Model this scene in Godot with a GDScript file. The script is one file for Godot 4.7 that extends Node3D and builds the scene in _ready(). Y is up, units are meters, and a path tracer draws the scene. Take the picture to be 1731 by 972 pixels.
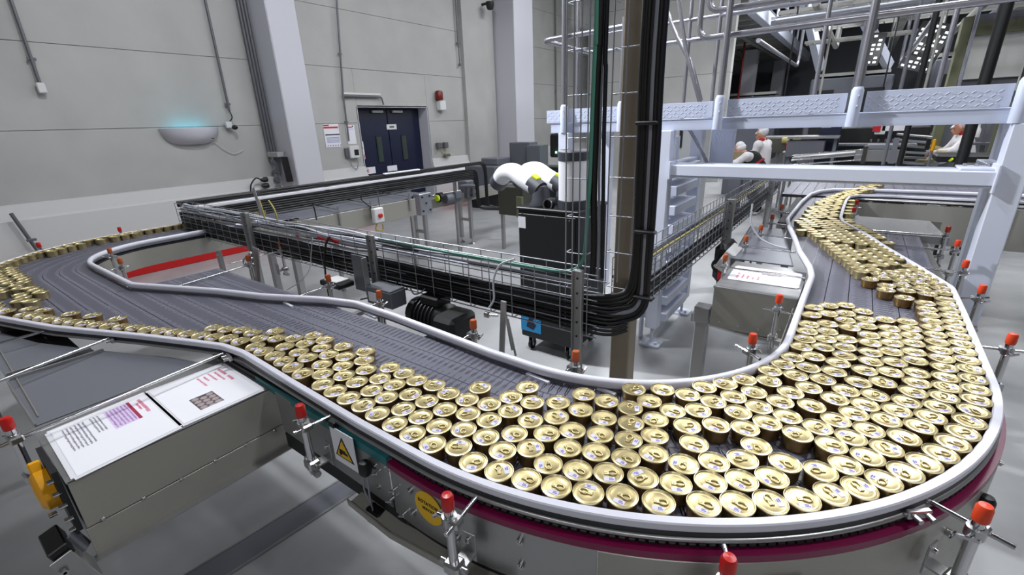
extends Node3D
# A can-filling line: mass-flow conveyors with gold ring-pull cans, cable baskets, a steel platform and a white factory hall.
# World: camera above (0, 0, 0); left wall runs along -Z at x = -8.25; the belts lie at y = 1.08.

const BELT := 1.08
const LID := 0.0672

class MB:
	var v := PackedVector3Array()
	var n := PackedVector3Array()
	var t := PackedVector2Array()
	func tri(a: Vector3, b: Vector3, c: Vector3, na: Vector3, nb: Vector3, nc: Vector3, ua := Vector2(), ub := Vector2(), uc := Vector2()) -> void:
		if (b - a).cross(c - a).dot(na + nb + nc) > 0.0:
			v.push_back(a); v.push_back(c); v.push_back(b)
			n.push_back(na); n.push_back(nc); n.push_back(nb)
			t.push_back(ua); t.push_back(uc); t.push_back(ub)
		else:
			v.push_back(a); v.push_back(b); v.push_back(c)
			n.push_back(na); n.push_back(nb); n.push_back(nc)
			t.push_back(ua); t.push_back(ub); t.push_back(uc)
	func quad(a: Vector3, b: Vector3, c: Vector3, d: Vector3, nn: Vector3) -> void:
		tri(a, b, c, nn, nn, nn, Vector2(0, 1), Vector2(1, 1), Vector2(1, 0))
		tri(a, c, d, nn, nn, nn, Vector2(0, 1), Vector2(1, 0), Vector2(0, 0))
	func quad4(a: Vector3, b: Vector3, c: Vector3, d: Vector3, na: Vector3, nb: Vector3, nc: Vector3, nd: Vector3) -> void:
		tri(a, b, c, na, nb, nc)
		tri(a, c, d, na, nc, nd)
	func box(c: Vector3, s: Vector3, b := Basis(), bev := 0.0) -> MB:
		var h := s * 0.5
		var k: float = minf(bev, minf(h.x, minf(h.y, h.z)) * 0.9)
		for ax in 3:
			for sg in [-1.0, 1.0]:
				var u := (ax + 1) % 3
				var w := (ax + 2) % 3
				var p := []
				for q in [Vector2(-1, -1), Vector2(1, -1), Vector2(1, 1), Vector2(-1, 1)]:
					var e := Vector3()
					e[ax] = sg * h[ax]
					e[u] = q.x * (h[u] - k)
					e[w] = q.y * (h[w] - k)
					p.append(c + b * e)
				var nn := Vector3()
				nn[ax] = sg
				quad(p[0], p[1], p[2], p[3], (b * nn).normalized())
		if k > 0.0:
			for ax in 3:
				var u := (ax + 1) % 3
				var w := (ax + 2) % 3
				for su in [-1.0, 1.0]:
					for sw in [-1.0, 1.0]:
						var p := []
						for q in [[-1.0, 0.0], [1.0, 0.0], [1.0, 1.0], [-1.0, 1.0]]:
							var e := Vector3()
							e[ax] = q[0] * (h[ax] - k)
							e[u] = su * (h[u] - (k if q[1] > 0.5 else 0.0))
							e[w] = sw * (h[w] - (0.0 if q[1] > 0.5 else k))
							p.append(c + b * e)
						var nn := Vector3()
						nn[u] = su
						nn[w] = sw
						quad(p[0], p[1], p[2], p[3], (b * nn).normalized())
			for sx in [-1.0, 1.0]:
				for sy in [-1.0, 1.0]:
					for sz in [-1.0, 1.0]:
						var nn := (b * Vector3(sx, sy, sz)).normalized()
						tri(c + b * Vector3(sx * h.x, sy * (h.y - k), sz * (h.z - k)), c + b * Vector3(sx * (h.x - k), sy * h.y, sz * (h.z - k)), c + b * Vector3(sx * (h.x - k), sy * (h.y - k), sz * h.z), nn, nn, nn)
		return self
	func bar(a: Vector3, e: Vector3, w: float, h: float, up := Vector3.UP, bev := 0.0) -> MB:
		var z := (e - a).normalized()
		var x := up.cross(z)
		if x.length() < 0.01:
			x = Vector3.RIGHT.cross(z)
		x = x.normalized()
		return box((a + e) * 0.5, Vector3(w, h, a.distance_to(e)), Basis(x, z.cross(x), z), bev)
	func tube(p: Array, r: float, sides := 8, caps := true) -> MB:
		var up := Vector3.UP
		var d0: Vector3 = (p[1] - p[0]).normalized()
		if absf(d0.dot(up)) > 0.9:
			up = Vector3.RIGHT
		var x := up.cross(d0).normalized()
		var pv := []
		var pn := []
		for i in p.size():
			var d: Vector3 = (p[mini(i + 1, p.size() - 1)] - p[maxi(i - 1, 0)]).normalized()
			x = (x - d * x.dot(d)).normalized()
			var y := d.cross(x)
			var rv := []
			var rn := []
			for k in sides:
				var a := TAU * k / sides
				var nn := x * cos(a) + y * sin(a)
				rn.append(nn)
				rv.append(p[i] + nn * r)
			if i > 0:
				for k in sides:
					var j := (k + 1) % sides
					quad4(pv[k], pv[j], rv[j], rv[k], pn[k], pn[j], rn[j], rn[k])
			if caps and (i == 0 or i == p.size() - 1):
				var cn := -d if i == 0 else d
				for k in sides:
					tri(p[i], rv[k], rv[(k + 1) % sides], cn, cn, cn)
			pv = rv
			pn = rn
		return self
	func cyl(a: Vector3, e: Vector3, r: float, sides := 12) -> MB:
		return tube([a, e], r, sides)
	func lathe(o: Vector3, prof: Array, segs := 24, b := Basis()) -> MB:
		var m := prof.size() - 1
		var en := []
		for i in m:
			var q: Vector2 = prof[i + 1] - prof[i]
			en.append(Vector2(q.y, -q.x).normalized())
		for i in m:
			var n0: Vector2 = en[i]
			var n1: Vector2 = en[i]
			if i > 0 and en[i - 1].dot(en[i]) > 0.75:
				n0 = (en[i - 1] + en[i]).normalized()
			if i < m - 1 and en[i + 1].dot(en[i]) > 0.75:
				n1 = (en[i + 1] + en[i]).normalized()
			var a: Vector2 = prof[i]
			var c: Vector2 = prof[i + 1]
			for k in segs:
				var t0 := TAU * k / segs
				var t1 := TAU * (k + 1) / segs
				var d0 := Vector3(cos(t0), 0, sin(t0))
				var d1 := Vector3(cos(t1), 0, sin(t1))
				var p00 := o + b * (d0 * a.x + Vector3.UP * a.y)
				var p01 := o + b * (d1 * a.x + Vector3.UP * a.y)
				var p10 := o + b * (d0 * c.x + Vector3.UP * c.y)
				var p11 := o + b * (d1 * c.x + Vector3.UP * c.y)
				var m00 := b * (d0 * n0.x + Vector3.UP * n0.y)
				var m01 := b * (d1 * n0.x + Vector3.UP * n0.y)
				var m10 := b * (d0 * n1.x + Vector3.UP * n1.y)
				var m11 := b * (d1 * n1.x + Vector3.UP * n1.y)
				if a.x > 1e-5:
					tri(p00, p01, p11, m00, m01, m11)
				if c.x > 1e-5:
					tri(p00, p11, p10, m00, m11, m10)
		return self
	func ext(path: Array, prof: Array, smooth := false) -> MB:   # path: Vector2(x, z); prof: closed, Vector2(outward, y)
		var area := 0.0
		for i in prof.size():
			var a: Vector2 = prof[i]
			var c: Vector2 = prof[(i + 1) % prof.size()]
			area += a.x * c.y - c.x * a.y
		var en := []
		for i in prof.size():
			var q: Vector2 = prof[(i + 1) % prof.size()] - prof[i]
			en.append(Vector2(q.y, -q.x).normalized() * signf(area))
		var pp := []
		for i in path.size():
			var d0: Vector2 = (path[i] - path[maxi(i - 1, 0)]).normalized()
			var d1: Vector2 = (path[mini(i + 1, path.size() - 1)] - path[i]).normalized()
			if i == 0: d0 = d1
			if i == path.size() - 1: d1 = d0
			var p := Vector2(-(d0 + d1).y, (d0 + d1).x).normalized()
			pp.append(p / maxf(0.5, p.dot(Vector2(-d0.y, d0.x))))
		for i in path.size() - 1:
			for j in prof.size():
				var a: Vector2 = prof[j]
				var c: Vector2 = prof[(j + 1) % prof.size()]
				var na: Vector2 = en[j]
				var nc: Vector2 = en[j]
				if smooth:
					na = (en[j] + en[j - 1]).normalized()
					nc = (en[j] + en[(j + 1) % prof.size()]).normalized()
				var q0: Vector2 = path[i]
				var q1: Vector2 = path[i + 1]
				var u0: Vector2 = pp[i]
				var u1: Vector2 = pp[i + 1]
				var f0 := Vector3(u0.x, 0, u0.y)
				var f1 := Vector3(u1.x, 0, u1.y)
				var o0 := Vector3(q0.x, 0, q0.y)
				var o1 := Vector3(q1.x, 0, q1.y)
				quad4(o0 + f0 * a.x + Vector3.UP * a.y, o0 + f0 * c.x + Vector3.UP * c.y, o1 + f1 * c.x + Vector3.UP * c.y, o1 + f1 * a.x + Vector3.UP * a.y,
					(f0 * na.x + Vector3.UP * na.y).normalized(), (f0 * nc.x + Vector3.UP * nc.y).normalized(), (f1 * nc.x + Vector3.UP * nc.y).normalized(), (f1 * na.x + Vector3.UP * na.y).normalized())
		var id := Geometry2D.triangulate_polygon(PackedVector2Array(prof))
		for e in [0, path.size() - 1]:
			var q: Vector2 = path[e]
			var u: Vector2 = pp[e]
			var dd: Vector2 = path[1] - path[0] if e == 0 else path[e] - path[e - 1]
			var nn := Vector3(dd.x, 0, dd.y).normalized() * (-1.0 if e == 0 else 1.0)
			for k in range(0, id.size(), 3):
				var c := []
				for m in 3:
					var w: Vector2 = prof[id[k + m]]
					c.append(Vector3(q.x + u.x * w.x, w.y, q.y + u.y * w.x))
				tri(c[0], c[1], c[2], nn, nn, nn)
		return self
	func prism(poly: Array, x: Transform3D, depth: float) -> MB:   # polygon in the xy plane of x, extruded along its z by depth
		var id := Geometry2D.triangulate_polygon(PackedVector2Array(poly))
		var nz := x.basis.z.normalized()
		for k in range(0, id.size(), 3):
			var c := []
			for m in 3:
				var w: Vector2 = poly[id[k + m]]
				c.append(Vector3(w.x, w.y, 0))
			tri(x * c[0], x * c[1], x * c[2], -nz, -nz, -nz)
			tri(x * (c[0] + Vector3(0, 0, depth)), x * (c[1] + Vector3(0, 0, depth)), x * (c[2] + Vector3(0, 0, depth)), nz, nz, nz)
		var area := 0.0
		for i in poly.size():
			var a: Vector2 = poly[i]
			var c: Vector2 = poly[(i + 1) % poly.size()]
			area += a.x * c.y - c.x * a.y
		for i in poly.size():
			var a: Vector2 = poly[i]
			var c: Vector2 = poly[(i + 1) % poly.size()]
			var q := (c - a)
			var nn := (x.basis * Vector3(q.y, -q.x, 0) * signf(area)).normalized()
			quad(x * Vector3(a.x, a.y, 0), x * Vector3(c.x, c.y, 0), x * Vector3(c.x, c.y, depth), x * Vector3(a.x, a.y, depth), nn)
		return self
	func mesh() -> ArrayMesh:
		var a := []
		a.resize(Mesh.ARRAY_MAX)
		a[Mesh.ARRAY_VERTEX] = v
		a[Mesh.ARRAY_NORMAL] = n
		a[Mesh.ARRAY_TEX_UV] = t
		var m := ArrayMesh.new()
		m.add_surface_from_arrays(Mesh.PRIMITIVE_TRIANGLES, a)
		return m

var M := {}
var used := {}
var rng := RandomNumberGenerator.new()

func numbered(called: String) -> String:
	var k: int = used.get(called, 0)
	used[called] = k + 1
	return called if k == 0 else "%s_%03d" % [called, k]

func tag(o: Node, label := "", category := "", group := "", kind := "") -> Node:
	if label: o.set_meta("label", label)
	if category: o.set_meta("category", category)
	if group: o.set_meta("group", group)
	if kind: o.set_meta("kind", kind)
	return o

func thing(called: String, label: String, category: String, at := Vector3.ZERO, group := "") -> Node3D:
	var o := Node3D.new()
	o.name = numbered(called)
	add_child(o)
	o.position = at
	tag(o, label, category, group)
	return o

# a mesh given in world coordinates, hung under a thing or a part (or top-level)
func put(called: String, b: MB, m: Material, parent: Node3D = null) -> MeshInstance3D:
	var o := MeshInstance3D.new()
	if parent != null:
		var off := parent.global_position
		if off != Vector3.ZERO:
			for i in b.v.size():
				b.v[i] -= off
	o.mesh = b.mesh()
	o.material_override = null
	o.mesh.surface_set_material(0, m)
	if parent == null:
		o.name = numbered(called)
		add_child(o)
	else:
		o.name = called
		parent.add_child(o, true)
	return o

# a shared mesh placed under a parent
func place(called: String, mesh: Mesh, at: Vector3, parent: Node3D, turn := Basis()) -> MeshInstance3D:
	var o := MeshInstance3D.new()
	o.mesh = mesh
	o.name = called
	parent.add_child(o, true)
	o.transform = Transform3D(turn, at)
	return o

func with(b: MB, m: Material) -> ArrayMesh:
	var k := b.mesh()
	k.surface_set_material(0, m)
	return k

func solo(called: String, b: MB, m: Material, label: String, category: String, group := "", kind := "") -> MeshInstance3D:
	var o := put(called, b, m)
	tag(o, label, category, group, kind)
	return o

func struct(called: String, b: MB, m: Material) -> MeshInstance3D:
	var o := put(called, b, m)
	o.set_meta("kind", "structure")
	return o

func spl(p: Array, k := 6) -> Array:
	var r := []
	for i in p.size() - 1:
		var a: Vector3 = p[maxi(i - 1, 0)]
		var b: Vector3 = p[i]
		var c: Vector3 = p[i + 1]
		var d: Vector3 = p[mini(i + 2, p.size() - 1)]
		for j in k:
			var t := float(j) / k
			r.append(b.cubic_interpolate(c, a, d, t))
	r.append(p[p.size() - 1])
	return r

func rounded(p: Array, r: float, k := 5) -> Array:   # a polyline of Vector3 with its corners rounded
	var o := [p[0]]
	for i in range(1, p.size() - 1):
		var a: Vector3 = p[i - 1]
		var b: Vector3 = p[i]
		var c: Vector3 = p[i + 1]
		var q: float = minf(r, minf(a.distance_to(b), b.distance_to(c)) * 0.49)
		var s := b + (a - b).normalized() * q
		var e := b + (c - b).normalized() * q
		for j in k + 1:
			var t := float(j) / k
			o.append(s.lerp(b, t).lerp(b.lerp(e, t), t))
	o.append(p[p.size() - 1])
	return o

func arc(cx: float, cz: float, r: float, a0: float, a1: float, k := 24) -> Array:
	var o := []
	for i in k + 1:
		var a := deg_to_rad(lerpf(a0, a1, float(i) / k))
		o.append(Vector2(cx + r * cos(a), cz + r * sin(a)))
	return o

func walk(path: Array, step: float) -> Array:   # evenly spaced points on a polyline of Vector2
	var o := []
	var left := 0.0
	for i in path.size() - 1:
		var a: Vector2 = path[i]
		var b: Vector2 = path[i + 1]
		var l := a.distance_to(b)
		while left <= l:
			o.append(a.lerp(b, left / maxf(l, 1e-6)))
			left += step
		left -= l
	return o

func shift(path: Array, d: float) -> Array:   # a path moved sideways, d towards its outward side
	var o := []
	for i in path.size():
		var t: Vector2 = (path[mini(i + 1, path.size() - 1)] - path[maxi(i - 1, 0)]).normalized()
		o.append(path[i] + Vector2(-t.y, t.x) * d)
	return o

func mat(key: String, c: Color, rough := 0.5, metal := 0.0) -> StandardMaterial3D:
	var m := StandardMaterial3D.new()
	m.resource_name = key
	m.albedo_color = c
	m.roughness = rough
	m.metallic = metal
	M[key] = m
	return m

func noise_tex(freq: float, stretch := Vector3.ONE, normal := false, lo := 0.0, hi := 1.0, bump := 1.0) -> NoiseTexture2D:
	var f := FastNoiseLite.new()
	f.seed = 7
	f.frequency = freq
	f.fractal_octaves = 4
	var t := NoiseTexture2D.new()
	t.width = 512
	t.height = 512
	t.seamless = true
	t.noise = f
	if normal:
		t.as_normal_map = true
		t.bump_strength = bump
	else:
		var g := Gradient.new()
		g.set_color(0, Color(lo, lo, lo))
		g.set_color(1, Color(hi, hi, hi))
		t.color_ramp = g
	return t

func tri_tex(m: StandardMaterial3D, scale: Vector3) -> void:
	m.uv1_triplanar = true
	m.uv1_world_triplanar = true
	m.uv1_scale = scale

func materials() -> void:
	var n1 := noise_tex(0.012, Vector3.ONE, false, 0.82, 1.0)
	var brush := noise_tex(0.03, Vector3.ONE, false, 0.7, 1.0)
	var wall := mat("wall_paint", Color(0.67, 0.67, 0.66), 0.65)
	var wt := noise_tex(0.006, Vector3.ONE, false, 0.94, 1.0)
	wall.albedo_texture = wt
	tri_tex(wall, Vector3(0.35, 0.35, 0.35))
	mat("plinth_paint", Color(0.76, 0.76, 0.76), 0.55)
	mat("joint_shadow", Color(0.56, 0.56, 0.56), 0.9)
	mat("column_paint", Color(0.74, 0.74, 0.77), 0.6)
	var floor_m := mat("epoxy_floor", Color(0.66, 0.665, 0.67), 0.34)
	floor_m.albedo_texture = noise_tex(0.008, Vector3.ONE, false, 0.88, 1.0)
	floor_m.roughness_texture = n1
	tri_tex(floor_m, Vector3(0.4, 0.4, 0.4))
	mat("ceiling_dark", Color(0.34, 0.34, 0.33), 0.9)
	mat("kerb_red", Color(0.70, 0.04, 0.05), 0.4)
	var st := mat("brushed_steel", Color(0.64, 0.64, 0.64), 0.40, 0.75)
	st.roughness_texture = brush
	tri_tex(st, Vector3(1.2, 5.0, 1.2))
	var sp := mat("satin_steel_panel", Color(0.60, 0.59, 0.56), 0.42, 0.35)
	sp.roughness_texture = brush
	tri_tex(sp, Vector3(1.2, 4.0, 1.2))
	mat("dark_steel_plate", Color(0.46, 0.47, 0.50), 0.36, 0.35)
	mat("chrome", Color(0.82, 0.82, 0.83), 0.16, 1.0)
	mat("galvanised_wire", Color(0.62, 0.63, 0.66), 0.34, 0.8)
	mat("rail_tube", Color(0.66, 0.66, 0.69), 0.26, 0.8)
	mat("bolt_steel", Color(0.72, 0.72, 0.72), 0.28, 1.0)
	mat("post_steel", Color(0.62, 0.57, 0.50), 0.34, 0.75)
	mat("cap_red", Color(0.70, 0.07, 0.045), 0.32)
	mat("cap_orange", Color(0.64, 0.30, 0.13), 0.42)
	mat("cap_vermilion", Color(0.80, 0.24, 0.09), 0.38)
	mat("rail_plastic", Color(0.80, 0.80, 0.84), 0.35)
	mat("groove_dark", Color(0.10, 0.10, 0.12), 0.4)
	mat("magenta_strip", Color(0.44, 0.03, 0.24), 0.35)
	mat("teal_strip", Color(0.16, 0.42, 0.44), 0.4)
	var ch := mat("chain_plastic", Color(0.36, 0.36, 0.41), 0.42)
	ch.metallic_specular = 0.55
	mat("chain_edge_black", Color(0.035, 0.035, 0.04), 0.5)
	mat("chain_bed_dark", Color(0.06, 0.06, 0.07), 0.6)
	mat("gold_lid", Color(0.80, 0.74, 0.55), 0.33, 0.88)
	mat("gold_rim", Color(0.90, 0.85, 0.69), 0.28, 0.85)
	mat("gold_body", Color(0.62, 0.50, 0.31), 0.32, 0.9)
	mat("ring_pull", Color(0.86, 0.81, 0.62), 0.32, 0.9)
	mat("code_print", Color(0.80, 0.79, 0.90), 0.5)
	mat("code_ink", Color(0.36, 0.36, 0.62), 0.5)
	mat("white_paint", Color(0.80, 0.82, 0.88), 0.42)
	mat("grey_white_paint", Color(0.74, 0.77, 0.85), 0.45)
	mat("black_rubber", Color(0.02, 0.02, 0.024), 0.42)
	mat("black_cable", Color(0.018, 0.018, 0.022), 0.45)
	mat("blue_black_cable", Color(0.05, 0.055, 0.10), 0.35)
	mat("grey_cable", Color(0.50, 0.51, 0.55), 0.45)
	mat("white_cable", Color(0.74, 0.75, 0.78), 0.45)
	mat("green_cable", Color(0.26, 0.46, 0.38), 0.45)
	mat("teal_cable", Color(0.30, 0.52, 0.46), 0.45)
	mat("yellow_cable", Color(0.58, 0.54, 0.24), 0.5)
	mat("cabinet_black", Color(0.035, 0.04, 0.05), 0.5)
	mat("cabinet_grey", Color(0.36, 0.37, 0.40), 0.5)
	mat("cabinet_light", Color(0.62, 0.63, 0.64), 0.5)
	mat("hose_white", Color(0.84, 0.84, 0.86), 0.5)
	mat("hose_grey", Color(0.20, 0.21, 0.24), 0.5)
	mat("neon_yellow", Color(0.75, 0.85, 0.05), 0.5)
	mat("safety_yellow", Color(0.86, 0.60, 0.02), 0.4)
	mat("sticker_yellow", Color(0.86, 0.68, 0.03), 0.45)
	mat("black_ink", Color(0.03, 0.03, 0.03), 0.5)
	mat("sticker_white", Color(0.86, 0.86, 0.88), 0.5)
	mat("sticker_blue", Color(0.10, 0.50, 0.72), 0.5)
	mat("sign_red", Color(0.72, 0.06, 0.12), 0.5)
	mat("door_blue", Color(0.045, 0.075, 0.19), 0.4)
	mat("alarm_red", Color(0.42, 0.03, 0.02), 0.35)
	mat("plastic_white", Color(0.80, 0.80, 0.80), 0.45)
	mat("conduit_grey", Color(0.40, 0.40, 0.42), 0.45, 0.4)
	mat("hopper_steel", Color(0.36, 0.36, 0.33), 0.4, 0.8)
	mat("skin", Color(0.72, 0.50, 0.40), 0.55)
	mat("cloth_white", Color(0.80, 0.79, 0.80), 0.85)
	mat("cloth_black", Color(0.03, 0.035, 0.045), 0.85)
	mat("cloth_tan", Color(0.52, 0.46, 0.36), 0.85)
	mat("cloth_red", Color(0.55, 0.05, 0.08), 0.8)
	mat("hair_dark", Color(0.03, 0.025, 0.02), 0.6)
	mat("crate_red", Color(0.66, 0.02, 0.03), 0.45)
	mat("olive_panel", Color(0.36, 0.37, 0.28), 0.6)
	mat("olive_light", Color(0.62, 0.60, 0.36), 0.6)
	mat("pipe_green", Color(0.05, 0.16, 0.12), 0.5)
	mat("beam_grey", Color(0.60, 0.60, 0.58), 0.6)
	mat("dark_frame", Color(0.06, 0.065, 0.07), 0.55)
	var glass := mat("vision_glass", Color(0.35, 0.42, 0.40, 0.35), 0.05)
	glass.transparency = BaseMaterial3D.TRANSPARENCY_ALPHA

func lamp_mat(key: String, c: Color, e: float) -> StandardMaterial3D:
	var m := mat(key, c, 0.6)
	m.emission_enabled = true
	m.emission = c
	m.emission_energy_multiplier = e
	return m

# a round high-bay lamp under the ceiling: housing, glowing lens, and its own light
func high_bay(at: Vector3, energy: float, label: String, size := 0.45) -> void:
	var t := thing("high_bay_lamp", label, "ceiling lamp", at)
	put("housing", MB.new().lathe(at, [Vector2(0.0, 0.34), Vector2(0.10, 0.34), Vector2(0.13, 0.2), Vector2(size * 0.55, 0.03), Vector2(size * 0.55, 0.0), Vector2(size * 0.5, 0.0)], 24), M.cabinet_light, t)
	put("lens", MB.new().lathe(at, [Vector2(size * 0.5, 0.0), Vector2(size * 0.46, -0.015), Vector2(0.0, -0.02)], 24), M.lamp_glow, t)
	put("drop_rod", MB.new().cyl(at + Vector3(0, 0.33, 0), Vector3(at.x, 8.98, at.z), 0.012, 8), M.conduit_grey, t)
	var l := SpotLight3D.new()
	l.name = "lamp_light"
	l.light_energy = energy
	l.light_color = Color(0.97, 0.98, 1.0)
	l.light_size = size * 0.45
	l.spot_range = 40.0
	l.spot_angle = 84.0
	l.spot_angle_attenuation = 0.3
	l.spot_attenuation = 2.0
	l.shadow_enabled = true
	t.add_child(l)
	l.position = Vector3(0, -0.05, 0)
	l.rotation = Vector3(-PI / 2, 0, 0)

func strip_lamp(at: Vector3, length: float, energy: float, label: String, along_x := false) -> void:
	var t := thing("strip_lamp", label, "ceiling lamp", at, "ceiling strip lamps over the hall")
	var s := Vector3(length, 0.06, 0.6) if along_x else Vector3(0.6, 0.06, length)
	put("housing", MB.new().box(at + Vector3(0, 0.04, 0), s + Vector3(0.04, 0, 0.04), Basis(), 0.01), M.cabinet_light, t)
	put("diffuser", MB.new().box(at, Vector3(s.x, 0.02, s.z)), M.lamp_glow, t)
	for e in [-0.45, 0.45]:
		var q := at + (Vector3(e * length, 0, 0) if along_x else Vector3(0, 0, e * length))
		put("drop_rod", MB.new().cyl(q + Vector3(0, 0.06, 0), Vector3(q.x, 8.98, q.z), 0.008, 6), M.conduit_grey, t)
	var l := AreaLight3D.new()
	l.name = "strip_light"
	l.light_energy = energy
	l.light_color = Color(0.97, 0.98, 1.0)
	l.area_size = Vector2(s.x, s.z)
	l.area_range = 40.0
	l.area_attenuation = 2.0
	l.shadow_enabled = true
	t.add_child(l)
	l.position = Vector3(0, -0.03, 0)
	l.rotation = Vector3(-PI / 2, 0, 0)

func flood_lamp(at: Vector3, aim: Vector3, energy: float, label: String) -> void:
	var t := thing("flood_lamp", label, "floodlight", at)
	var d := (aim - at).normalized()
	var x := Vector3.UP.cross(d).normalized()
	var bs := Basis(x, d.cross(x), d)
	put("housing", MB.new().box(at - d * 0.05, Vector3(0.36, 0.30, 0.08), bs, 0.012), M.cabinet_grey, t)
	put("lens", MB.new().box(at - d * 0.008, Vector3(0.30, 0.24, 0.01), bs), M.lamp_glow, t)
	put("yoke", MB.new().cyl(at - d * 0.05, Vector3(at.x, 8.98, at.z), 0.014, 8), M.conduit_grey, t)
	var l := SpotLight3D.new()
	l.name = "flood_light"
	l.light_energy = energy
	l.light_color = Color(0.97, 0.98, 1.0)
	l.light_size = 0.13
	l.spot_range = 40.0
	l.spot_angle = 30.0
	l.spot_angle_attenuation = 0.6
	l.spot_attenuation = 2.0
	l.shadow_enabled = true
	t.add_child(l)
	l.global_transform = Transform3D(Basis.looking_at(d), at + d * 0.02)

func camera_and_light() -> void:
	var c := Camera3D.new()
	c.name = "camera"
	c.fov = 64.548
	c.near = 0.05
	c.far = 200.0
	add_child(c)
	c.transform = Transform3D(Basis(Vector3(0.80951, -0.03425, -0.5861), Vector3(-0.17216, 0.94057, -0.29274), Vector3(0.56129, 0.33788, 0.7555)), Vector3(0, 1.85, 0))
	c.current = true
	var w := WorldEnvironment.new()
	w.name = "environment"
	var e := Environment.new()
	e.background_mode = Environment.BG_COLOR
	e.background_color = Color(0.02, 0.02, 0.022)
	e.tonemap_mode = Environment.TONE_MAPPER_LINEAR
	e.tonemap_exposure = 0.60
	e.sdfgi_enabled = true
	e.ssao_enabled = true
	e.ssil_enabled = true
	w.environment = e
	add_child(w)
	lamp_mat("lamp_glow", Color(1.0, 1.0, 1.0), 6.0)
	flood_lamp(Vector3(-5.2, 5.2, -1.7), Vector3(-0.2, 1.5, -3.5), 85.0, "square floodlight aimed at the steel platform from the left")
	high_bay(Vector3(-3.3, 6.8, -2.3), 44.0, "round high-bay lamp over the cable baskets, the brightest of all", 0.5)
	high_bay(Vector3(2.8, 6.8, -2.4), 30.0, "round high-bay lamp high over the right-hand row of cans", 0.5)
	high_bay(Vector3(-0.6, 6.8, 3.2), 13.0, "round high-bay lamp above and behind the viewer")
	strip_lamp(Vector3(-2.4, 6.4, -6.2), 2.4, 30.0, "long strip lamp hanging between the platform and the blue door")
	strip_lamp(Vector3(0.6, 6.4, -5.6), 2.4, 24.0, "long strip lamp hanging above the platform's railing")
	strip_lamp(Vector3(-4.8, 6.4, -10.6), 2.4, 26.0, "long strip lamp hanging before the second wall column")
	strip_lamp(Vector3(2.2, 7.0, -10.6), 2.4, 60.0, "long strip lamp hanging behind the steel platform")
	strip_lamp(Vector3(3.4, 6.8, 3.8), 2.4, 18.0, "long strip lamp hanging behind the viewer to the right")
	strip_lamp(Vector3(-0.9, 3.9, -13.4), 1.6, 30.0, "short low strip lamp before the mezzanine")
	strip_lamp(Vector3(-0.8, 7.0, -18.0), 2.4, 110.0, "long strip lamp hanging far back beside the mezzanine")
	strip_lamp(Vector3(5.0, 7.0, -19.0), 2.4, 110.0, "long strip lamp hanging far back over the machines")

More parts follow.
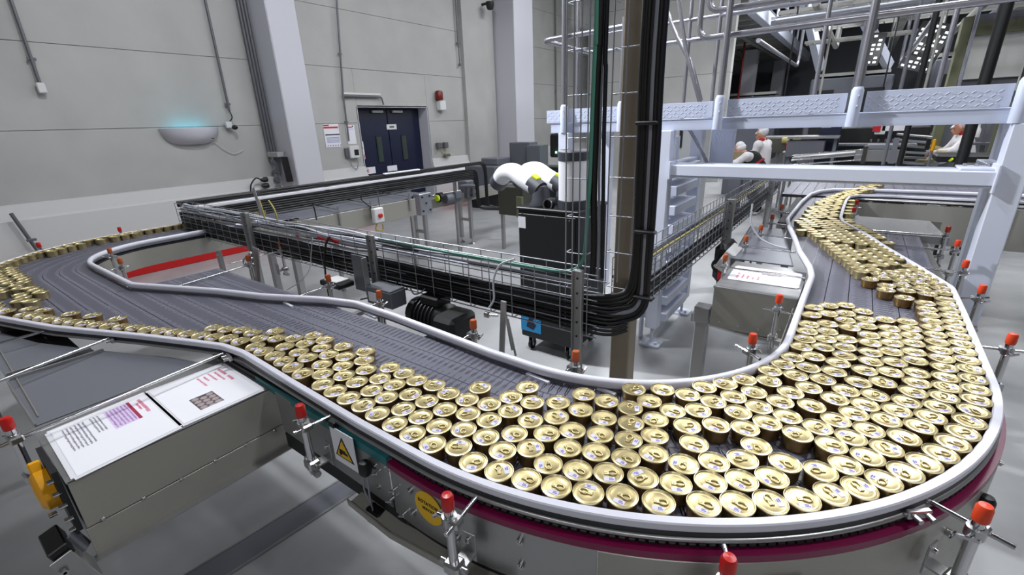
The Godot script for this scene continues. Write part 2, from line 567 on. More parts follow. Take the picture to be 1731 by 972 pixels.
func setting() -> void:
	struct("floor", MB.new().box(Vector3(2.9, -0.1, -14.5), Vector3(23.5, 0.2, 44.0)), M.epoxy_floor)
	struct("ceiling", MB.new().box(Vector3(2.9, 9.1, -14.5), Vector3(23.5, 0.2, 44.0)), M.ceiling_dark)
	struct("wall_right", MB.new().box(Vector3(14.2, 4.5, -14.5), Vector3(0.3, 9.0, 44.0)), M.wall_paint)
	struct("wall_front", MB.new().box(Vector3(2.9, 4.5, 7.2), Vector3(23.5, 9.0, 0.3)), M.wall_paint)
	struct("wall_back", MB.new().box(Vector3(2.9, 4.5, -36.2), Vector3(23.5, 9.0, 0.3)), M.cabinet_grey)
	# left wall: backing with a door opening, faced with one metre high panels
	var lw := Node3D.new()
	lw.name = "wall_left"
	add_child(lw)
	lw.position = Vector3(-8.25, 0, 0)
	lw.set_meta("kind", "structure")
	var b := MB.new()
	b.box(Vector3(-8.62, 4.5, 0.44), Vector3(0.3, 9.0, 13.12))
	b.box(Vector3(-8.62, 5.65, -7.09), Vector3(0.3, 6.7, 1.94))
	b.box(Vector3(-8.62, 4.5, -22.2), Vector3(0.3, 9.0, 28.3))
	put("wall_backing", b, M.joint_shadow, lw)
	var bays := [[7.0, 0.9], [0.9, -4.24], [-4.24, -10.6], [-10.6, -17.0], [-17.0, -23.4], [-23.4, -36.0]]
	for bay in bays:
		for k in 8:
			var y0 := 0.975 + k * 1.0
			if k == 0: y0 = 0.93
			var y1 := 0.975 + (k + 1) * 1.0
			var pieces := [bay]
			if bay[0] == -4.24 and k < 2:
				pieces = [[-4.24, -6.12], [-8.05, -10.6]]
				if k == 1:
					put("wall_panel", MB.new().box(Vector3(-8.36, (2.28 + y1) * 0.5 - 0.002, -7.085), Vector3(0.22, y1 - 2.28 - 0.004, 1.93), Basis(), 0.004), M.wall_paint, lw)
			for q in pieces:
				put("wall_panel", MB.new().box(Vector3(-8.36, (y0 + y1) * 0.5, (q[0] + q[1]) * 0.5), Vector3(0.22, y1 - y0 - 0.0045, q[0] - q[1] - 0.004), Basis(), 0.004), M.wall_paint, lw)
	for q in [[7.0, -6.12], [-8.05, -36.0]]:
		var zc: float = (q[0] + q[1]) * 0.5
		var l: float = q[0] - q[1]
		struct("trim_%d" % (1 if q[0] > 0 else 2), MB.new().ext([Vector2(-8.25, q[0]), Vector2(-8.25, q[1])], [Vector2(0, 1.13), Vector2(0.03, 1.12), Vector2(0.055, 0.965), Vector2(0.09, 0.94), Vector2(0.09, 0.92), Vector2(-0.12, 0.92), Vector2(-0.12, 1.13)]), M.plinth_paint)
		struct("baseboard_%s" % ("left" if q[0] > 0 else "left_far"), MB.new().box(Vector3(-8.31, 0.46, zc), Vector3(0.3, 0.92, l)), M.plinth_paint)
		struct("trim_%d" % (3 if q[0] > 0 else 4), MB.new().box(Vector3(-8.06, 0.085, zc), Vector3(0.20, 0.17, l), Basis(), 0.01), M.kerb_red)
	for q in [[-8.25, -4.26, 0.63, 0.50], [-8.25, -10.6, 0.74, 0.86], [-8.25, -17.0, 0.7, 0.6], [-8.25, -23.4, 0.7, 0.6], [-8.25, -29.8, 0.7, 0.6]]:
		var cx: float = q[0] + q[2] * 0.5
		struct("wall_left_column", MB.new().box(Vector3(cx, 4.5, q[1] - q[3] * 0.5), Vector3(q[2], 9.0, q[3]), Basis(), 0.015), M.column_paint)
	struct("wall_left_chamfer", MB.new().box(Vector3(-8.2, 4.5, -9.95), Vector3(0.10, 9.0, 1.2)), M.wall_paint)
	# the blue double door in its recess
	var d := Node3D.new()
	d.name = "door_1"
	add_child(d)
	d.position = Vector3(-8.5, 0, -7.09)
	d.set_meta("kind", "structure")
	for s in [-1.0, 1.0]:
		var zc: float = -7.09 + s * 0.475
		put("door_leaf", MB.new().box(Vector3(-8.56, 0.83 + 0.31, zc), Vector3(0.05, 2.24, 0.93), Basis(), 0.004), M.door_blue, d)
		put("vision_frame", MB.new().box(Vector3(-8.53, 1.42, zc - s * 0.12 - 0.05), Vector3(0.02, 0.56, 0.16), Basis(), 0.004), M.dark_frame, d)
		put("vision_pane", MB.new().box(Vector3(-8.519, 1.42, zc - s * 0.12 - 0.05), Vector3(0.006, 0.52, 0.12)), M.vision_glass, d)
		put("door_closer", MB.new().box(Vector3(-8.50, 2.2, zc - s * 0.20), Vector3(0.06, 0.05, 0.28), Basis(), 0.006), M.plastic_white, d)
	for s in [-0.97, 0.97]:
		put("door_reveal", MB.new().box(Vector3(-8.42, 1.14, -7.085 + s), Vector3(0.34, 2.28, 0.03)), M.column_paint, d)
	put("door_lintel", MB.new().box(Vector3(-8.42, 2.29, -7.085), Vector3(0.34, 0.03, 1.94)), M.column_paint, d)
	put("door_plate", MB.new().box(Vector3(-8.53, 1.88, -7.18), Vector3(0.008, 0.11, 0.28), Basis(), 0.002), M.plastic_white, d)
	put("door_plate_print", MB.new().box(Vector3(-8.5255, 1.88, -7.18), Vector3(0.002, 0.04, 0.13)), M.cabinet_grey, d)

func _ready() -> void:
	rng.seed = 11
	materials()
	camera_and_light()
	setting()
	conveyors()
	cans()
	brackets()
	drive_box_left()
	front_details()
	right_details()
	baskets()
	extractor()
	platform()
	back_line()
	wall_items()
	far_hall()
	people()

var outer := []
var inner := []

func rail_paths() -> void:
	outer = [Vector2(-4.755, -2.25)] + arc(-3.75, -1.13, 1.005, 180, 90, 20)
	for q in [[-3.1, -0.125], [-2.95, -0.166], [-2.607, -0.268], [-2.161, -0.448], [-1.908, -0.541], [-1.78, -0.585], [-1.65, -0.6], [-1.3, -0.586], [-0.95, -0.575]]:
		outer.append(Vector2(q[0], q[1]))
	outer += arc(-0.72, -1.72, 1.146, 90, 0, 40)
	for q in [[0.436, -2.3], [0.438, -2.62], [0.342, -2.939], [0.223, -3.304], [0.139, -3.603], [0.007, -3.97], [-0.012, -4.15], [-0.008, -4.6], [0.0, -5.0], [0.02, -5.25], [0.09, -5.37], [0.3, -5.42], [3.4, -5.44]]:
		outer.append(Vector2(q[0], q[1]))
	inner = [Vector2(-4.235, -1.97)] + arc(-3.76, -1.13, 0.475, 180, 90, 16)
	for q in [[-3.4, -0.655], [-3.02, -0.655], [-2.7, -0.78], [-2.48, -0.863], [-2.2, -0.945], [-1.9, -1.075], [-1.72, -1.124], [-1.45, -1.118], [-1.14, -1.097], [-0.9, -1.08]]:
		inner.append(Vector2(q[0], q[1]))
	inner += arc(-0.72, -1.72, 0.642, 90, 0, 30)
	for q in [[-0.075, -2.2], [-0.07, -2.52], [-0.09, -2.68], [-0.16, -2.97], [-0.225, -3.34], [-0.29, -3.67], [-0.33, -3.93], [-0.327, -4.3], [-0.32, -4.8], [-0.29, -5.3], [-0.23, -5.55], [-0.12, -5.72], [0.1, -5.82], [3.4, -5.95]]:
		inner.append(Vector2(q[0], q[1]))

func part_of(path: Array, x0: float, x1: float, z0: float, z1: float) -> Array:
	var r := []
	for p in walk(path, 0.02):
		if p.x >= x0 and p.x <= x1 and p.y >= z0 and p.y <= z1:
			r.append(p)
	return r

# one lane of hinged chain links along a path (the lane's centre line), each link a chamfered plate with a hinge tongue that closes its gap in the middle
func lane(path: Array, w: float, parent: Node3D, pitch := 0.0254, clip := PackedVector2Array()) -> void:
	var p := walk(path, pitch)
	var b := MB.new()
	var g := 0.0013
	var h := w * 0.5 - 0.0012
	var y := BELT
	for i in p.size() - 1:
		var t0: Vector2 = (p[i + 1] - p[maxi(i - 1, 0)]).normalized()
		var t1: Vector2 = (p[mini(i + 2, p.size() - 1)] - p[i]).normalized()
		var f0 := Vector3(-t0.y, 0, t0.x)
		var f1 := Vector3(-t1.y, 0, t1.x)
		var d := Vector3(p[i + 1].x - p[i].x, 0, p[i + 1].y - p[i].y).normalized()
		var a := Vector3(p[i].x, y, p[i].y) + d * g * 0.5
		var e := Vector3(p[i + 1].x, y, p[i + 1].y) - d * g * 0.5
		var k := 0.0014
		if not clip.is_empty():
			var poly := PackedVector2Array()
			var inside := 0
			for q in [a + f0 * h, a - f0 * h, e - f1 * h, e + f1 * h]:
				poly.push_back(Vector2(q.x, q.z))
				if Geometry2D.is_point_in_polygon(Vector2(q.x, q.z), clip): inside += 1
			if inside < 4:
				for piece in Geometry2D.intersect_polygons(poly, clip):
					for j in range(1, piece.size() - 1):
						b.tri(Vector3(piece[0].x, y, piece[0].y), Vector3(piece[j].x, y, piece[j].y), Vector3(piece[j + 1].x, y, piece[j + 1].y), Vector3.UP, Vector3.UP, Vector3.UP)
				continue
		var c0 := a + f0 * (h - k) + d * k
		var c1 := a - f0 * (h - k) + d * k
		var c2 := e - f1 * (h - k) - d * k
		var c3 := e + f1 * (h - k) - d * k
		b.quad(c0, c1, c2, c3, Vector3.UP)
		var o0 := a + f0 * h - Vector3(0, 0.004, 0)
		var o1 := a - f0 * h - Vector3(0, 0.004, 0)
		var o2 := e - f1 * h - Vector3(0, 0.004, 0)
		var o3 := e + f1 * h - Vector3(0, 0.004, 0)
		b.quad(c0, c1, o1, o0, (Vector3.UP - d).normalized())
		b.quad(c2, c3, o3, o2, (Vector3.UP + d).normalized())
		b.quad(c1, c2, o2, o1, (Vector3.UP - f0).normalized())
		b.quad(c3, c0, o0, o3, (Vector3.UP + f0).normalized())
		var q := h * (0.62 if i % 2 == 0 else 0.50)
		b.quad(e + f1 * q - d * 0.004, e - f1 * q - d * 0.004, e - f1 * q + d * (g + 0.004), e + f1 * q + d * (g + 0.004), Vector3.UP)
	var o := put("chain_lane", b, M.chain_plastic, parent)
	o.set_meta("kind", "stuff")

func slab(poly: Array, y: float, thick: float) -> MB:   # a level plate, its top at y
	return MB.new().prism(poly, Transform3D(Basis(Vector3.RIGHT, Vector3.BACK, Vector3.DOWN), Vector3(0, y, 0)), thick)

func bed(path: Array, u0: float, u1: float, parent: Node3D) -> void:
	put("chain_bed", MB.new().ext(path, [Vector2(u0, BELT - 0.012), Vector2(u1, BELT - 0.012), Vector2(u1, BELT - 0.03), Vector2(u0, BELT - 0.03)]), M.chain_bed_dark, parent)

# a frame plate under a guide rail, u = distance outwards from the rail line
func skirt(path: Array, parent: Node3D, m: Material, y0: float, y1: float, u := 0.010, called := "side_plate") -> void:
	put(called, MB.new().ext(path, [Vector2(u, y0), Vector2(u + 0.004, y0), Vector2(u + 0.004, y1 - 0.002), Vector2(u + 0.002, y1), Vector2(u, y1)]), m, parent)

func support_leg(x: float, z: float, top: float, parent: Node3D, w := 0.06, m: Material = null) -> void:
	if m == null: m = M.brushed_steel
	var l := put("leg", MB.new().box(Vector3(x, (top + 0.09) * 0.5, z), Vector3(w, top - 0.09, w), Basis(), 0.004), m, parent)
	var f := MB.new().cyl(Vector3(x, 0.03, z), Vector3(x, 0.10, z), 0.010, 10)
	f.lathe(Vector3(x, 0, z), [Vector2(0.05, 0.0), Vector2(0.05, 0.008), Vector2(0.022, 0.03), Vector2(0.0, 0.034)], 18)
	put("levelling_foot", f, M.bolt_steel, l)

func conveyors() -> void:
	rail_paths()
	var bolt := with(MB.new().cyl(Vector3.ZERO, Vector3(0, 0, 0.008), 0.008, 8).cyl(Vector3.ZERO, Vector3(0, 0, 0.011), 0.004, 8), M.bolt_steel)
	# --- the left conveyor: along the wall, round the left bend, then towards the papers
	var a := thing("left_chain_conveyor", "grey chain conveyor curving round at the far left, gold cans on its outer edge", "conveyor", Vector3(-4.0, 0, -0.7))
	var out_side := PackedVector2Array([Vector2(-6, -6)])
	for p in outer:
		if p.x < -1.6 and p.y > -3.0: out_side.push_back(p + Vector2(0, 0.004))
	out_side.push_back(Vector2(-1.6, -0.6))
	out_side.push_back(Vector2(-1.6, -6))
	for k in 7:
		var r := 0.477 + (k + 0.5) * 0.0757
		var path := [Vector2(-3.75 - r, -2.3)] + arc(-3.75, -1.13, r, 180, 90, 26) + [Vector2(-3.06 if k == 0 else -1.75, -1.13 + r)]
		lane(path, 0.0757, a, 0.0254, out_side)
	bed([Vector2(-4.5, -2.3)] + arc(-3.75, -1.13, 0.75, 180, 90, 26) + [Vector2(-2.95, -0.38)], -0.27, 0.24, a)
	var in_a := [Vector2(-4.235, -2.3)] + arc(-3.76, -1.13, 0.475, 180, 90, 16) + [Vector2(-3.05, -0.655)]
	skirt(shift(in_a, -0.02), a, M.satin_steel_panel, 0.925, 1.055)
	var out_a := [Vector2(-4.755, -2.3)] + arc(-3.75, -1.13, 1.005, 180, 90, 20) + [Vector2(-3.15, -0.125), Vector2(-1.9, -0.10)]
	skirt(out_a, a, M.satin_steel_panel, 0.82, 1.055)
	for q in [[-4.25, -2.2], [-4.72, -2.2], [-3.5, -0.30]]:
		support_leg(q[0], q[1], 0.93, a)
	for q in [[1.02, -1.5], [0.98, -1.58], [1.0, -1.75], [0.93, -1.78], [0.90, -1.52], [0.99, -2.1], [0.90, -2.2], [0.98, -2.6]]:
		place("bolt", bolt, Vector3(-4.209, q[0], q[1]) - a.position, a, Basis(Vector3.UP, PI / 2))
	# --- the middle conveyor: from the left transfer round the front bend and away to the right
	var m := thing("front_chain_conveyor", "wide grey chain conveyor sweeping through the front bend, crowded with gold cans", "conveyor", Vector3(-0.72, 0, -1.72))
	for k in 6:
		var r := 0.632 + (k + 0.5) * 0.0850
		var path := [Vector2(-3.05, -1.72 + r)] + arc(-0.72, -1.72, r, 90, 0, 36) + [Vector2(-0.72 + r, -5.30 if k == 0 else -3.86)]
		lane(path, 0.0850, m)
	var mm := [Vector2(-3.05, -0.83)] + arc(-0.72, -1.72, 0.89, 90, 0, 36) + [Vector2(0.17, -3.86)]
	bed(mm, -0.255, 0.255, m)
	var front := [Vector2(-1.40, -0.588), Vector2(-1.1, -0.582), Vector2(-0.83, -0.576)]
	skirt(front, m, M.brushed_steel, 0.905, 1.056, 0.016, "straight_side_plate")
	var f2 := arc(-0.72, -1.72, 1.146, 95, 68, 14)
	skirt(f2, m, M.brushed_steel, 0.895, 1.05, 0.018, "bend_side_plate")
	var f3 := arc(-0.72, -1.72, 1.146, 68, 0, 30) + [Vector2(0.436, -2.4), Vector2(0.445, -4.2)]
	skirt(f3, m, M.satin_steel_panel, 0.62, 1.044, 0.024, "bend_side_panel")
	# inner frame plate and the far ends
	var i2 := [Vector2(-3.05, -1.12), Vector2(-1.72, -1.112), Vector2(-0.9, -1.075)] + arc(-0.72, -1.72, 0.62, 90, 0, 24) + [Vector2(-0.10, -2.2)]
	skirt(i2, m, M.satin_steel_panel, 0.86, 1.05, -0.008, "inner_side_plate")
	# coloured wear strips under the chain edge
	put("teal_wear_strip", MB.new().ext([Vector2(-1.62, -0.598), Vector2(-1.3, -0.586), Vector2(-0.83, -0.576)], [Vector2(0.004, 1.04), Vector2(0.020, 1.04), Vector2(0.020, 1.066), Vector2(0.004, 1.066)]), M.teal_strip, m)
	put("magenta_wear_strip", MB.new().ext(arc(-0.72, -1.72, 1.146, 95, 0, 50) + [Vector2(0.43, -2.0)], [Vector2(0.004, 1.044), Vector2(0.027, 1.044), Vector2(0.027, 1.061), Vector2(0.004, 1.061)]), M.magenta_strip, m)
	var teeth := MB.new()
	for p in walk(arc(-0.72, -1.72, 1.146 + 0.008, 95, 0, 60), 0.019):
		var d: Vector2 = (p - Vector2(-0.72, -1.72)).normalized()
		teeth.box(Vector3(p.x, 1.068, p.y), Vector3(0.0155, 0.010, 0.010), Basis(Vector3(-d.y, 0, d.x), Vector3.UP, Vector3(d.x, 0, d.y)).orthonormalized(), 0.002)
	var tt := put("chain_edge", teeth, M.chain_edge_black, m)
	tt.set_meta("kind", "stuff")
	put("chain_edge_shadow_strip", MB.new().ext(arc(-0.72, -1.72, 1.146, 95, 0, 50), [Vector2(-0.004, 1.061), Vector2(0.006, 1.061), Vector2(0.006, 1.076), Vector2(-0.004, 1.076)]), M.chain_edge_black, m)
	for q in [98.0, 91.0, 84.0, 76.0]:
		var rr := 1.146 + 0.022
		var px := -0.72 + rr * cos(deg_to_rad(q))
		var pz := -1.72 + rr * sin(deg_to_rad(q))
		place("bolt", bolt, Vector3(px, 1.015, pz) - m.position, m, Basis(Vector3.UP, deg_to_rad(90.0 - q)))
		place("bolt", bolt, Vector3(px, 0.945, pz) - m.position, m, Basis(Vector3.UP, deg_to_rad(90.0 - q)))
	for q in [[62.0, 0.995], [62.0, 0.86], [42.0, 0.95], [30.0, 0.995], [12.0, 0.995]]:
		var rr := 1.146 + 0.028
		place("bolt", bolt, Vector3(-0.72 + rr * cos(deg_to_rad(q[0])), q[1], -1.72 + rr * sin(deg_to_rad(q[0]))) - m.position, m, Basis(Vector3.UP, deg_to_rad(90.0 - q[0])))
	var slot := with(MB.new().box(Vector3.ZERO, Vector3(0.022, 0.012, 0.002), Basis(), 0.0009), M.black_ink)
	for q in [[60.0, 0.962], [28.0, 0.965]]:
		var rr := 1.146 + 0.029
		place("slot", slot, Vector3(-0.72 + rr * cos(deg_to_rad(q[0])), q[1], -1.72 + rr * sin(deg_to_rad(q[0]))) - m.position, m, Basis(Vector3.UP, deg_to_rad(90.0 - q[0])))
	put("lower_lip", MB.new().ext([Vector2(-0.98, -0.552), Vector2(-0.80, -0.545), Vector2(-0.46, -0.580)], [Vector2(-0.01, 0.868), Vector2(0.036, 0.862), Vector2(0.038, 0.884), Vector2(0.034, 0.884), Vector2(0.032, 0.868), Vector2(-0.01, 0.874)]), M.satin_steel_panel, m)
	put("lower_rail", MB.new().ext([Vector2(-1.40, -0.60), Vector2(-0.83, -0.59)] + arc(-0.72, -1.72, 1.13, 96, 72, 10), [Vector2(0.0, 0.84), Vector2(0.03, 0.84), Vector2(0.03, 0.895), Vector2(0.0, 0.895)]), M.dark_frame, m)
	for q in [[-0.3, -0.85], [0.33, -1.6], [0.36, -3.3], [-0.02, -3.3]]:
		support_leg(q[0], q[1], 0.88, m)
	# --- the right-hand conveyor further back and the crossing belt behind it
	var r3 := thing("right_chain_conveyor", "narrow grey chain conveyor under the cans far right, ahead of the crossing belt", "conveyor", Vector3(-0.3, 0, -4.2))
	var in_side := PackedVector2Array([Vector2(1, -2.4)])
	for p in inner:
		if p.x > -0.4 and p.y < -2.4 and p.y > -5.4: in_side.push_back(p)
	in_side.push_back(Vector2(1, -5.4))
	for k in 4:
		var x := -0.127 - k * 0.077
		lane([Vector2(x, -2.5), Vector2(x, -5.30)], 0.077, r3, 0.05, in_side)
	bed([Vector2(-0.24, -4.0), Vector2(-0.24, -5.30)], -0.16, 0.16, r3)
	skirt([Vector2(-0.40, -5.3), Vector2(-0.40, -3.95)], r3, M.satin_steel_panel, 0.84, 1.06, -0.004)
	for q in [[-0.38, -5.0], [-0.05, -4.9]]:
		support_leg(q[0], q[1], 0.88, r3)
	var e := thing("crossing_belt_conveyor", "broad grey slat belt crossing behind the steel platform's legs at the right", "conveyor", Vector3(1.5, 0, -6.0))
	for k in 14:
		var z := -5.46 - (k + 0.5) * 0.085
		lane([Vector2(-0.55, z), Vector2(3.4, z)], 0.085, e, 0.085)
	bed([Vector2(-0.55, -6.05), Vector2(3.4, -6.05)], -0.6, 0.6, e)
	put("front_flange", MB.new().box(Vector3(1.75, 1.075, -5.40), Vector3(3.3, 0.012, 0.07), Basis(), 0.003), M.brushed_steel, e)
	put("front_panel", MB.new().box(Vector3(1.75, 0.88, -5.385), Vector3(3.3, 0.34, 0.012)), M.satin_steel_panel, e)
	for q in [[0.6, -5.5], [2.6, -5.5], [0.6, -6.6], [2.6, -6.6]]:
		support_leg(q[0], q[1], 0.88, e)
	# --- guide rails
	var g := thing("outer_guide_rail", "long white-topped guide rail on the near outer edge of the belts", "guide rail", Vector3(0, 1.06, -0.7))
	var near := walk(outer, 0.03)
	put("plastic_cap", MB.new().ext(near, [Vector2(-0.0105, 1.1), Vector2(0.0095, 1.1), Vector2(0.0105, 1.103), Vector2(0.0105, 1.116), Vector2(0.008, 1.119), Vector2(-0.008, 1.119), Vector2(-0.0105, 1.116)]), M.rail_plastic, g)
	put("carrier", MB.new().ext(near, [Vector2(-0.002, 1.086), Vector2(0.009, 1.086), Vector2(0.009, 1.1), Vector2(-0.002, 1.1)]), M.groove_dark, g)
	put("edge_tube", MB.new().ext(near, [Vector2(0.0, 1.0755), Vector2(0.010, 1.0755), Vector2(0.0145, 1.078), Vector2(0.0145, 1.083), Vector2(0.010, 1.086), Vector2(0.0, 1.086)], true), M.brushed_steel, g)
	var clip := MB.new()
	clip.box(Vector3.ZERO, Vector3(0.05, 0.018, 0.012), Basis(), 0.002)
	clip.cyl(Vector3(-0.014, 0, 0), Vector3(-0.014, 0, 0.022), 0.006, 8)
	clip.cyl(Vector3(0.014, 0, 0), Vector3(0.014, 0, 0.022), 0.006, 8)
	var clipm := with(clip, M.bolt_steel)
	for q in [[0.225, -1.035, 0.7], [-2.30, -0.385, -0.36], [-1.72, -0.575, -0.2]]:
		place("rail_joint", clipm, Vector3(q[0], 1.087, q[1]) - g.position, g, Basis(Vector3.UP, q[2]))
	var h := thing("inner_guide_rail", "thick rounded white plastic guide rail along the inner edge of the belts", "guide rail", Vector3(0, 1.06, -1.1))
	var far := walk(inner, 0.03)
	put("plastic_tube", MB.new().ext(far, [Vector2(0.011, 1.094), Vector2(0.013, 1.100), Vector2(0.013, 1.113), Vector2(0.008, 1.121), Vector2(-0.006, 1.121), Vector2(-0.012, 1.115), Vector2(-0.013, 1.104), Vector2(-0.010, 1.096), Vector2(-0.002, 1.092), Vector2(0.006, 1.092)], true), M.rail_plastic, h)
	put("carrier", MB.new().ext(far, [Vector2(-0.004, 1.082), Vector2(0.004, 1.082), Vector2(0.004, 1.094), Vector2(-0.004, 1.094)]), M.galvanised_wire, h)
	for q in [[-0.70, -1.07], [-0.50, -1.12], [-0.35, -1.2], [-2.05, -0.99], [-1.6, -1.115]]:
		put("rail_shoe", MB.new().box(Vector3(q[0], 1.083, q[1] + 0.008), Vector3(0.09, 0.008, 0.012), Basis(Vector3.UP, -0.1)), M.rail_plastic, h)

func can_positions(s: String) -> Array:
	var r := []
	for w in s.split(";", false):
		var q := w.strip_edges().split(" ")
		if q.size() == 2:
			r.append(Vector2(float(q[0]) * 0.001, float(q[1]) * 0.001))
	return r

func near_cans() -> Array:
	var r := ""
	r += "-72 -828; -19 -868; -127 -790; 32 -912; -203 -745; 79 -960; 124 -1009; -270 -719; -332 -688; 165 -1062; -190 -814; -131 -859; -78 -900; -396 -666; -27 -944; 203 -1117; -253 -791; 56 -1022; -461 -648; 238 -1174; "
	r += "99 -1073; -321 -763; -381 -733; -10 -1009; -526 -634; -194 -882; 138 -1131; -140 -926; 270 -1232; -89 -970; -446 -714; -308 -829; 173 -1188; -593 -624; 297 -1293; -261 -878; 70 -1134; -374 -810; -72 -1035; 208 -1258; "
	r += "-560 -692; -194 -965; -436 -786; 106 -1190; -509 -736; 321 -1355; -657 -644; 2 -1137; -328 -893; 141 -1247; 242 -1330; -718 -617; -281 -942; 39 -1193; 341 -1419; -394 -874; -106 -1093; -625 -710; -506 -804; -573 -759; "
	r += "176 -1318; -458 -850; -168 -1067; -227 -1024; 266 -1392; 74 -1250; -65 -1146; -789 -617; -348 -957; -692 -702; 357 -1484; -27 -1202; 110 -1306; -302 -1006; 199 -1381; -754 -676; 287 -1458; -414 -939; -570 -826; -134 -1154; "
	r += "-859 -619; -661 -767; -521 -876; 133 -1369; -222 -1106; 19 -1288; 370 -1549; -277 -1068; -94 -1208; 222 -1443; -824 -678; -482 -939; 304 -1523; -375 -1019; -727 -759; -51 -1265; -639 -831; 67 -1358; -935 -623; -199 -1169; "
	r += "155 -1436; -793 -739; 239 -1508; -344 -1078; 378 -1616; -892 -677; -159 -1223; -442 -1014; -551 -936; -707 -825; -611 -897; 90 -1421; 316 -1589; -34 -1329; -266 -1165; -117 -1278; -1002 -627; 5 -1384; -864 -739; -773 -808; "
	r += "251 -1573; -677 -886; -510 -1010; 174 -1526; 382 -1683; -333 -1154; 117 -1491; -238 -1231; -402 -1112; -978 -689; 321 -1655; -1069 -626; -193 -1281; -840 -802; -931 -738; -92 -1364; 34 -1456; -152 -1335; -666 -954; 255 -1641; "
	r += "-783 -876; -32 -1440; 193 -1606; -1045 -689; 384 -1750; -1136 -627; 132 -1578; 58 -1524; 324 -1722; -907 -812; -1012 -748; -98 -1430; -7 -1510; -1203 -629; -973 -803; -1123 -694; 385 -1817; 206 -1686; 257 -1730; 66 -1591; "
	r += "147 -1655; -72 -1493; -1079 -747; 324 -1789; -1192 -696; -1040 -810; 386 -1883; 81 -1656; 0 -1599; -53 -1558; -1260 -665; 258 -1797; -1318 -631; 326 -1855; 146 -1722; 199 -1763; -1162 -758; -1108 -810; -1249 -732; 388 -1950; "
	r += "-1385 -635; 79 -1724; 21 -1688; 261 -1873; -1318 -699; 326 -1922; -37 -1655; 204 -1838; 146 -1804; -1221 -794; -1452 -641; 389 -2017; 80 -1795; -1299 -776; -1404 -700; 23 -1761; 261 -1940; 327 -1990; -34 -1725; 202 -1905; "
	r += "144 -1871; -1362 -753; -1519 -645; -1272 -838; 386 -2084; -1471 -706; 262 -2007; 25 -1833; 324 -2057; -1586 -640; 202 -1972; -33 -1799; -1431 -769; -1373 -819; 89 -1910; 137 -1957; -1557 -702; 391 -2150; -1653 -643; 329 -2124; "
	r += "-1516 -757; 256 -2074; 22 -1907; -33 -1868; -1481 -814; 191 -2058; 73 -1978; 133 -2024; 390 -2217; -1749 -635; -1593 -759; -1649 -722; 327 -2191; -1706 -686; -1552 -814; -1816 -622; -1878 -596; 393 -2284; -32 -1971; 73 -2055; "
	r += "18 -2016; 126 -2108; 327 -2258; -1941 -574; -1784 -697; -1720 -752; -2005 -550; 394 -2351; -1850 -685; -2068 -527; -1910 -655; -31 -2062; 327 -2329; -2133 -503; 70 -2150; 16 -2111; -1974 -634; -2200 -478; 394 -2418; -2266 -454; "
	r += "-2329 -428; 264 -2362; -2393 -402; -2456 -377; 343 -2461; 395 -2507; -2520 -351; -2583 -325; 276 -2468; -2455 -446; -2648 -304; 395 -2574; 330 -2527; 207 -2436; -2713 -282; -2779 -264; -2602 -396; 265 -2542; 210 -2503; 331 -2594; "
	r += "387 -2643; -2845 -245; -2723 -348; -2911 -223; 266 -2609; 320 -2660; 367 -2708; -2901 -289; -3042 -187; 152 -2569; 199 -2617; -2988 -252; -3108 -170; 254 -2675; 300 -2725; 348 -2772; -3177 -170; 188 -2683; 235 -2740; -3245 -170; "
	return can_positions(r)

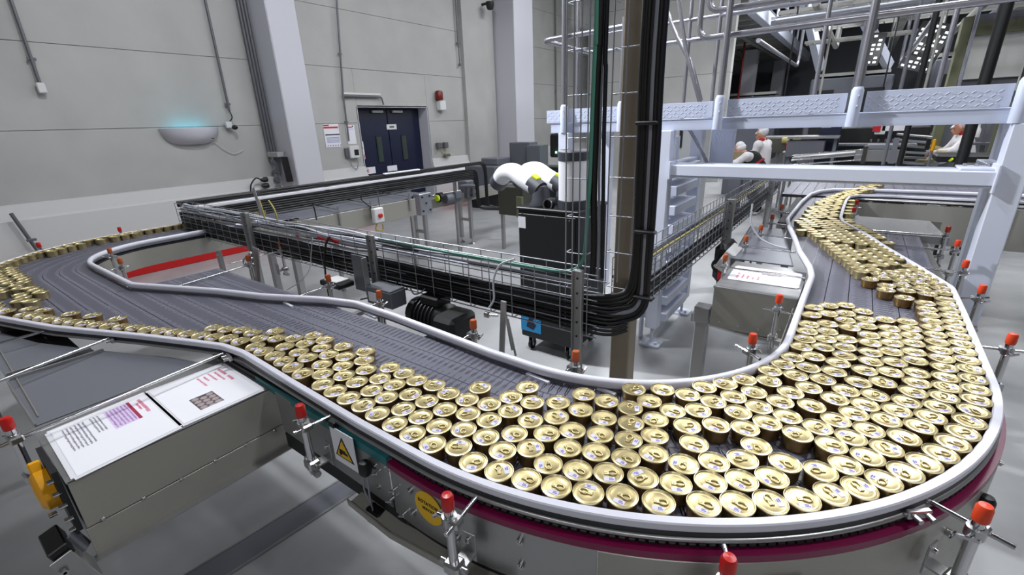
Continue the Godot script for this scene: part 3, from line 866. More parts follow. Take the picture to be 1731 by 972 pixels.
func far_cans() -> Array:
	var r := ""
	r += "281 -2789; 328 -2837; 121 -2695; -3132 -284; -3189 -248; 168 -2748; 309 -2901; 102 -2759; -3252 -272; 152 -2813; 200 -2860; 243 -2912; -3319 -274; 86 -2824; -3281 -340; 177 -2924; 224 -2976; -3486 -223; -3352 -333; 269 -3026; "
	r += "68 -2889; 112 -2940; -3419 -329; -3557 -226; -3474 -290; 158 -2989; 202 -3040; 248 -3090; 44 -2952; 89 -3003; -3565 -293; 136 -3052; 182 -3104; 227 -3154; -3660 -276; 23 -3016; 69 -3067; -3620 -331; 115 -3116; -3727 -276; "
	r += "158 -3169; 204 -3217; 0 -3079; -3690 -342; -3795 -277; 51 -3134; -3757 -336; -3861 -269; 186 -3282; -16 -3144; 30 -3202; -3824 -342; -3929 -273; 119 -3293; 242 -3392; -3890 -331; 167 -3346; -38 -3207; -3996 -271; 53 -3306; "
	r += "-3959 -333; 101 -3358; 146 -3410; -4069 -285; -61 -3273; -4026 -337; -13 -3321; 35 -3372; 208 -3516; 80 -3422; 124 -3474; -4187 -276; -4100 -345; -31 -3385; 14 -3435; 58 -3486; 188 -3584; 107 -3539; -4247 -309; -97 -3397; "
	r += "-52 -3449; -8 -3500; 40 -3550; 86 -3602; -4305 -346; 161 -3666; -118 -3461; -73 -3516; -26 -3565; 19 -3614; 141 -3730; -4359 -388; -143 -3523; -97 -3579; -50 -3627; -5 -3677; 43 -3725; -208 -3540; 116 -3793; -4410 -433; "
	r += "-163 -3590; -72 -3691; -26 -3741; 21 -3788; 93 -3856; -4458 -482; -187 -3655; -138 -3706; -92 -3755; -47 -3805; 1 -3852; -205 -3720; -4503 -535; -160 -3772; -112 -3819; -67 -3869; -4474 -596; -19 -3916; 49 -3978; -227 -3783; "
	r += "-4543 -590; -182 -3835; -134 -3883; -88 -3933; -4513 -653; -40 -3980; 41 -4053; -248 -3848; -201 -3899; -4580 -648; -154 -3947; -59 -4045; -4546 -713; -231 -3960; -4613 -708; -183 -4007; -136 -4055; -90 -4104; -4575 -775; -54 -4161; "
	r += "-4642 -770; -203 -4071; -156 -4119; -120 -4176; -54 -4228; 32 -4311; -4663 -835; -227 -4134; -186 -4188; -4617 -906; -130 -4242; -82 -4289; -4684 -900; -53 -4349; -207 -4252; -162 -4301; 33 -4450; -120 -4354; -4638 -997; -4698 -966; "
	r += "-227 -4316; -72 -4449; -185 -4368; -4646 -1063; -133 -4420; -4707 -1035; -51 -4513; 35 -4604; -202 -4433; -4648 -1131; -157 -4482; -4710 -1104; -51 -4581; -115 -4535; -222 -4500; -4710 -1172; -179 -4554; -129 -4600; -77 -4643; -48 -4703; "
	r += "38 -4767; -4710 -1241; -158 -4661; -115 -4713; -48 -4771; -4710 -1310; -184 -4723; -115 -4780; -4710 -1378; -45 -4849; -191 -4790; 42 -4972; -4710 -1447; -146 -4840; -44 -4931; -100 -4889; -4710 -1515; -168 -4903; -117 -4954; -64 -4995; "
	r += "-4710 -1584; -38 -5057; -149 -5013; -105 -5064; -4710 -1652; -31 -5139; -4710 -1721; -124 -5128; -25 -5215; -84 -5182; -4710 -1789; -11 -5281; -100 -5247; 9 -5345; 56 -5393; -4710 -1858; -73 -5308; -10 -5410; -67 -5375; -4710 -1926; "
	r += "37 -5458; 83 -5507; -4710 -1995; -34 -5473; 14 -5521; 58 -5572; 102 -5624; -4710 -2063; -10 -5584; 36 -5638; 132 -5712; -4710 -2132; 175 -5779; 108 -5775; -4710 -2200; 50 -5741; 206 -5900; 148 -5867; 79 -5861; 180 -5962; "
	r += "117 -5926; 156 -6025; 98 -5991; 201 -6075; 246 -6125; 175 -6136; 220 -6187; 269 -6233; 201 -6257; "
	return can_positions(r)

func ordinal(k: int) -> String:
	var ones := ["", "first", "second", "third", "fourth", "fifth", "sixth", "seventh", "eighth", "ninth", "tenth", "eleventh", "twelfth", "thirteenth", "fourteenth", "fifteenth", "sixteenth", "seventeenth", "eighteenth", "nineteenth"]
	if k < 20: return ones[k]
	var tens: Array = ["twent", "thirt", "fort", "fift"]
	return tens[k / 10 - 2] + ("ieth" if k % 10 == 0 else "y-" + ones[k % 10])

func cans() -> void:
	var r := LID * 0.5
	var body := MB.new().lathe(Vector3.ZERO, [Vector2(0.0, 0.001), Vector2(r * 0.80, 0.001), Vector2(r * 0.86, 0.0035), Vector2(r * 0.91, 0.008), Vector2(r * 0.955, 0.034), Vector2(r * 0.965, 0.0365)], 28)
	var rim := MB.new().lathe(Vector3.ZERO, [Vector2(r * 0.955, 0.0362), Vector2(r * 0.995, 0.0370), Vector2(r, 0.0388), Vector2(r * 0.985, 0.0402), Vector2(r * 0.955, 0.0404), Vector2(r * 0.935, 0.0398), Vector2(r * 0.92, 0.0385)], 32)
	var lid := MB.new().lathe(Vector3.ZERO, [Vector2(r * 0.925, 0.0386), Vector2(r * 0.90, 0.0378), Vector2(r * 0.87, 0.0379), Vector2(r * 0.84, 0.0384), Vector2(r * 0.70, 0.0385), Vector2(r * 0.67, 0.0381), Vector2(r * 0.30, 0.0380), Vector2(0.0, 0.0380)], 32)
	# ring pull: a flat ring, its nose and rivet, lying off-centre on the lid
	var tab := MB.new()
	var pts := []
	for k in 17:
		var a := TAU * k / 16
		pts.append(Vector3(r * 0.26 + cos(a) * r * 0.27, 0.0401, sin(a) * r * 0.20))
	tab.tube(pts, 0.0017, 6, false)
	tab.box(Vector3(-r * 0.12, 0.0398, 0), Vector3(r * 0.34, 0.0020, r * 0.30), Basis(), 0.0008)
	tab.cyl(Vector3(-r * 0.16, 0.0395, 0), Vector3(-r * 0.16, 0.0417, 0), 0.0026, 10)
	# the date code: a pale stamped patch with darker ink dashes, off to one side
	var patch := MB.new().box(Vector3(0, 0.0386, r * 0.52), Vector3(r * 0.70, 0.0005, r * 0.34), Basis(), 0.0001)
	var ink := MB.new()
	for row in 2:
		for k in 4:
			if (row * 4 + k) % 5 != 3:
				ink.box(Vector3(r * (0.02 + k * 0.075), 0.0389, r * (0.46 + row * 0.115)), Vector3(r * 0.06, 0.0004, r * 0.08))
	var bm := with(body, M.gold_body)
	var rm := with(rim, M.gold_rim)
	var lm := with(lid, M.gold_lid)
	var tm := with(tab, M.ring_pull)
	var pm := with(patch, M.code_print)
	var im := with(ink, M.code_ink)
	var proto := Node3D.new()
	place("body", bm, Vector3.ZERO, proto)
	var l := place("lid", lm, Vector3.ZERO, proto)
	place("rim", rm, Vector3.ZERO, l)
	place("ring_pull", tm, Vector3.ZERO, proto)
	var p := place("date_code", pm, Vector3.ZERO, proto)
	place("code_ink", im, Vector3.ZERO, p)
	var pos := near_cans()
	# rank every can by its distance from the outer rail (its row) and its place along the rail
	var op := walk(outer, 0.01)
	var rows := {}
	for i in pos.size():
		var q: Vector2 = pos[i]
		var best := 9.0
		var at := 0
		for k in op.size():
			var d: float = q.distance_squared_to(op[k])
			if d < best:
				best = d
				at = k
		var zone := "bend" if q.y > -1.75 and q.x > -0.86 else "column" if q.x > -0.2 else "straight" if q.x > -1.9 else "left"
		var key := "%s %d" % [zone, int(roundf((sqrt(best) - 0.044) / 0.0585))]
		if not rows.has(key): rows[key] = []
		rows[key].append([at, i])
	var label := {}
	for key in rows:
		var list: Array = rows[key]
		list.sort_custom(func(a, b): return a[0] < b[0])
		var zone: String = key.split(" ")[0]
		var row := int(key.split(" ")[1]) + 1
		for k in list.size():
			var where := "against the rail" if row == 1 else "%s row in" % ordinal(row)
			match zone:
				"bend": label[list[k][1]] = "gold can in the front bend, %s, %s counted from the left" % [where, ordinal(k + 1)]
				"column": label[list[k][1]] = "gold can of the right-hand column, %s, %s one back from the bend" % [where, ordinal(k + 1)]
				"straight": label[list[k][1]] = "gold can on the straight before the bend, %s, %s from the left" % [where, ordinal(k + 1)]
				_: label[list[k][1]] = "gold can in the thin left-hand row, %s, %s from the left" % [where, ordinal(k + 1)]
	var alone := [[Vector2(0.161, -2.564), "gold can set apart on bare chain, left of the right-hand column of cans"], [Vector2(0.265, -2.37), "gold can whose whole side shows, foremost on the column's inner edge at right"]]
	for s in alone:
		var best := 9.0
		var at := 0
		for i in pos.size():
			var d: float = pos[i].distance_to(s[0])
			if d < best:
				best = d
				at = i
		label[at] = s[1]
	for i in pos.size():
		var q: Vector2 = pos[i]
		var o := proto.duplicate()
		o.name = numbered("food_can")
		add_child(o)
		o.position = Vector3(q.x, BELT + 0.0002, q.y)
		# cans turn a little as they ride: most codes lie towards the viewer's side
		var turn := rng.randfn(0.0, 0.8) + (0.3 if q.x < 0 else 0.7)
		if rng.randf() < 0.25: turn += PI
		o.rotation.y = turn
		tag(o, label[i], "can", "gold ring-pull cans riding on the conveyor")
	proto.free()
	# the cans past the three hundred nearest: one object of copies
	var all := MB.new()
	all.lathe(Vector3.ZERO, [Vector2(r * 0.84, 0.001), Vector2(r * 0.90, 0.008), Vector2(r * 0.95, 0.0355), Vector2(r, 0.0375), Vector2(r, 0.039), Vector2(r * 0.95, 0.0403), Vector2(r * 0.9, 0.0376), Vector2(r * 0.3, 0.0372), Vector2(0, 0.0372)], 20)
	var am := with(all, M.gold_lid)
	var fp := far_cans()
	var mm := MultiMesh.new()
	mm.transform_format = MultiMesh.TRANSFORM_3D
	mm.mesh = am
	mm.instance_count = fp.size()
	for i in fp.size():
		mm.set_instance_transform(i, Transform3D(Basis(), Vector3(fp[i].x, BELT + 0.0002, fp[i].y)))
	var mi := MultiMeshInstance3D.new()
	mi.name = numbered("distant_food_cans")
	mi.multimesh = mm
	add_child(mi)
	tag(mi, "gold cans too far off to count, at far right and along the far left bend", "cans", "", "stuff")

# ---- guide-rail brackets: post, coloured cap, cross rod, clamps and an arm to the frame
func bracket(x: float, z: float, rail: Vector2, cap: Material, label: String, arm := true, low := 0.93, tail := 0.035) -> void:
	var o := thing("rail_bracket", label, "rail bracket", Vector3(x, low, z), "capped guide-rail brackets")
	put("post", MB.new().cyl(Vector3(x, low, z), Vector3(x, 1.135, z), 0.0105, 14), M.chrome, o)
	put("cap", MB.new().lathe(Vector3(x, 1.122, z), [Vector2(0.0125, 0.0), Vector2(0.0135, 0.004), Vector2(0.0132, 0.030), Vector2(0.0105, 0.036), Vector2(0.0, 0.0375)], 18), cap, o)
	var to := Vector2(rail.x - x, rail.y - z)
	var d := to.normalized()
	var d3 := Vector3(d.x, 0, d.y)
	var side := Vector3(-d.y, 0, d.x)
	var off := side * 0.017
	var a := Vector3(x, 1.094, z) + off - d3 * tail
	var e := Vector3(rail.x, 1.092, rail.y) + off - d3 * 0.006
	put("cross_rod", MB.new().cyl(a, e, 0.0052, 10), M.chrome, o)
	var bs := Basis(side, Vector3.UP, d3)
	var cl := MB.new().box(Vector3(x, 1.094, z) + side * 0.009, Vector3(0.038, 0.020, 0.030), bs, 0.004)
	cl.lathe(Vector3(x, 1.082, z), [Vector2(0.0105, 0), Vector2(0.016, 0.001), Vector2(0.016, 0.023), Vector2(0.0105, 0.024)], 14)
	var clamp_part := put("clamp", cl, M.bolt_steel, o)
	var kn := MB.new().cyl(Vector3(x, 1.094, z) - side * 0.012, Vector3(x, 1.094, z) - side * 0.030, 0.0055, 8)
	kn.bar(Vector3(x, 1.100, z) - side * 0.030 - d3 * 0.016, Vector3(x, 1.088, z) - side * 0.030 + d3 * 0.016, 0.006, 0.005)
	put("clamp_screw", kn, M.chrome, clamp_part)
	if arm:
		var f := Vector3(x, 1.0, z) + d3 * 0.048
		var y := 0.965
		var lc := MB.new().box(Vector3(x, y, z), Vector3(0.040, 0.030, 0.034), bs, 0.005)
		lc.cyl(Vector3(x, y, z) - side * 0.034, Vector3(x, y, z) + side * 0.034, 0.008, 10)
		put("lower_clamp", lc, M.bolt_steel, o)
		put("foot_clamp", MB.new().cyl(Vector3(x, low + 0.008, z) - side * 0.026, Vector3(x, low + 0.008, z) + side * 0.026, 0.010, 10), M.bolt_steel, o)
		put("arm", MB.new().bar(Vector3(x, y - 0.004, z) + side * 0.008, Vector3(f.x, y - 0.004, f.z) + side * 0.008, 0.034, 0.006, Vector3.UP, 0.001).box(Vector3(f.x, y + 0.01, f.z) + side * 0.008, Vector3(0.034, 0.075, 0.004), bs, 0.001), M.brushed_steel, o)
		put("arm_bolt", MB.new().cyl(Vector3(f.x, y + 0.032, f.z) + side * 0.008 - d3 * 0.002, Vector3(f.x, y + 0.032, f.z) + side * 0.008 - d3 * 0.009, 0.006, 8), M.chrome, o)

func brackets() -> void:
	var red: Material = M.cap_red
	var org: Material = M.cap_orange
	var ver: Material = M.cap_vermilion
	bracket(-0.055, -0.655, Vector2(-0.092, -0.735), red, "red-capped bracket standing at the bottom edge, under the front bend", true, 0.90)
	bracket(-0.545, -0.49, Vector2(-0.555, -0.57), red, "red-capped bracket beside the yellow round sticker", true, 0.90)
	bracket(-1.098, -0.498, Vector2(-1.09, -0.572), red, "red-capped bracket left of the yellow warning triangle", true, 0.93)
	bracket(-1.72, -0.022, Vector2(-1.775, -0.575), red, "red-capped bracket at the left edge, its long rod crossing to the papers' corner", true, 0.90, 0.05)
	bracket(-2.21, -0.015, Vector2(-2.335, -0.385), red, "bracket out at the left whose rod crosses the bare steel cover", false, 0.92)
	bracket(-2.67, -0.02, Vector2(-2.668, -0.245), red, "bracket beyond the left edge whose short rod crosses the last cover", false, 0.92)
	bracket(0.306, -1.030, Vector2(0.222, -1.072), ver, "orange-capped bracket in the lower right corner", true, 0.90, 0.05)
	bracket(0.512, -2.015, Vector2(0.437, -2.0), ver, "orange-capped bracket at the right edge, half-way up", true, 0.90, 0.06)
	bracket(0.520, -2.565, Vector2(0.442, -2.52), ver, "orange-capped bracket right of the can column, nearest the white legs", true, 0.90, 0.05)
	bracket(0.520, -2.975, Vector2(0.330, -2.965), ver, "orange-capped bracket with long rod over the grey chain, second from white legs", true, 0.90, 0.03)
	bracket(0.545, -3.445, Vector2(0.185, -3.43), ver, "orange-capped bracket before the crossing belt, third along from white legs", true, 0.90, 0.02)
	bracket(0.545, -3.84, Vector2(0.06, -3.83), ver, "farthest orange-capped bracket before the crossing belt's steel panel", true, 0.90, 0.02)
	bracket(-0.619, -1.165, Vector2(-0.62, -1.09), org, "orange-capped bracket in front of the fume extractor's wheels", true, 0.92)
	bracket(-1.066, -1.180, Vector2(-1.06, -1.10), org, "orange-capped bracket right of the black gearmotor, behind inner rail", true, 0.92)
	bracket(-1.653, -1.205, Vector2(-1.645, -1.13), org, "orange-capped bracket before the small grey junction box", true, 0.92)
	bracket(-2.081, -1.225, Vector2(-2.07, -1.02), org, "orange-capped bracket beside the upright grey plate behind inner rail", true, 0.92)
	bracket(-2.876, -1.20, Vector2(-2.80, -0.76), org, "orange-capped bracket with silver hook at the left basket post", true, 0.92)
	bracket(-3.044, -1.49, Vector2(-3.02, -1.15), org, "orange-capped bracket just behind the left basket post", true, 0.92)
	bracket(-0.175, -1.590, Vector2(-0.125, -1.555), ver, "red-capped bracket inside the bend, below the right papers box", true, 0.90, 0.05)
	bracket(-0.152, -2.035, Vector2(-0.085, -2.03), ver, "red-capped bracket in front of the right-hand papers box", true, 0.90, 0.05)
	bracket(-0.468, -2.545, Vector2(-0.085, -2.55), org, "orange-capped bracket whose rod crosses above the right-hand papers", true, 0.92, 0.05)
	bracket(-0.456, -3.035, Vector2(-0.18, -3.04), org, "orange-capped bracket with rod over the grey cover behind right papers", true, 0.92)
	bracket(-0.430, -3.40, Vector2(-0.24, -3.40), org, "bracket by the black motor beside the right-hand cable basket", true, 0.92)
	bracket(-0.420, -3.82, Vector2(-0.31, -3.82), org, "second last bracket of the inner rail beside the right basket", true, 0.92)
	bracket(-0.415, -4.30, Vector2(-0.33, -4.30), org, "last bracket of the inner rail before the crossing belt", true, 0.92)
	bracket(-3.956, -0.80, Vector2(-4.03, -0.75), org, "orange-capped bracket inside the left bend, the farther of two", true, 0.92)
	bracket(-3.553, -0.75, Vector2(-3.555, -0.665), org, "orange-capped bracket inside the left bend, the nearer of two", true, 0.92)
	bracket(-4.835, -1.085, Vector2(-4.76, -1.085), red, "dark red-capped bracket behind the far left cans, nearer the cable basket", true, 0.92)
	bracket(-4.705, -0.575, Vector2(-4.62, -0.61), red, "dark red-capped bracket behind the far left cans, nearer the left edge", true, 0.92)
	bracket(0.075, -4.74, Vector2(0.0, -4.74), red, "small red-capped bracket against the crossing belt's steel panel, farther one", true, 0.92)
	bracket(0.062, -4.36, Vector2(-0.008, -4.36), red, "small red-capped bracket against the crossing belt's steel panel, nearer one", true, 0.92)

# a picture painted from simple marks: the print on a paper sheet
func sheet_image(kind: int) -> ImageTexture:
	var im := Image.create(420, 297, false, Image.FORMAT_RGB8)
	im.fill(Color(0.93, 0.93, 0.95))
	var pink := Color(0.78, 0.24, 0.40)
	var ink := Color(0.35, 0.34, 0.40)
	var g := RandomNumberGenerator.new()
	g.seed = 5 + kind
	var words := func(x: int, y: int, w: int, h: int, c: Color):
		var at := x
		while at < x + w:
			var l := g.randi_range(2, 5)
			im.fill_rect(Rect2i(at, y + g.randi_range(0, 1), l, h - g.randi_range(0, 2)), c)
			at += l + g.randi_range(1, 2)
	if kind == 0:      # heading, two paragraphs, a tinted table under a magenta bar
		words.call(36, 20, 150, 12, pink)
		words.call(70, 36, 70, 8, pink)
		im.fill_rect(Rect2i(24, 56, 190, 11), Color(0.62, 0.05, 0.26))
		im.fill_rect(Rect2i(24, 67, 190, 76), Color(0.86, 0.78, 0.92))
		for k in 6:
			words.call(30, 71 + k * 12, 172, 6, Color(0.52, 0.36, 0.58))
		for k in 3:
			words.call(30, 160 + k * 11, 150, 6, ink)
		for k in 6:
			words.call(30, 205 + k * 12, 210, 6, ink)
	else:              # heading, short lines and a photograph of can lids
		words.call(40, 22, 90, 13, pink)
		words.call(150, 22, 60, 13, pink)
		words.call(60, 48, 120, 9, pink)
		words.call(50, 72, 100, 9, pink)
		words.call(66, 96, 60, 9, pink)
		words.call(60, 120, 110, 9, pink)
		im.fill_rect(Rect2i(240, 130, 130, 90), Color(0.25, 0.22, 0.25))
		for j in 3:
			for i in 4:
				var cx := 258 + i * 32 + (j % 2) * 14
				var cy := 146 + j * 28
				for y in range(-15, 16):
					for x in range(-16, 17):
						var d := x * x / 256.0 + y * y / 225.0
						if d < 1.0 and cx + x < 370 and cx + x > 240 and cy + y < 220:
							im.set_pixel(cx + x, cy + y, Color(0.66, 0.60, 0.60) if d < 0.6 else Color(0.50, 0.44, 0.45))
	return ImageTexture.create_from_image(im)

# a sheet of paper lying flat: corner o, edges u (print's left to right) and w (print's top to bottom)
func paper(o: Vector3, u: Vector3, w: Vector3, tex: Texture2D, label: String) -> void:
	var m := mat("paper_%d" % M.size(), Color(1, 1, 1), 0.4)
	m.albedo_texture = tex
	m.clearcoat_enabled = true
	m.clearcoat = 0.4
	var t := thing("printed_sheet", label, "paper sheet", o + (u + w) * 0.5)
	var b := MB.new()
	var a := o
	var c := o + u
	var d := o + u + w
	var e := o + w
	b.tri(a, c, d, Vector3.UP, Vector3.UP, Vector3.UP, Vector2(0, 0), Vector2(1, 0), Vector2(1, 1))
	b.tri(a, d, e, Vector3.UP, Vector3.UP, Vector3.UP, Vector2(0, 0), Vector2(1, 1), Vector2(0, 1))
	put("page", b, m, t)
	var s := MB.new()
	var y := Vector3(0, -0.0012, 0)
	var k := u.normalized() * 0.006
	var q := w.normalized() * 0.006
	s.bar(a - q - k + y, e + q - k + y, 0.012, 0.001)
	s.bar(c - q + k + y, d + q + k + y, 0.012, 0.001)
	s.bar(a - q + y, c - q + y, 0.012, 0.001)
	s.bar(e + q + y, d + q + y, 0.012, 0.001)
	put("sleeve_edge", s, M.sticker_white, t)

func drive_box_left() -> void:
	# bare steel covers outside the near rail
	var c1 := thing("steel_cover", "bare dark steel cover at the left edge, farther of the two plain covers", "machine cover", Vector3(-2.65, 1.05, -0.15))
	put("plate", slab([Vector2(-3.1, -0.075), Vector2(-2.36, -0.075), Vector2(-2.36, -0.325), Vector2(-2.66, -0.21), Vector2(-3.1, -0.105)], 1.05, 0.006), M.dark_steel_plate, c1)
	put("raised_edge", MB.new().bar(Vector3(-2.365, 1.054, -0.08), Vector3(-2.365, 1.054, -0.32), 0.012, 0.012), M.brushed_steel, c1)
	var c2 := thing("steel_cover", "bare dark steel cover between the two long rods beside the papers", "machine cover", Vector3(-2.08, 1.05, -0.25))
	put("plate", slab([Vector2(-2.31, -0.075), Vector2(-1.845, -0.075), Vector2(-1.845, -0.525), Vector2(-2.0, -0.475), Vector2(-2.31, -0.345)], 1.05, 0.006), M.dark_steel_plate, c2)
	put("raised_edge", MB.new().bar(Vector3(-2.305, 1.054, -0.08), Vector3(-2.305, 1.054, -0.345), 0.012, 0.012), M.brushed_steel, c2)
	put("folded_flange", MB.new().box(Vector3(-2.08, 1.03, -0.073), Vector3(0.46, 0.05, 0.004)), M.brushed_steel, c2)
	put("underframe", MB.new().box(Vector3(-2.35, 0.985, -0.2), Vector3(1.5, 0.06, 0.22)), M.dark_frame, c1)
	# the drive box with the two papers
	var b := thing("drive_box", "bright stainless box at lower left with two printed sheets on top", "machine box", Vector3(-1.64, 0.79, -0.34))
	put("top_plate", slab([Vector2(-1.84, -0.062), Vector2(-1.448, -0.062), Vector2(-1.448, -0.615), Vector2(-1.70, -0.635), Vector2(-1.84, -0.585)], 1.0485, 0.004), M.brushed_steel, b)
	put("front_panel", MB.new().box(Vector3(-1.4505, 0.974, -0.338), Vector3(0.005, 0.148, 0.548), Basis(), 0.001), M.satin_steel_panel, b)
	put("lower_panel", MB.new().box(Vector3(-1.4505, 0.852, -0.338), Vector3(0.005, 0.090, 0.556), Basis(), 0.001), M.satin_steel_panel, b)
	put("bottom_flange", MB.new().box(Vector3(-1.44, 0.806, -0.338), Vector3(0.03, 0.004, 0.57)), M.brushed_steel, b)
	put("body", MB.new().box(Vector3(-1.65, 0.925, -0.338), Vector3(0.385, 0.235, 0.546)), M.dark_steel_plate, b)
	var bolt := with(MB.new().lathe(Vector3.ZERO, [Vector2(0.006, 0), Vector2(0.006, 0.002), Vector2(0.004, 0.0045), Vector2(0, 0.005)], 10, Basis(Vector3.BACK, -PI / 2)), M.bolt_steel)
	for q in [Vector3(-1.448, 0.904, -0.097), Vector3(-1.448, 0.9, -0.186), Vector3(-1.448, 0.896, -0.278), Vector3(-1.448, 0.897, -0.371), Vector3(-1.448, 0.895, -0.463), Vector3(-1.448, 0.891, -0.557)]:
		place("bolt", bolt, q - b.position, b)
	paper(Vector3(-1.775, 1.0515, -0.318), Vector3(0.312, 0, 0.005), Vector3(0.012, 0, 0.228), sheet_image(0), "printed sheet with a purple table, left one on the stainless box")
	paper(Vector3(-1.765, 1.0515, -0.557), Vector3(0.305, 0, 0.005), Vector3(-0.008, 0, 0.222), sheet_image(1), "printed sheet with pink lines and a photo of cans, right one on the stainless box")
	# the drive at the box's outer side: bearing plate, yellow guard, bolts, lower tensioner
	var g := thing("drive_guard", "yellow plastic drive guard with black bearing plate at the far left edge", "machine guard", Vector3(-1.53, 0.92, -0.03))
	put("bearing_plate", MB.new().prism([Vector2(-0.12, 0.12), Vector2(0.05, 0.12), Vector2(0.06, -0.06), Vector2(-0.06, -0.10), Vector2(-0.13, 0.02)], Transform3D(Basis(), Vector3(-1.515, 0.96, -0.058)), 0.012), M.dark_frame, g)
	put("yellow_cover", MB.new().lathe(Vector3(-1.545, 1.005, -0.045), [Vector2(0.056, 0.0), Vector2(0.056, 0.024), Vector2(0.044, 0.034), Vector2(0.0, 0.036)], 8, Basis(Vector3.RIGHT, PI / 2)).box(Vector3(-1.565, 1.065, -0.03), Vector3(0.03, 0.03, 0.025), Basis(Vector3.BACK, 0.4), 0.004), M.safety_yellow, g)
	for q in [[-1.475, 1.055, -0.05], [-1.468, 1.02, -0.05], [-1.462, 0.985, -0.05], [-1.458, 0.945, -0.05], [-1.47, 0.905, -0.05], [-1.6, 1.04, -0.04], [-1.61, 0.985, -0.03], [-1.53, 0.935, -0.03]]:
		put("bolt", MB.new().cyl(Vector3(q[0], q[1], q[2]), Vector3(q[0], q[1], q[2] + 0.016), 0.0065, 8), M.chrome, g)
	var k := thing("chain_tensioner", "bolted steel bracket block with black pad hanging low at the left edge", "machine bracket", Vector3(-1.49, 0.75, -0.01))
	var tilt := Basis(Vector3.RIGHT, 0.25)
	put("block", MB.new().box(Vector3(-1.49, 0.80, -0.022), Vector3(0.11, 0.14, 0.035), tilt, 0.003), M.satin_steel_panel, k)
	put("black_pad", MB.new().box(Vector3(-1.49, 0.875, -0.005), Vector3(0.105, 0.04, 0.04), tilt, 0.003), M.black_rubber, k)
	put("hanger_arm", MB.new().bar(Vector3(-1.465, 0.90, -0.035), Vector3(-1.455, 0.845, -0.05), 0.03, 0.008), M.dark_steel_plate, k)
	put("edge_plate", MB.new().box(Vector3(-1.432, 0.80, -0.018), Vector3(0.006, 0.15, 0.045), tilt, 0.001), M.brushed_steel, k)
	for y in [0.835, 0.765]:
		put("tie_rod", MB.new().cyl(Vector3(-1.57, y, 0.004), Vector3(-1.415, y, 0.004), 0.004, 8), M.chrome, k)
		for x in [-1.565, -1.42]:
			put("nut", MB.new().cyl(Vector3(x - 0.005, y, 0.004), Vector3(x + 0.005, y, 0.004), 0.009, 6), M.bolt_steel, k)

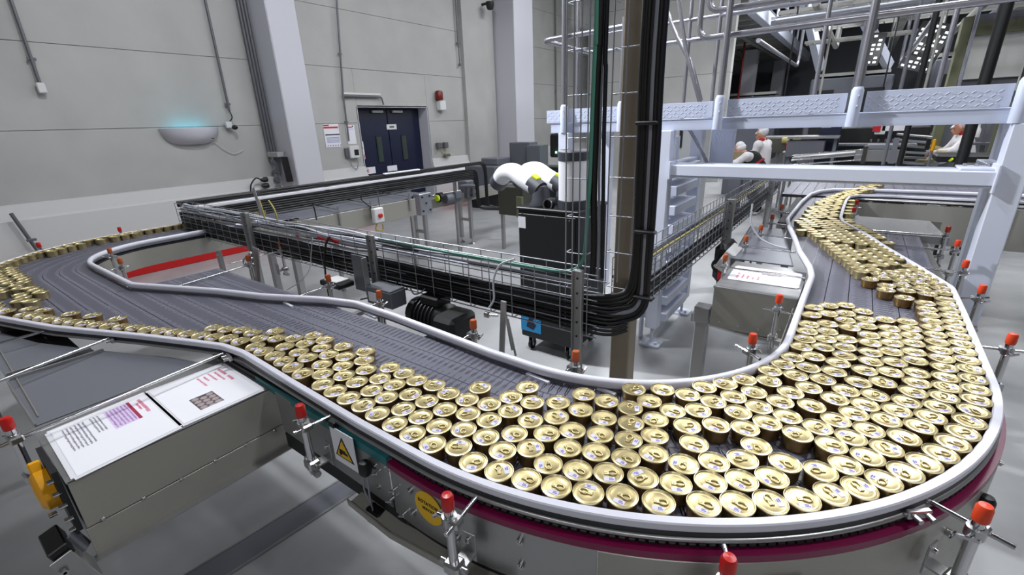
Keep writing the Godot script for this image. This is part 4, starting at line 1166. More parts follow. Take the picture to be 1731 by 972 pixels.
func front_details() -> void:
	# stickers and small fittings on the near side plates
	var w := thing("warning_sign", "white plate with yellow warning triangle on the near side plate", "warning sign", Vector3(-1.0, 1.02, -0.548))
	put("plate", MB.new().box(Vector3(-1.005, 1.022, -0.5475), Vector3(0.105, 0.115, 0.003), Basis(), 0.001), M.sticker_white, w)
	var tri := func(s: float) -> Array: return [Vector2(-0.5 * s, -0.29 * s), Vector2(0.5 * s, -0.29 * s), Vector2(0, 0.577 * s)]
	put("triangle_border", MB.new().prism(tri.call(0.084), Transform3D(Basis(), Vector3(-1.005, 1.012, -0.546)), 0.001), M.black_ink, w)
	put("triangle", MB.new().prism(tri.call(0.066), Transform3D(Basis(), Vector3(-1.005, 1.012, -0.545)), 0.001), M.sticker_yellow, w)
	var hand := MB.new().box(Vector3(-1.003, 1.012, -0.5435), Vector3(0.016, 0.012, 0.001))
	for k in 4:
		hand.box(Vector3(-1.016, 1.017 - k * 0.0035, -0.5435), Vector3(0.014, 0.0024, 0.001), Basis(Vector3.BACK, 0.15))
	hand.box(Vector3(-0.992, 1.009, -0.5435), Vector3(0.012, 0.007, 0.001))
	hand.lathe(Vector3(-1.018, 1.004, -0.5435), [Vector2(0.006, 0.0), Vector2(0.006, 0.001), Vector2(0, 0.001)], 12, Basis(Vector3.RIGHT, PI / 2))
	put("crushed_hand_symbol", hand, M.black_ink, w)
	put("top_clip", MB.new().box(Vector3(-1.045, 1.086, -0.55), Vector3(0.025, 0.018, 0.012), Basis(), 0.002), M.black_rubber, w)
	var y := thing("round_sticker", "yellow round sticker with two lines of black lettering on the near side plate", "sticker", Vector3(-0.68, 0.995, -0.551))
	var yb := Basis(Vector3.UP, 0.0) * Basis(Vector3.RIGHT, PI / 2)
	put("disc", MB.new().lathe(Vector3(-0.682, 0.992, -0.5520), [Vector2(0.046, 0.0), Vector2(0.046, 0.0015), Vector2(0, 0.0015)], 36, yb), M.sticker_yellow, y)
	# two short lines of lettering
	for line in [["ROTATION", 0.0185, 1.004], ["SERVICE", 0.0150, 0.986]]:
		var tm := TextMesh.new()
		tm.text = line[0]
		var f := SystemFont.new()
		f.font_names = PackedStringArray(["Droid Sans"])
		f.font_weight = 700
		tm.font = f
		tm.font_size = 16
		tm.pixel_size = line[1] / 22.0
		tm.depth = 0.0006
		tm.material = M.black_ink
		var o := MeshInstance3D.new()
		o.mesh = tm
		o.name = "lettering"
		y.add_child(o, true)
		o.position = Vector3(-0.682, line[2], -0.5500) - y.position
	# sensor plug with two dangling leads
	for q in [[Vector3(-0.905, 1.01, -0.54), "black cable plug with dangling wires below the warning sign", "warning"], [Vector3(0.375, 1.0, -1.27), "black cable plug with a wire hanging at the right of the front bend", "bend"]]:
		var at: Vector3 = q[0]
		var p := thing("cable_plug", q[1], "cable plug", at)
		put("body", MB.new().lathe(at + Vector3(0, -0.02, 0), [Vector2(0, 0), Vector2(0.012, 0.0), Vector2(0.017, 0.008), Vector2(0.017, 0.03), Vector2(0.012, 0.04), Vector2(0, 0.041)], 14), M.black_rubber, p)
		put("lead", MB.new().tube(spl([at + Vector3(-0.006, -0.02, 0), at + Vector3(-0.012, -0.07, 0.006), at + Vector3(-0.004, -0.12, 0.0), at + Vector3(-0.03, -0.16, -0.01)]), 0.0028, 6), M.grey_cable, p)
		put("lead", MB.new().tube(spl([at + Vector3(0.006, -0.02, 0), at + Vector3(0.012, -0.08, 0.008), at + Vector3(0.008, -0.14, 0.004), at + Vector3(0.004, -0.17, 0.01)]), 0.0028, 6), M.grey_cable, p)
	solo("cable_gland_block", MB.new().box(Vector3(-0.895, 0.85, -0.545), Vector3(0.06, 0.05, 0.035), Basis(), 0.006), M.black_rubber, "small black gland block under the near side plate below the plug", "cable fitting")
	# wing screws on the side plate
	var ws := MB.new().cyl(Vector3.ZERO, Vector3(0, 0, 0.016), 0.004, 8).box(Vector3(0, 0, 0.018), Vector3(0.026, 0.006, 0.005), Basis(Vector3.BACK, 0.5), 0.0015)
	var wm := with(ws, M.chrome)
	for k in 4:
		var q: Array = [[-0.855, 1.02], [-0.795, 0.995], [-0.815, 0.952], [-0.77, 0.93]][k]
		var o := place("wing_screw", wm, Vector3(q[0], q[1], -0.552), self)
		o.name = numbered("wing_screw")
		tag(o, ["wing screw by the magenta strip's left end", "wing screw right of the plate joint near the magenta strip", "wing screw on the plate joint beside the plug", "lowest wing screw left of the yellow sticker"][k], "screw", "wing screws on the near side plate")
	var jp := thing("bracket_plate", "square steel bracket plate with one bolt at the bottom of the front bend", "bracket plate", Vector3(0.03, 0.97, -0.78))
	var ang := atan2(-0.80 + 1.72, 0.05 + 0.72)
	var bb := Basis(Vector3.UP, PI / 2 - ang)
	var c := Vector3(-0.72 + 1.184 * cos(ang), 0.955, -1.72 + 1.184 * sin(ang))
	put("plate", MB.new().box(c, Vector3(0.07, 0.09, 0.012), bb, 0.002), M.brushed_steel, jp)
	put("bolt", MB.new().cyl(c + bb * Vector3(0, 0.015, 0), c + bb * Vector3(0, 0.015, 0.02), 0.009, 6), M.chrome, jp)
	# stainless drain cover let into the floor
	var dr := thing("floor_drain", "long dark stainless drain cover let into the floor, lower left", "floor drain", Vector3(-1.93, 0, -0.6))
	put("cover", MB.new().bar(Vector3(-2.05, 0.002, -0.05), Vector3(-1.87, 0.002, -1.9), 0.135, 0.010), M.dark_steel_plate, dr)
	put("frame", MB.new().bar(Vector3(-2.125, 0.002, -0.05), Vector3(-1.945, 0.002, -1.9), 0.012, 0.013).bar(Vector3(-1.975, 0.002, -0.05), Vector3(-1.795, 0.002, -1.9), 0.012, 0.013), M.brushed_steel, dr)

func right_details() -> void:
	# papers box inside the bend at right, and the covers behind it
	var b := thing("drive_box", "stainless box inside the bend at right with one sheet on its sloping top", "machine box", Vector3(-0.28, 0.82, -2.5))
	put("front_panel", MB.new().box(Vector3(-0.285, 0.93, -2.345), Vector3(0.36, 0.21, 0.006), Basis(), 0.001), M.satin_steel_panel, b)
	put("front_flange", MB.new().box(Vector3(-0.285, 1.038, -2.352), Vector3(0.37, 0.014, 0.02), Basis(), 0.003), M.brushed_steel, b)
	put("top_plate", slab([Vector2(-0.465, -2.35), Vector2(-0.10, -2.35), Vector2(-0.10, -2.62), Vector2(-0.17, -2.84), Vector2(-0.465, -2.84)], 1.046, 0.004), M.brushed_steel, b)
	put("body", MB.new().box(Vector3(-0.285, 0.93, -2.6), Vector3(0.355, 0.20, 0.49)), M.dark_steel_plate, b)
	for q in [[-0.42, 0.86], [-0.33, 0.855], [-0.24, 0.86], [-0.15, 0.88]]:
		put("bolt", MB.new().cyl(Vector3(q[0], q[1], -2.342), Vector3(q[0], q[1], -2.337), 0.006, 8), M.chrome, b)
	paper(Vector3(-0.425, 1.0495, -2.49), Vector3(-0.006, 0, -0.24), Vector3(0.30, 0, -0.008), sheet_image(1), "printed sheet with a dark photo lying on the right-hand stainless box")
	var q1 := thing("cross_beam_leg", "stainless square leg with clamp head carrying the right papers box", "support leg", Vector3(-0.52, 0, -2.42))
	put("post", MB.new().box(Vector3(-0.52, 0.46, -2.42), Vector3(0.065, 0.74, 0.065), Basis(), 0.006), M.brushed_steel, q1)
	put("clamp_head", MB.new().box(Vector3(-0.52, 0.855, -2.42), Vector3(0.08, 0.09, 0.08), Basis(), 0.004).box(Vector3(-0.565, 0.83, -2.42), Vector3(0.02, 0.05, 0.06), Basis(), 0.003), M.brushed_steel, q1)
	put("cross_bar", MB.new().cyl(Vector3(-0.48, 0.815, -2.40), Vector3(-0.05, 0.80, -2.34), 0.018, 12), M.brushed_steel, q1)
	put("foot", MB.new().lathe(Vector3(-0.52, 0, -2.42), [Vector2(0.05, 0), Vector2(0.05, 0.01), Vector2(0.015, 0.03), Vector2(0.012, 0.10)], 16), M.bolt_steel, q1)
	var c := thing("steel_cover", "grey steel cover behind the right-hand papers, under the long rods", "machine cover", Vector3(-0.38, 1.05, -3.2))
	put("plate", slab([Vector2(-0.50, -2.88), Vector2(-0.175, -2.88), Vector2(-0.27, -3.45), Vector2(-0.35, -3.85), Vector2(-0.56, -3.85)], 1.05, 0.006), M.dark_steel_plate, c)
	put("side_flange", MB.new().bar(Vector3(-0.50, 1.0, -2.88), Vector3(-0.56, 1.0, -3.85), 0.006, 0.1), M.brushed_steel, c)
	# white folded guard and dark motor by the cable basket
	var m := thing("drive_motor", "black drive motor standing between the right cable basket and the grey cover", "motor", Vector3(-0.66, 0.8, -3.55))
	put("housing", MB.new().box(Vector3(-0.60, 0.93, -3.25), Vector3(0.10, 0.26, 0.24), Basis(), 0.03), M.cabinet_black, m)
	put("fan_cowl", MB.new().cyl(Vector3(-0.60, 0.93, -3.13), Vector3(-0.60, 0.93, -3.09), 0.05, 18), M.black_rubber, m)
	put("white_guard", MB.new().box(Vector3(-0.53, 1.0, -3.05), Vector3(0.09, 0.13, 0.24), Basis(Vector3.BACK, -0.5), 0.006), M.plastic_white, m)
	put("pink_label", MB.new().box(Vector3(-0.565, 0.90, -3.02), Vector3(0.05, 0.08, 0.004)), M.sign_red, m)
	solo("white_lead", MB.new().tube(spl([Vector3(-0.443, 1.358, -3), Vector3(-0.436, 1.253, -3), Vector3(-0.386, 1.168, -3), Vector3(-0.306, 1.127, -3), Vector3(-0.231, 1.115, -3)]), 0.005, 8), M.white_cable, "white lead looping down from the right basket to the grey cover", "cable")
	# bright folded cover in front of the crossing belt
	var k := thing("steel_cover", "bright stainless ledge cover just before the crossing belt's tall panel", "machine cover", Vector3(0.3, 1.05, -4.1))
	put("top_plate", slab([Vector2(0.03, -3.95), Vector2(0.16, -3.88), Vector2(0.56, -3.88), Vector2(0.52, -4.45), Vector2(0.02, -4.45)], 1.078, 0.004), M.brushed_steel, k)
	put("front_lip", MB.new().box(Vector3(0.34, 1.058, -3.872), Vector3(0.46, 0.045, 0.008), Basis(), 0.002), M.brushed_steel, k)
	put("back_panel", MB.new().box(Vector3(0.30, 1.0, -4.46), Vector3(0.58, 0.15, 0.008)), M.satin_steel_panel, k)
	# fallen red marker among the cans, as a small plug
	var rs := thing("red_sensor", "tiny red sensor with a white dot at the left edge of the far cans", "sensor", Vector3(-0.2, 1.08, -3.0))
	put("body", MB.new().box(Vector3(-0.155, 1.1, -3.535), Vector3(0.016, 0.04, 0.016), Basis(), 0.003), M.cap_red, rs)
	put("dot", MB.new().box(Vector3(-0.155, 1.1, -3.535) + Vector3(0, 0.004, 0.009), Vector3(0.006, 0.008, 0.002)), M.sticker_white, rs)

# a wire basket tray between a and b (level line of its top front edge), opening upwards: long wires as parts, U-shaped cross wires as parts
func basket(called: String, label: String, a: Vector3, b: Vector3, back: Vector3, height: float, rows: int, step: float, skip := 0.0) -> Node3D:
	var o := thing(called, label, "cable basket", Vector3((a.x + b.x) * 0.5, a.y - height, (a.z + b.z) * 0.5))
	var d := (b - a).normalized()
	for k in rows:
		var y := -height * float(k) / (rows - 1)
		put("long_wire", MB.new().cyl(a + Vector3(0, y, 0), b + Vector3(0, y, 0), 0.0026, 6), M.galvanised_wire, o)
		put("long_wire", MB.new().cyl(a + back + Vector3(0, y, 0), b + back + Vector3(0, y, 0), 0.0026, 6), M.galvanised_wire, o)
	put("long_wire", MB.new().cyl(a + back * 0.5 + Vector3(0, -height, 0), b + back * 0.5 + Vector3(0, -height, 0), 0.0026, 6), M.galvanised_wire, o)
	var n := int(a.distance_to(b) / step)
	var f := -back.normalized() * 0.004
	var u := with(MB.new().tube(rounded([f, f + Vector3(0, -height - 0.004, 0), back - f + Vector3(0, -height - 0.004, 0), back - f], 0.018, 4), 0.0023, 6), M.galvanised_wire)
	for i in n + 1:
		place("cross_wire", u, a + d * (i * step) - o.position, o)
	return o

func cable(p: Array, r: float, m: Material, label: String, group := "", called := "cable", smooth := true) -> void:
	solo(called, MB.new().tube(spl(p) if smooth else p, r, 8), m, label, "cable", group)

func tray_post(x: float, z: float, y0: float, y1: float, label: String, w := 0.04, foot := true) -> void:
	var o := thing("tray_post", label, "post", Vector3(x, y0, z))
	put("channel", MB.new().box(Vector3(x, (y0 + y1) * 0.5, z), Vector3(w, y1 - y0, w * 0.7), Basis(), 0.003).box(Vector3(x - w * 0.5, (y0 + y1) * 0.5, z + w * 0.2), Vector3(0.004, y1 - y0, w), Basis()), M.brushed_steel, o)
	for k in 6:
		put("bolt_hole", MB.new().cyl(Vector3(x, y1 - 0.03 - k * 0.06, z + w * 0.35 - 0.001), Vector3(x, y1 - 0.03 - k * 0.06, z + w * 0.35 + 0.0015), 0.005, 8), M.groove_dark, o)
	if foot:
		put("foot_plate", MB.new().box(Vector3(x, y0 + 0.006, z), Vector3(0.12, 0.012, 0.10), Basis(), 0.002), M.brushed_steel, o)

func baskets() -> void:
	# --- the front basket along X, its posts and cables
	basket("front_cable_basket", "long wire mesh cable basket running across the middle, full of black cables", Vector3(-4.70, 1.306, -1.48), Vector3(-0.70, 1.306, -1.48), Vector3(0, 0, -0.085), 0.255, 6, 0.12)
	tray_post(-0.768, -1.46, 0.0, 1.325, "steel channel post at the basket corner beside the tall square post", 0.034)
	tray_post(-2.00, -1.46, 0.0, 1.325, "steel channel post under the middle of the front cable basket", 0.032)
	tray_post(-3.36, -1.455, 0.0, 1.335, "dark steel channel post at the left part of the front basket", 0.04)
	var th := thing("tray_hanger", "pale flat strap standing up at the left part of the front basket, yellow ties beside", "strap", Vector3(-3.345, 1.3, -1.54))
	put("strap", MB.new().bar(Vector3(-3.33, 1.28, -1.55), Vector3(-3.42, 1.485, -1.57), 0.04, 0.005, Vector3.BACK, 0.002), M.galvanised_wire, th)
	for q in [[-3.24, 0.0], [-3.07, 0.04]]:
		put("yellow_tie", MB.new().tube(spl([Vector3(q[0], 1.28, -1.52), Vector3(q[0] - 0.02, 1.36, -1.525), Vector3(q[0] - 0.045 - q[1], 1.42, -1.53)]), 0.006, 6), M.yellow_cable, th)
	# lower bundle of cables, in two layers; the nearer layer's rank is told from the bottom
	for k in 16:
		var y := 1.063 + (k % 8) * 0.0158
		var z := -1.495 - (k / 8) * 0.024
		var pts := []
		for i in 15:
			pts.append(Vector3(lerpf(-4.66, -0.75, i / 14.0), y + rng.randf_range(-0.003, 0.003), z + rng.randf_range(-0.004, 0.004)))
		if k < 8:
			pts.append(Vector3(-0.655, y + 0.0, z - 0.02))
			pts.append(Vector3(-0.60, y + 0.02, z - 0.05))
		var m: Material = M.blue_black_cable if k % 5 == 2 else M.black_cable
		cable(pts, 0.0066, m, "%s cable in the front basket's near bundle, %s from the bottom" % ["blue-black" if k % 5 == 2 else "black", ordinal(k + 1)] if k < 8 else "black cable in the hidden rear layer of the front basket's bundle", "" if k < 8 else "rear cables of the front basket", "black_cable")
	for k in 6:
		var y := 1.205 + k * 0.0135
		var pts := []
		var x1 := -0.80 if k > 2 else -2.05
		for i in 12:
			pts.append(Vector3(lerpf(-4.66, x1, i / 11.0), y + rng.randf_range(-0.006, 0.006), -1.505 - (k % 2) * 0.024 + rng.randf_range(-0.006, 0.006)))
		var mm: Material = [M.grey_cable, M.black_cable, M.white_cable, M.black_cable, M.grey_cable, M.black_cable][k]
		var nm: String = ["lower pale grey", "lower black", "white", "middle black", "upper pale grey", "upper black"][k]
		cable(pts, 0.0066, mm, "%s cable loosely laid in the upper half of the front basket" % nm, "", "loose_cable")
	cable([Vector3(-1.994, 1.297, -1.502), Vector3(-1.719, 1.292, -1.502), Vector3(-1.476, 1.288, -1.502), Vector3(-1.26, 1.289, -1.502), Vector3(-1.066, 1.288, -1.502), Vector3(-0.893, 1.29, -1.502), Vector3(-0.813, 1.307, -1.502), Vector3(-0.777, 1.344, -1.502), Vector3(-0.766, 1.399, -1.502), Vector3(-0.761, 1.49, -1.502), Vector3(-0.754, 1.62, -1.502), Vector3(-0.751, 1.762, -1.502), Vector3(-0.748, 1.951, -1.502), Vector3(-0.743, 2.142, -1.502), Vector3(-0.743, 2.207, -1.502)] + [Vector3(-0.755, 3.74, -1.502)], 0.0075, M.teal_cable, "teal green cable along the basket's top edge, bending up beside the tall post", "", "green_cable")
	for k in 9:
		var pts := []
		for i in 12:
			pts.append(Vector3(lerpf(-4.66, -2.05 + (k % 3) * 0.35, i / 11.0), 1.245 + (k % 4) * 0.015 + rng.randf_range(-0.009, 0.009), -1.495 - (k % 5) * 0.014 + rng.randf_range(-0.007, 0.007)))
		var mm: Material = [M.white_cable, M.black_cable, M.grey_cable, M.white_cable, M.blue_black_cable, M.grey_cable, M.white_cable, M.white_cable, M.yellow_cable][k]
		var nm: String = ["white", "black", "pale grey", "white", "blue-black", "pale grey", "white", "white", "dull yellow"][k]
		cable(pts, 0.006, mm, "%s cable laid over the front basket's left half, %s nearest" % [nm, ordinal(k % 5 + 1)], "loose cables over the front basket's left half", "loose_cable")
	cable([Vector3(-2.382, 1.273, -1.46), Vector3(-2.438, 1.224, -1.46), Vector3(-2.483, 1.116, -1.46), Vector3(-2.505, 0.999, -1.46), Vector3(-2.508, 0.882, -1.46)], 0.006, M.black_cable, "black cable hanging out of the front basket down to the upright plate", "", "hanging_cable")
	cable([Vector3(-2.574, 1.244, -1.46), Vector3(-2.623, 1.134, -1.46), Vector3(-2.688, 1.016, -1.46), Vector3(-2.843, 0.909, -1.46), Vector3(-3.022, 0.825, -1.46)], 0.003, M.white_cable, "thin pale wire drooping from the front basket to the belt's tail", "", "hanging_wire")
	cable([Vector3(-1.055, 1.331, -1.445), Vector3(-1.133, 1.293, -1.445), Vector3(-1.172, 1.216, -1.445), Vector3(-1.174, 1.133, -1.445), Vector3(-1.204, 1.085, -1.445)], 0.0045, M.white_cable, "white cable looping out of the basket's front right part", "", "hanging_cable")
	cable([Vector3(-1.856, 1.08, -1.48), Vector3(-1.885, 1.024, -1.48), Vector3(-1.982, 0.978, -1.48), Vector3(-2.08, 0.951, -1.48), Vector3(-2.208, 0.911, -1.48)], 0.0045, M.black_cable, "black cable drooping under the basket to the grey junction box", "", "hanging_cable")
	cable([Vector3(-1.761, 1.067, -1.48), Vector3(-1.735, 1.036, -1.48), Vector3(-1.679, 1.056, -1.48), Vector3(-1.65, 1.081, -1.48)], 0.004, M.grey_cable, "short grey cable loop below the middle of the front basket", "", "hanging_cable")
	for q in [Vector3(-2.381, 1.249, -1.474), Vector3(-2.49, 1.243, -1.474)]:
		solo("red_tag", MB.new().box(q, Vector3(0.11, 0.015, 0.004), Basis(Vector3.BACK, -0.12), 0.001), M.sign_red, "red %s tag tied to the front basket" % ("right-hand" if used.get("red_tag", 0) == 0 else "left-hand"), "tag")
	# --- the right basket along Z with its posts and cables
	basket("right_cable_basket", "wire mesh cable basket receding at the right towards the crossing belt", Vector3(-0.667, 1.306, -1.74), Vector3(-0.667, 1.26, -6.4), Vector3(-0.085, 0, 0), 0.265, 6, 0.09)
	tray_post(-0.655, -3.515, 0.60, 1.30, "first steel post under the right cable basket", 0.052, false)
	tray_post(-0.655, -5.48, 0.0, 1.27, "second, farther steel post under the right cable basket", 0.052)
	solo("post_gusset", MB.new().prism([Vector2(0, 0), Vector2(0.09, 0.0), Vector2(0.09, 0.03), Vector2(0.0, 0.16)], Transform3D(Basis(), Vector3(-0.655, 0.60, -3.50)), 0.006).box(Vector3(-0.60, 0.62, -3.50), Vector3(0.16, 0.03, 0.05)).box(Vector3(-0.535, 0.80, -3.50), Vector3(0.03, 0.40, 0.05)), M.brushed_steel, "steel gusset at the foot of the right basket's first post", "bracket")
	for k in 12:
		var y := 1.052 + (k % 6) * 0.0148
		var pts := []
		for i in 10:
			pts.append(Vector3(-0.685 - (k / 6) * 0.026 + rng.randf_range(-0.004, 0.004), y - i * 0.003 + rng.randf_range(-0.004, 0.004), lerpf(-1.70, -6.3, i / 9.0)))
		cable(pts, 0.0068, M.black_cable, "black cable in the right basket's near bundle, %s from the bottom" % ordinal(k + 1) if k < 6 else "black cable in the hidden far layer of the right basket's bundle", "" if k < 6 else "far cables of the right basket", "black_cable")
	for k in 4:
		var pts := []
		for i in 10:
			pts.append(Vector3(-0.69 - k * 0.014, 1.235 - i * 0.0045 + rng.randf_range(-0.008, 0.008), lerpf(-1.70, -6.3, i / 9.0)))
		cable(pts, 0.0055 if k == 1 else 0.0075, [M.black_cable, M.yellow_cable, M.black_cable, M.black_cable][k], "yellowish cable near the top of the right basket" if k == 1 else "black cable near the top of the right basket", "" if k == 1 else "upper black cables of the right basket", "upper_cable")
	# --- the tall square post and the vertical baskets climbing beside it
	var p := thing("square_post", "tall brownish stainless square post rising through the cable corner", "post", Vector3(-0.672, 0, -1.69))
	put("shaft", MB.new().box(Vector3(-0.672, 4.5, -1.69), Vector3(0.085, 8.98, 0.075), Basis(), 0.005), M.post_steel, p)
	put("base_plate", MB.new().box(Vector3(-0.672, 0.008, -1.69), Vector3(0.18, 0.016, 0.16), Basis(), 0.003), M.post_steel, p)
	for q in [[-0.803, -1.495, 0.085, "wire basket ladder climbing left of the tall square post"], [-0.677, -1.576, 0.148, "wire basket ladder climbing in front of the tall square post"]]:
		var o := thing("vertical_cable_basket", q[3], "cable basket", Vector3(q[0], 1.22, q[1]))
		var n := 4
		var dx: float = 0.037 if q[2] > 0.1 else 0.0
		for k in n:
			var x: float = q[0] + q[2] * (float(k) / (n - 1) - 0.5) + dx
			put("long_wire", MB.new().cyl(Vector3(x, 1.07 if k % 2 == 0 else 1.26, q[1]), Vector3(x, 4.9, q[1]), 0.0026, 6), M.galvanised_wire, o)
		for k in 26:
			var y := 1.235 + k * 0.14
			var x0: float = q[0] - q[2] * 0.5 + dx
			put("cross_wire", MB.new().tube(rounded([Vector3(x0 - 0.002, y, q[1] - 0.045), Vector3(x0 - 0.002, y, q[1] - 0.004), Vector3(x0 + q[2] + 0.002, y, q[1] - 0.004), Vector3(x0 + q[2] + 0.002, y, q[1] - 0.045)], 0.015, 3), 0.0021, 6), M.galvanised_wire, o)
	cable([Vector3(-0.741, 1.281, -1.517), Vector3(-0.738, 1.353, -1.517), Vector3(-0.738, 1.444, -1.517), Vector3(-0.743, 1.597, -1.517), Vector3(-0.743, 1.761, -1.517), Vector3(-0.742, 1.951, -1.517), Vector3(-0.737, 2.126, -1.517), Vector3(-0.736, 2.209, -1.517)] + [Vector3(-0.725, 3.74, -1.517)], 0.0125, M.black_cable, "thick black cable climbing beside the green one, left of the square post", "", "black_cable")
	cable([Vector3(-0.702, 1.286, -1.524), Vector3(-0.706, 1.447, -1.524), Vector3(-0.711, 1.66, -1.524), Vector3(-0.714, 1.8, -1.524), Vector3(-0.715, 2.004, -1.524), Vector3(-0.717, 2.207, -1.524)] + [Vector3(-0.70, 3.74, -1.524)], 0.0075, M.blue_black_cable, "dark cable strapped in the left wire ladder", "", "black_cable")
	for k in 2:
		cable([Vector3(-0.726, 1.279, -1.532), Vector3(-0.724, 1.443, -1.532), Vector3(-0.731, 1.659, -1.532), Vector3(-0.733, 1.858, -1.532), Vector3(-0.733, 2.041, -1.532), Vector3(-0.733, 2.211, -1.532)], 0.005, M.grey_cable if k == 0 else M.white_cable, "pale grey cable in the left wire ladder" if k == 0 else "whitish cable in the left wire ladder", "", "pale_cable")
	# the heavy bundle right of the post, sweeping down and left into the front basket
	var tops := [Vector3(-0.611, 2.197, -1.569), Vector3(-0.595, 2.195, -1.569), Vector3(-0.582, 2.193, -1.569), Vector3(-0.569, 2.191, -1.569), Vector3(-0.557, 2.189, -1.569), Vector3(-0.544, 2.187, -1.569), Vector3(-0.603, 2.196, -1.569)]
	var mids := [Vector3(-0.603, 1.739, -1.569), Vector3(-0.588, 1.739, -1.569), Vector3(-0.576, 1.739, -1.569), Vector3(-0.564, 1.739, -1.569), Vector3(-0.552, 1.739, -1.569), Vector3(-0.539, 1.739, -1.569), Vector3(-0.595, 1.739, -1.569)]
	var lows := [Vector3(-0.596, 1.405, -1.569), Vector3(-0.583, 1.384, -1.569), Vector3(-0.571, 1.375, -1.569), Vector3(-0.56, 1.365, -1.569), Vector3(-0.55, 1.355, -1.569), Vector3(-0.539, 1.346, -1.569), Vector3(-0.588, 1.395, -1.569)]
	var bends := [Vector3(-0.607, 1.258, -1.554), Vector3(-0.591, 1.232, -1.554), Vector3(-0.578, 1.211, -1.554), Vector3(-0.566, 1.194, -1.554), Vector3(-0.556, 1.184, -1.554), Vector3(-0.548, 1.171, -1.554), Vector3(-0.599, 1.247, -1.554)]
	var ends := [Vector3(-0.656, 1.222, -1.524), Vector3(-0.65, 1.194, -1.524), Vector3(-0.644, 1.174, -1.524), Vector3(-0.648, 1.151, -1.524), Vector3(-0.652, 1.13, -1.524), Vector3(-0.656, 1.109, -1.524), Vector3(-0.653, 1.208, -1.524)]
	for k in 7:
		var m: Material = M.black_cable
		var lab: String = "heavy black cable of the bundle right of the post, %s from the left" % ordinal(k + 1)
		if k == 3:
			m = M.grey_cable
			lab = "grey sheathed cable in the middle of the heavy bundle right of the post"
		if k == 5:
			m = M.blue_black_cable
			lab = "blue-black cable on the outer side of the heavy bundle right of the post"
		if k == 6:
			lab = "heavy black cable tucked behind the others of the bundle right of the post"
		var e: Vector3 = ends[k]
		cable([tops[k] + Vector3(0.022, 1.2, 0), tops[k], mids[k], lows[k], bends[k], e, Vector3(-0.78, e.y - 0.022, -1.513)], 0.0100, m, lab, "", "heavy_cable")
	for q in [[Vector3(-0.575, 1.838, -1.554), "upper"], [Vector3(-0.557, 1.474, -1.554), "lower"], [Vector3(-0.545, 1.229, -1.547), "lowest"]]:
		var c: Vector3 = q[0]
		solo("cable_strap", MB.new().box(c, Vector3(0.075, 0.012, 0.033), Basis(), 0.004), M.black_rubber, "black strap round the heavy cable bundle, %s one" % q[1], "strap")
	# --- small gear behind the inner rail
	var gm := thing("gear_motor", "black gearmotor with finned body behind the inner rail, below the basket", "motor", Vector3(-1.55, 0.85, -1.5))
	put("motor_body", MB.new().lathe(Vector3(-1.62, 0.93, -1.50), [Vector2(0, -0.14), Vector2(0.075, -0.14), Vector2(0.085, -0.12), Vector2(0.085, 0.10), Vector2(0.07, 0.12), Vector2(0, 0.12)], 18, Basis(Vector3.BACK, -PI / 2)), M.cabinet_black, gm)
	for k in 6:
		put("fin", MB.new().lathe(Vector3(-1.70 + k * 0.026, 0.93, -1.50), [Vector2(0.084, -0.003), Vector2(0.094, -0.003), Vector2(0.094, 0.003), Vector2(0.084, 0.003)], 18, Basis(Vector3.BACK, -PI / 2)), M.cabinet_black, gm)
	put("terminal_box", MB.new().box(Vector3(-1.60, 1.03, -1.50), Vector3(0.13, 0.05, 0.10), Basis(), 0.008), M.cabinet_black, gm)
	put("gearbox", MB.new().box(Vector3(-1.42, 0.93, -1.44), Vector3(0.14, 0.17, 0.18), Basis(), 0.02), M.cabinet_black, gm)
	put("mount", MB.new().box(Vector3(-1.5, 0.82, -1.30), Vector3(0.3, 0.02, 0.36), Basis(), 0.003), M.dark_steel_plate, gm)
	var jb := thing("junction_box", "small grey junction box with pale lid between two orange caps", "junction box", Vector3(-1.86, 0.98, -1.40))
	put("box", MB.new().box(Vector3(-1.86, 1.03, -1.40), Vector3(0.20, 0.09, 0.10), Basis(), 0.005), M.cabinet_grey, jb)
	put("lid", MB.new().box(Vector3(-1.86, 1.078, -1.40), Vector3(0.19, 0.01, 0.095), Basis(), 0.003), M.galvanised_wire, jb)
	put("label", MB.new().box(Vector3(-1.905, 1.03, -1.347), Vector3(0.06, 0.05, 0.003)), M.sticker_white, jb)
	put("carrier_arm", MB.new().box(Vector3(-1.9, 0.975, -1.25), Vector3(0.03, 0.02, 0.3)), M.brushed_steel, jb)
	var up := thing("sensor_plate", "upright grey metal plate with black foot behind the inner rail", "sensor bracket", Vector3(-2.02, 1.05, -1.38))
	put("plate", MB.new().box(Vector3(-2.02, 1.13, -1.38), Vector3(0.13, 0.20, 0.006), Basis(), 0.002), M.cabinet_grey, up)
	put("edge", MB.new().box(Vector3(-1.957, 1.13, -1.365), Vector3(0.006, 0.20, 0.03), Basis(), 0.001), M.brushed_steel, up)
	put("foot", MB.new().box(Vector3(-2.18, 1.065, -1.33), Vector3(0.18, 0.03, 0.10), Basis(), 0.006), M.black_rubber, up)
	put("foot_cover", MB.new().box(Vector3(-2.18, 1.084, -1.33), Vector3(0.11, 0.008, 0.08), Basis(), 0.002), M.plastic_white, up)
	put("arm", MB.new().cyl(Vector3(-1.97, 1.06, -1.40), Vector3(-1.75, 1.07, -1.45), 0.007, 8), M.black_rubber, up)
	var hk := thing("hook_clamp", "silver hook clamp standing on a short post at the left basket hanger", "clamp", Vector3(-2.92, 1.05, -1.24))
	put("plate", MB.new().bar(Vector3(-2.86, 0.98, -1.22), Vector3(-2.84, 1.20, -1.24), 0.07, 0.008, Vector3.BACK, 0.002), M.brushed_steel, hk)
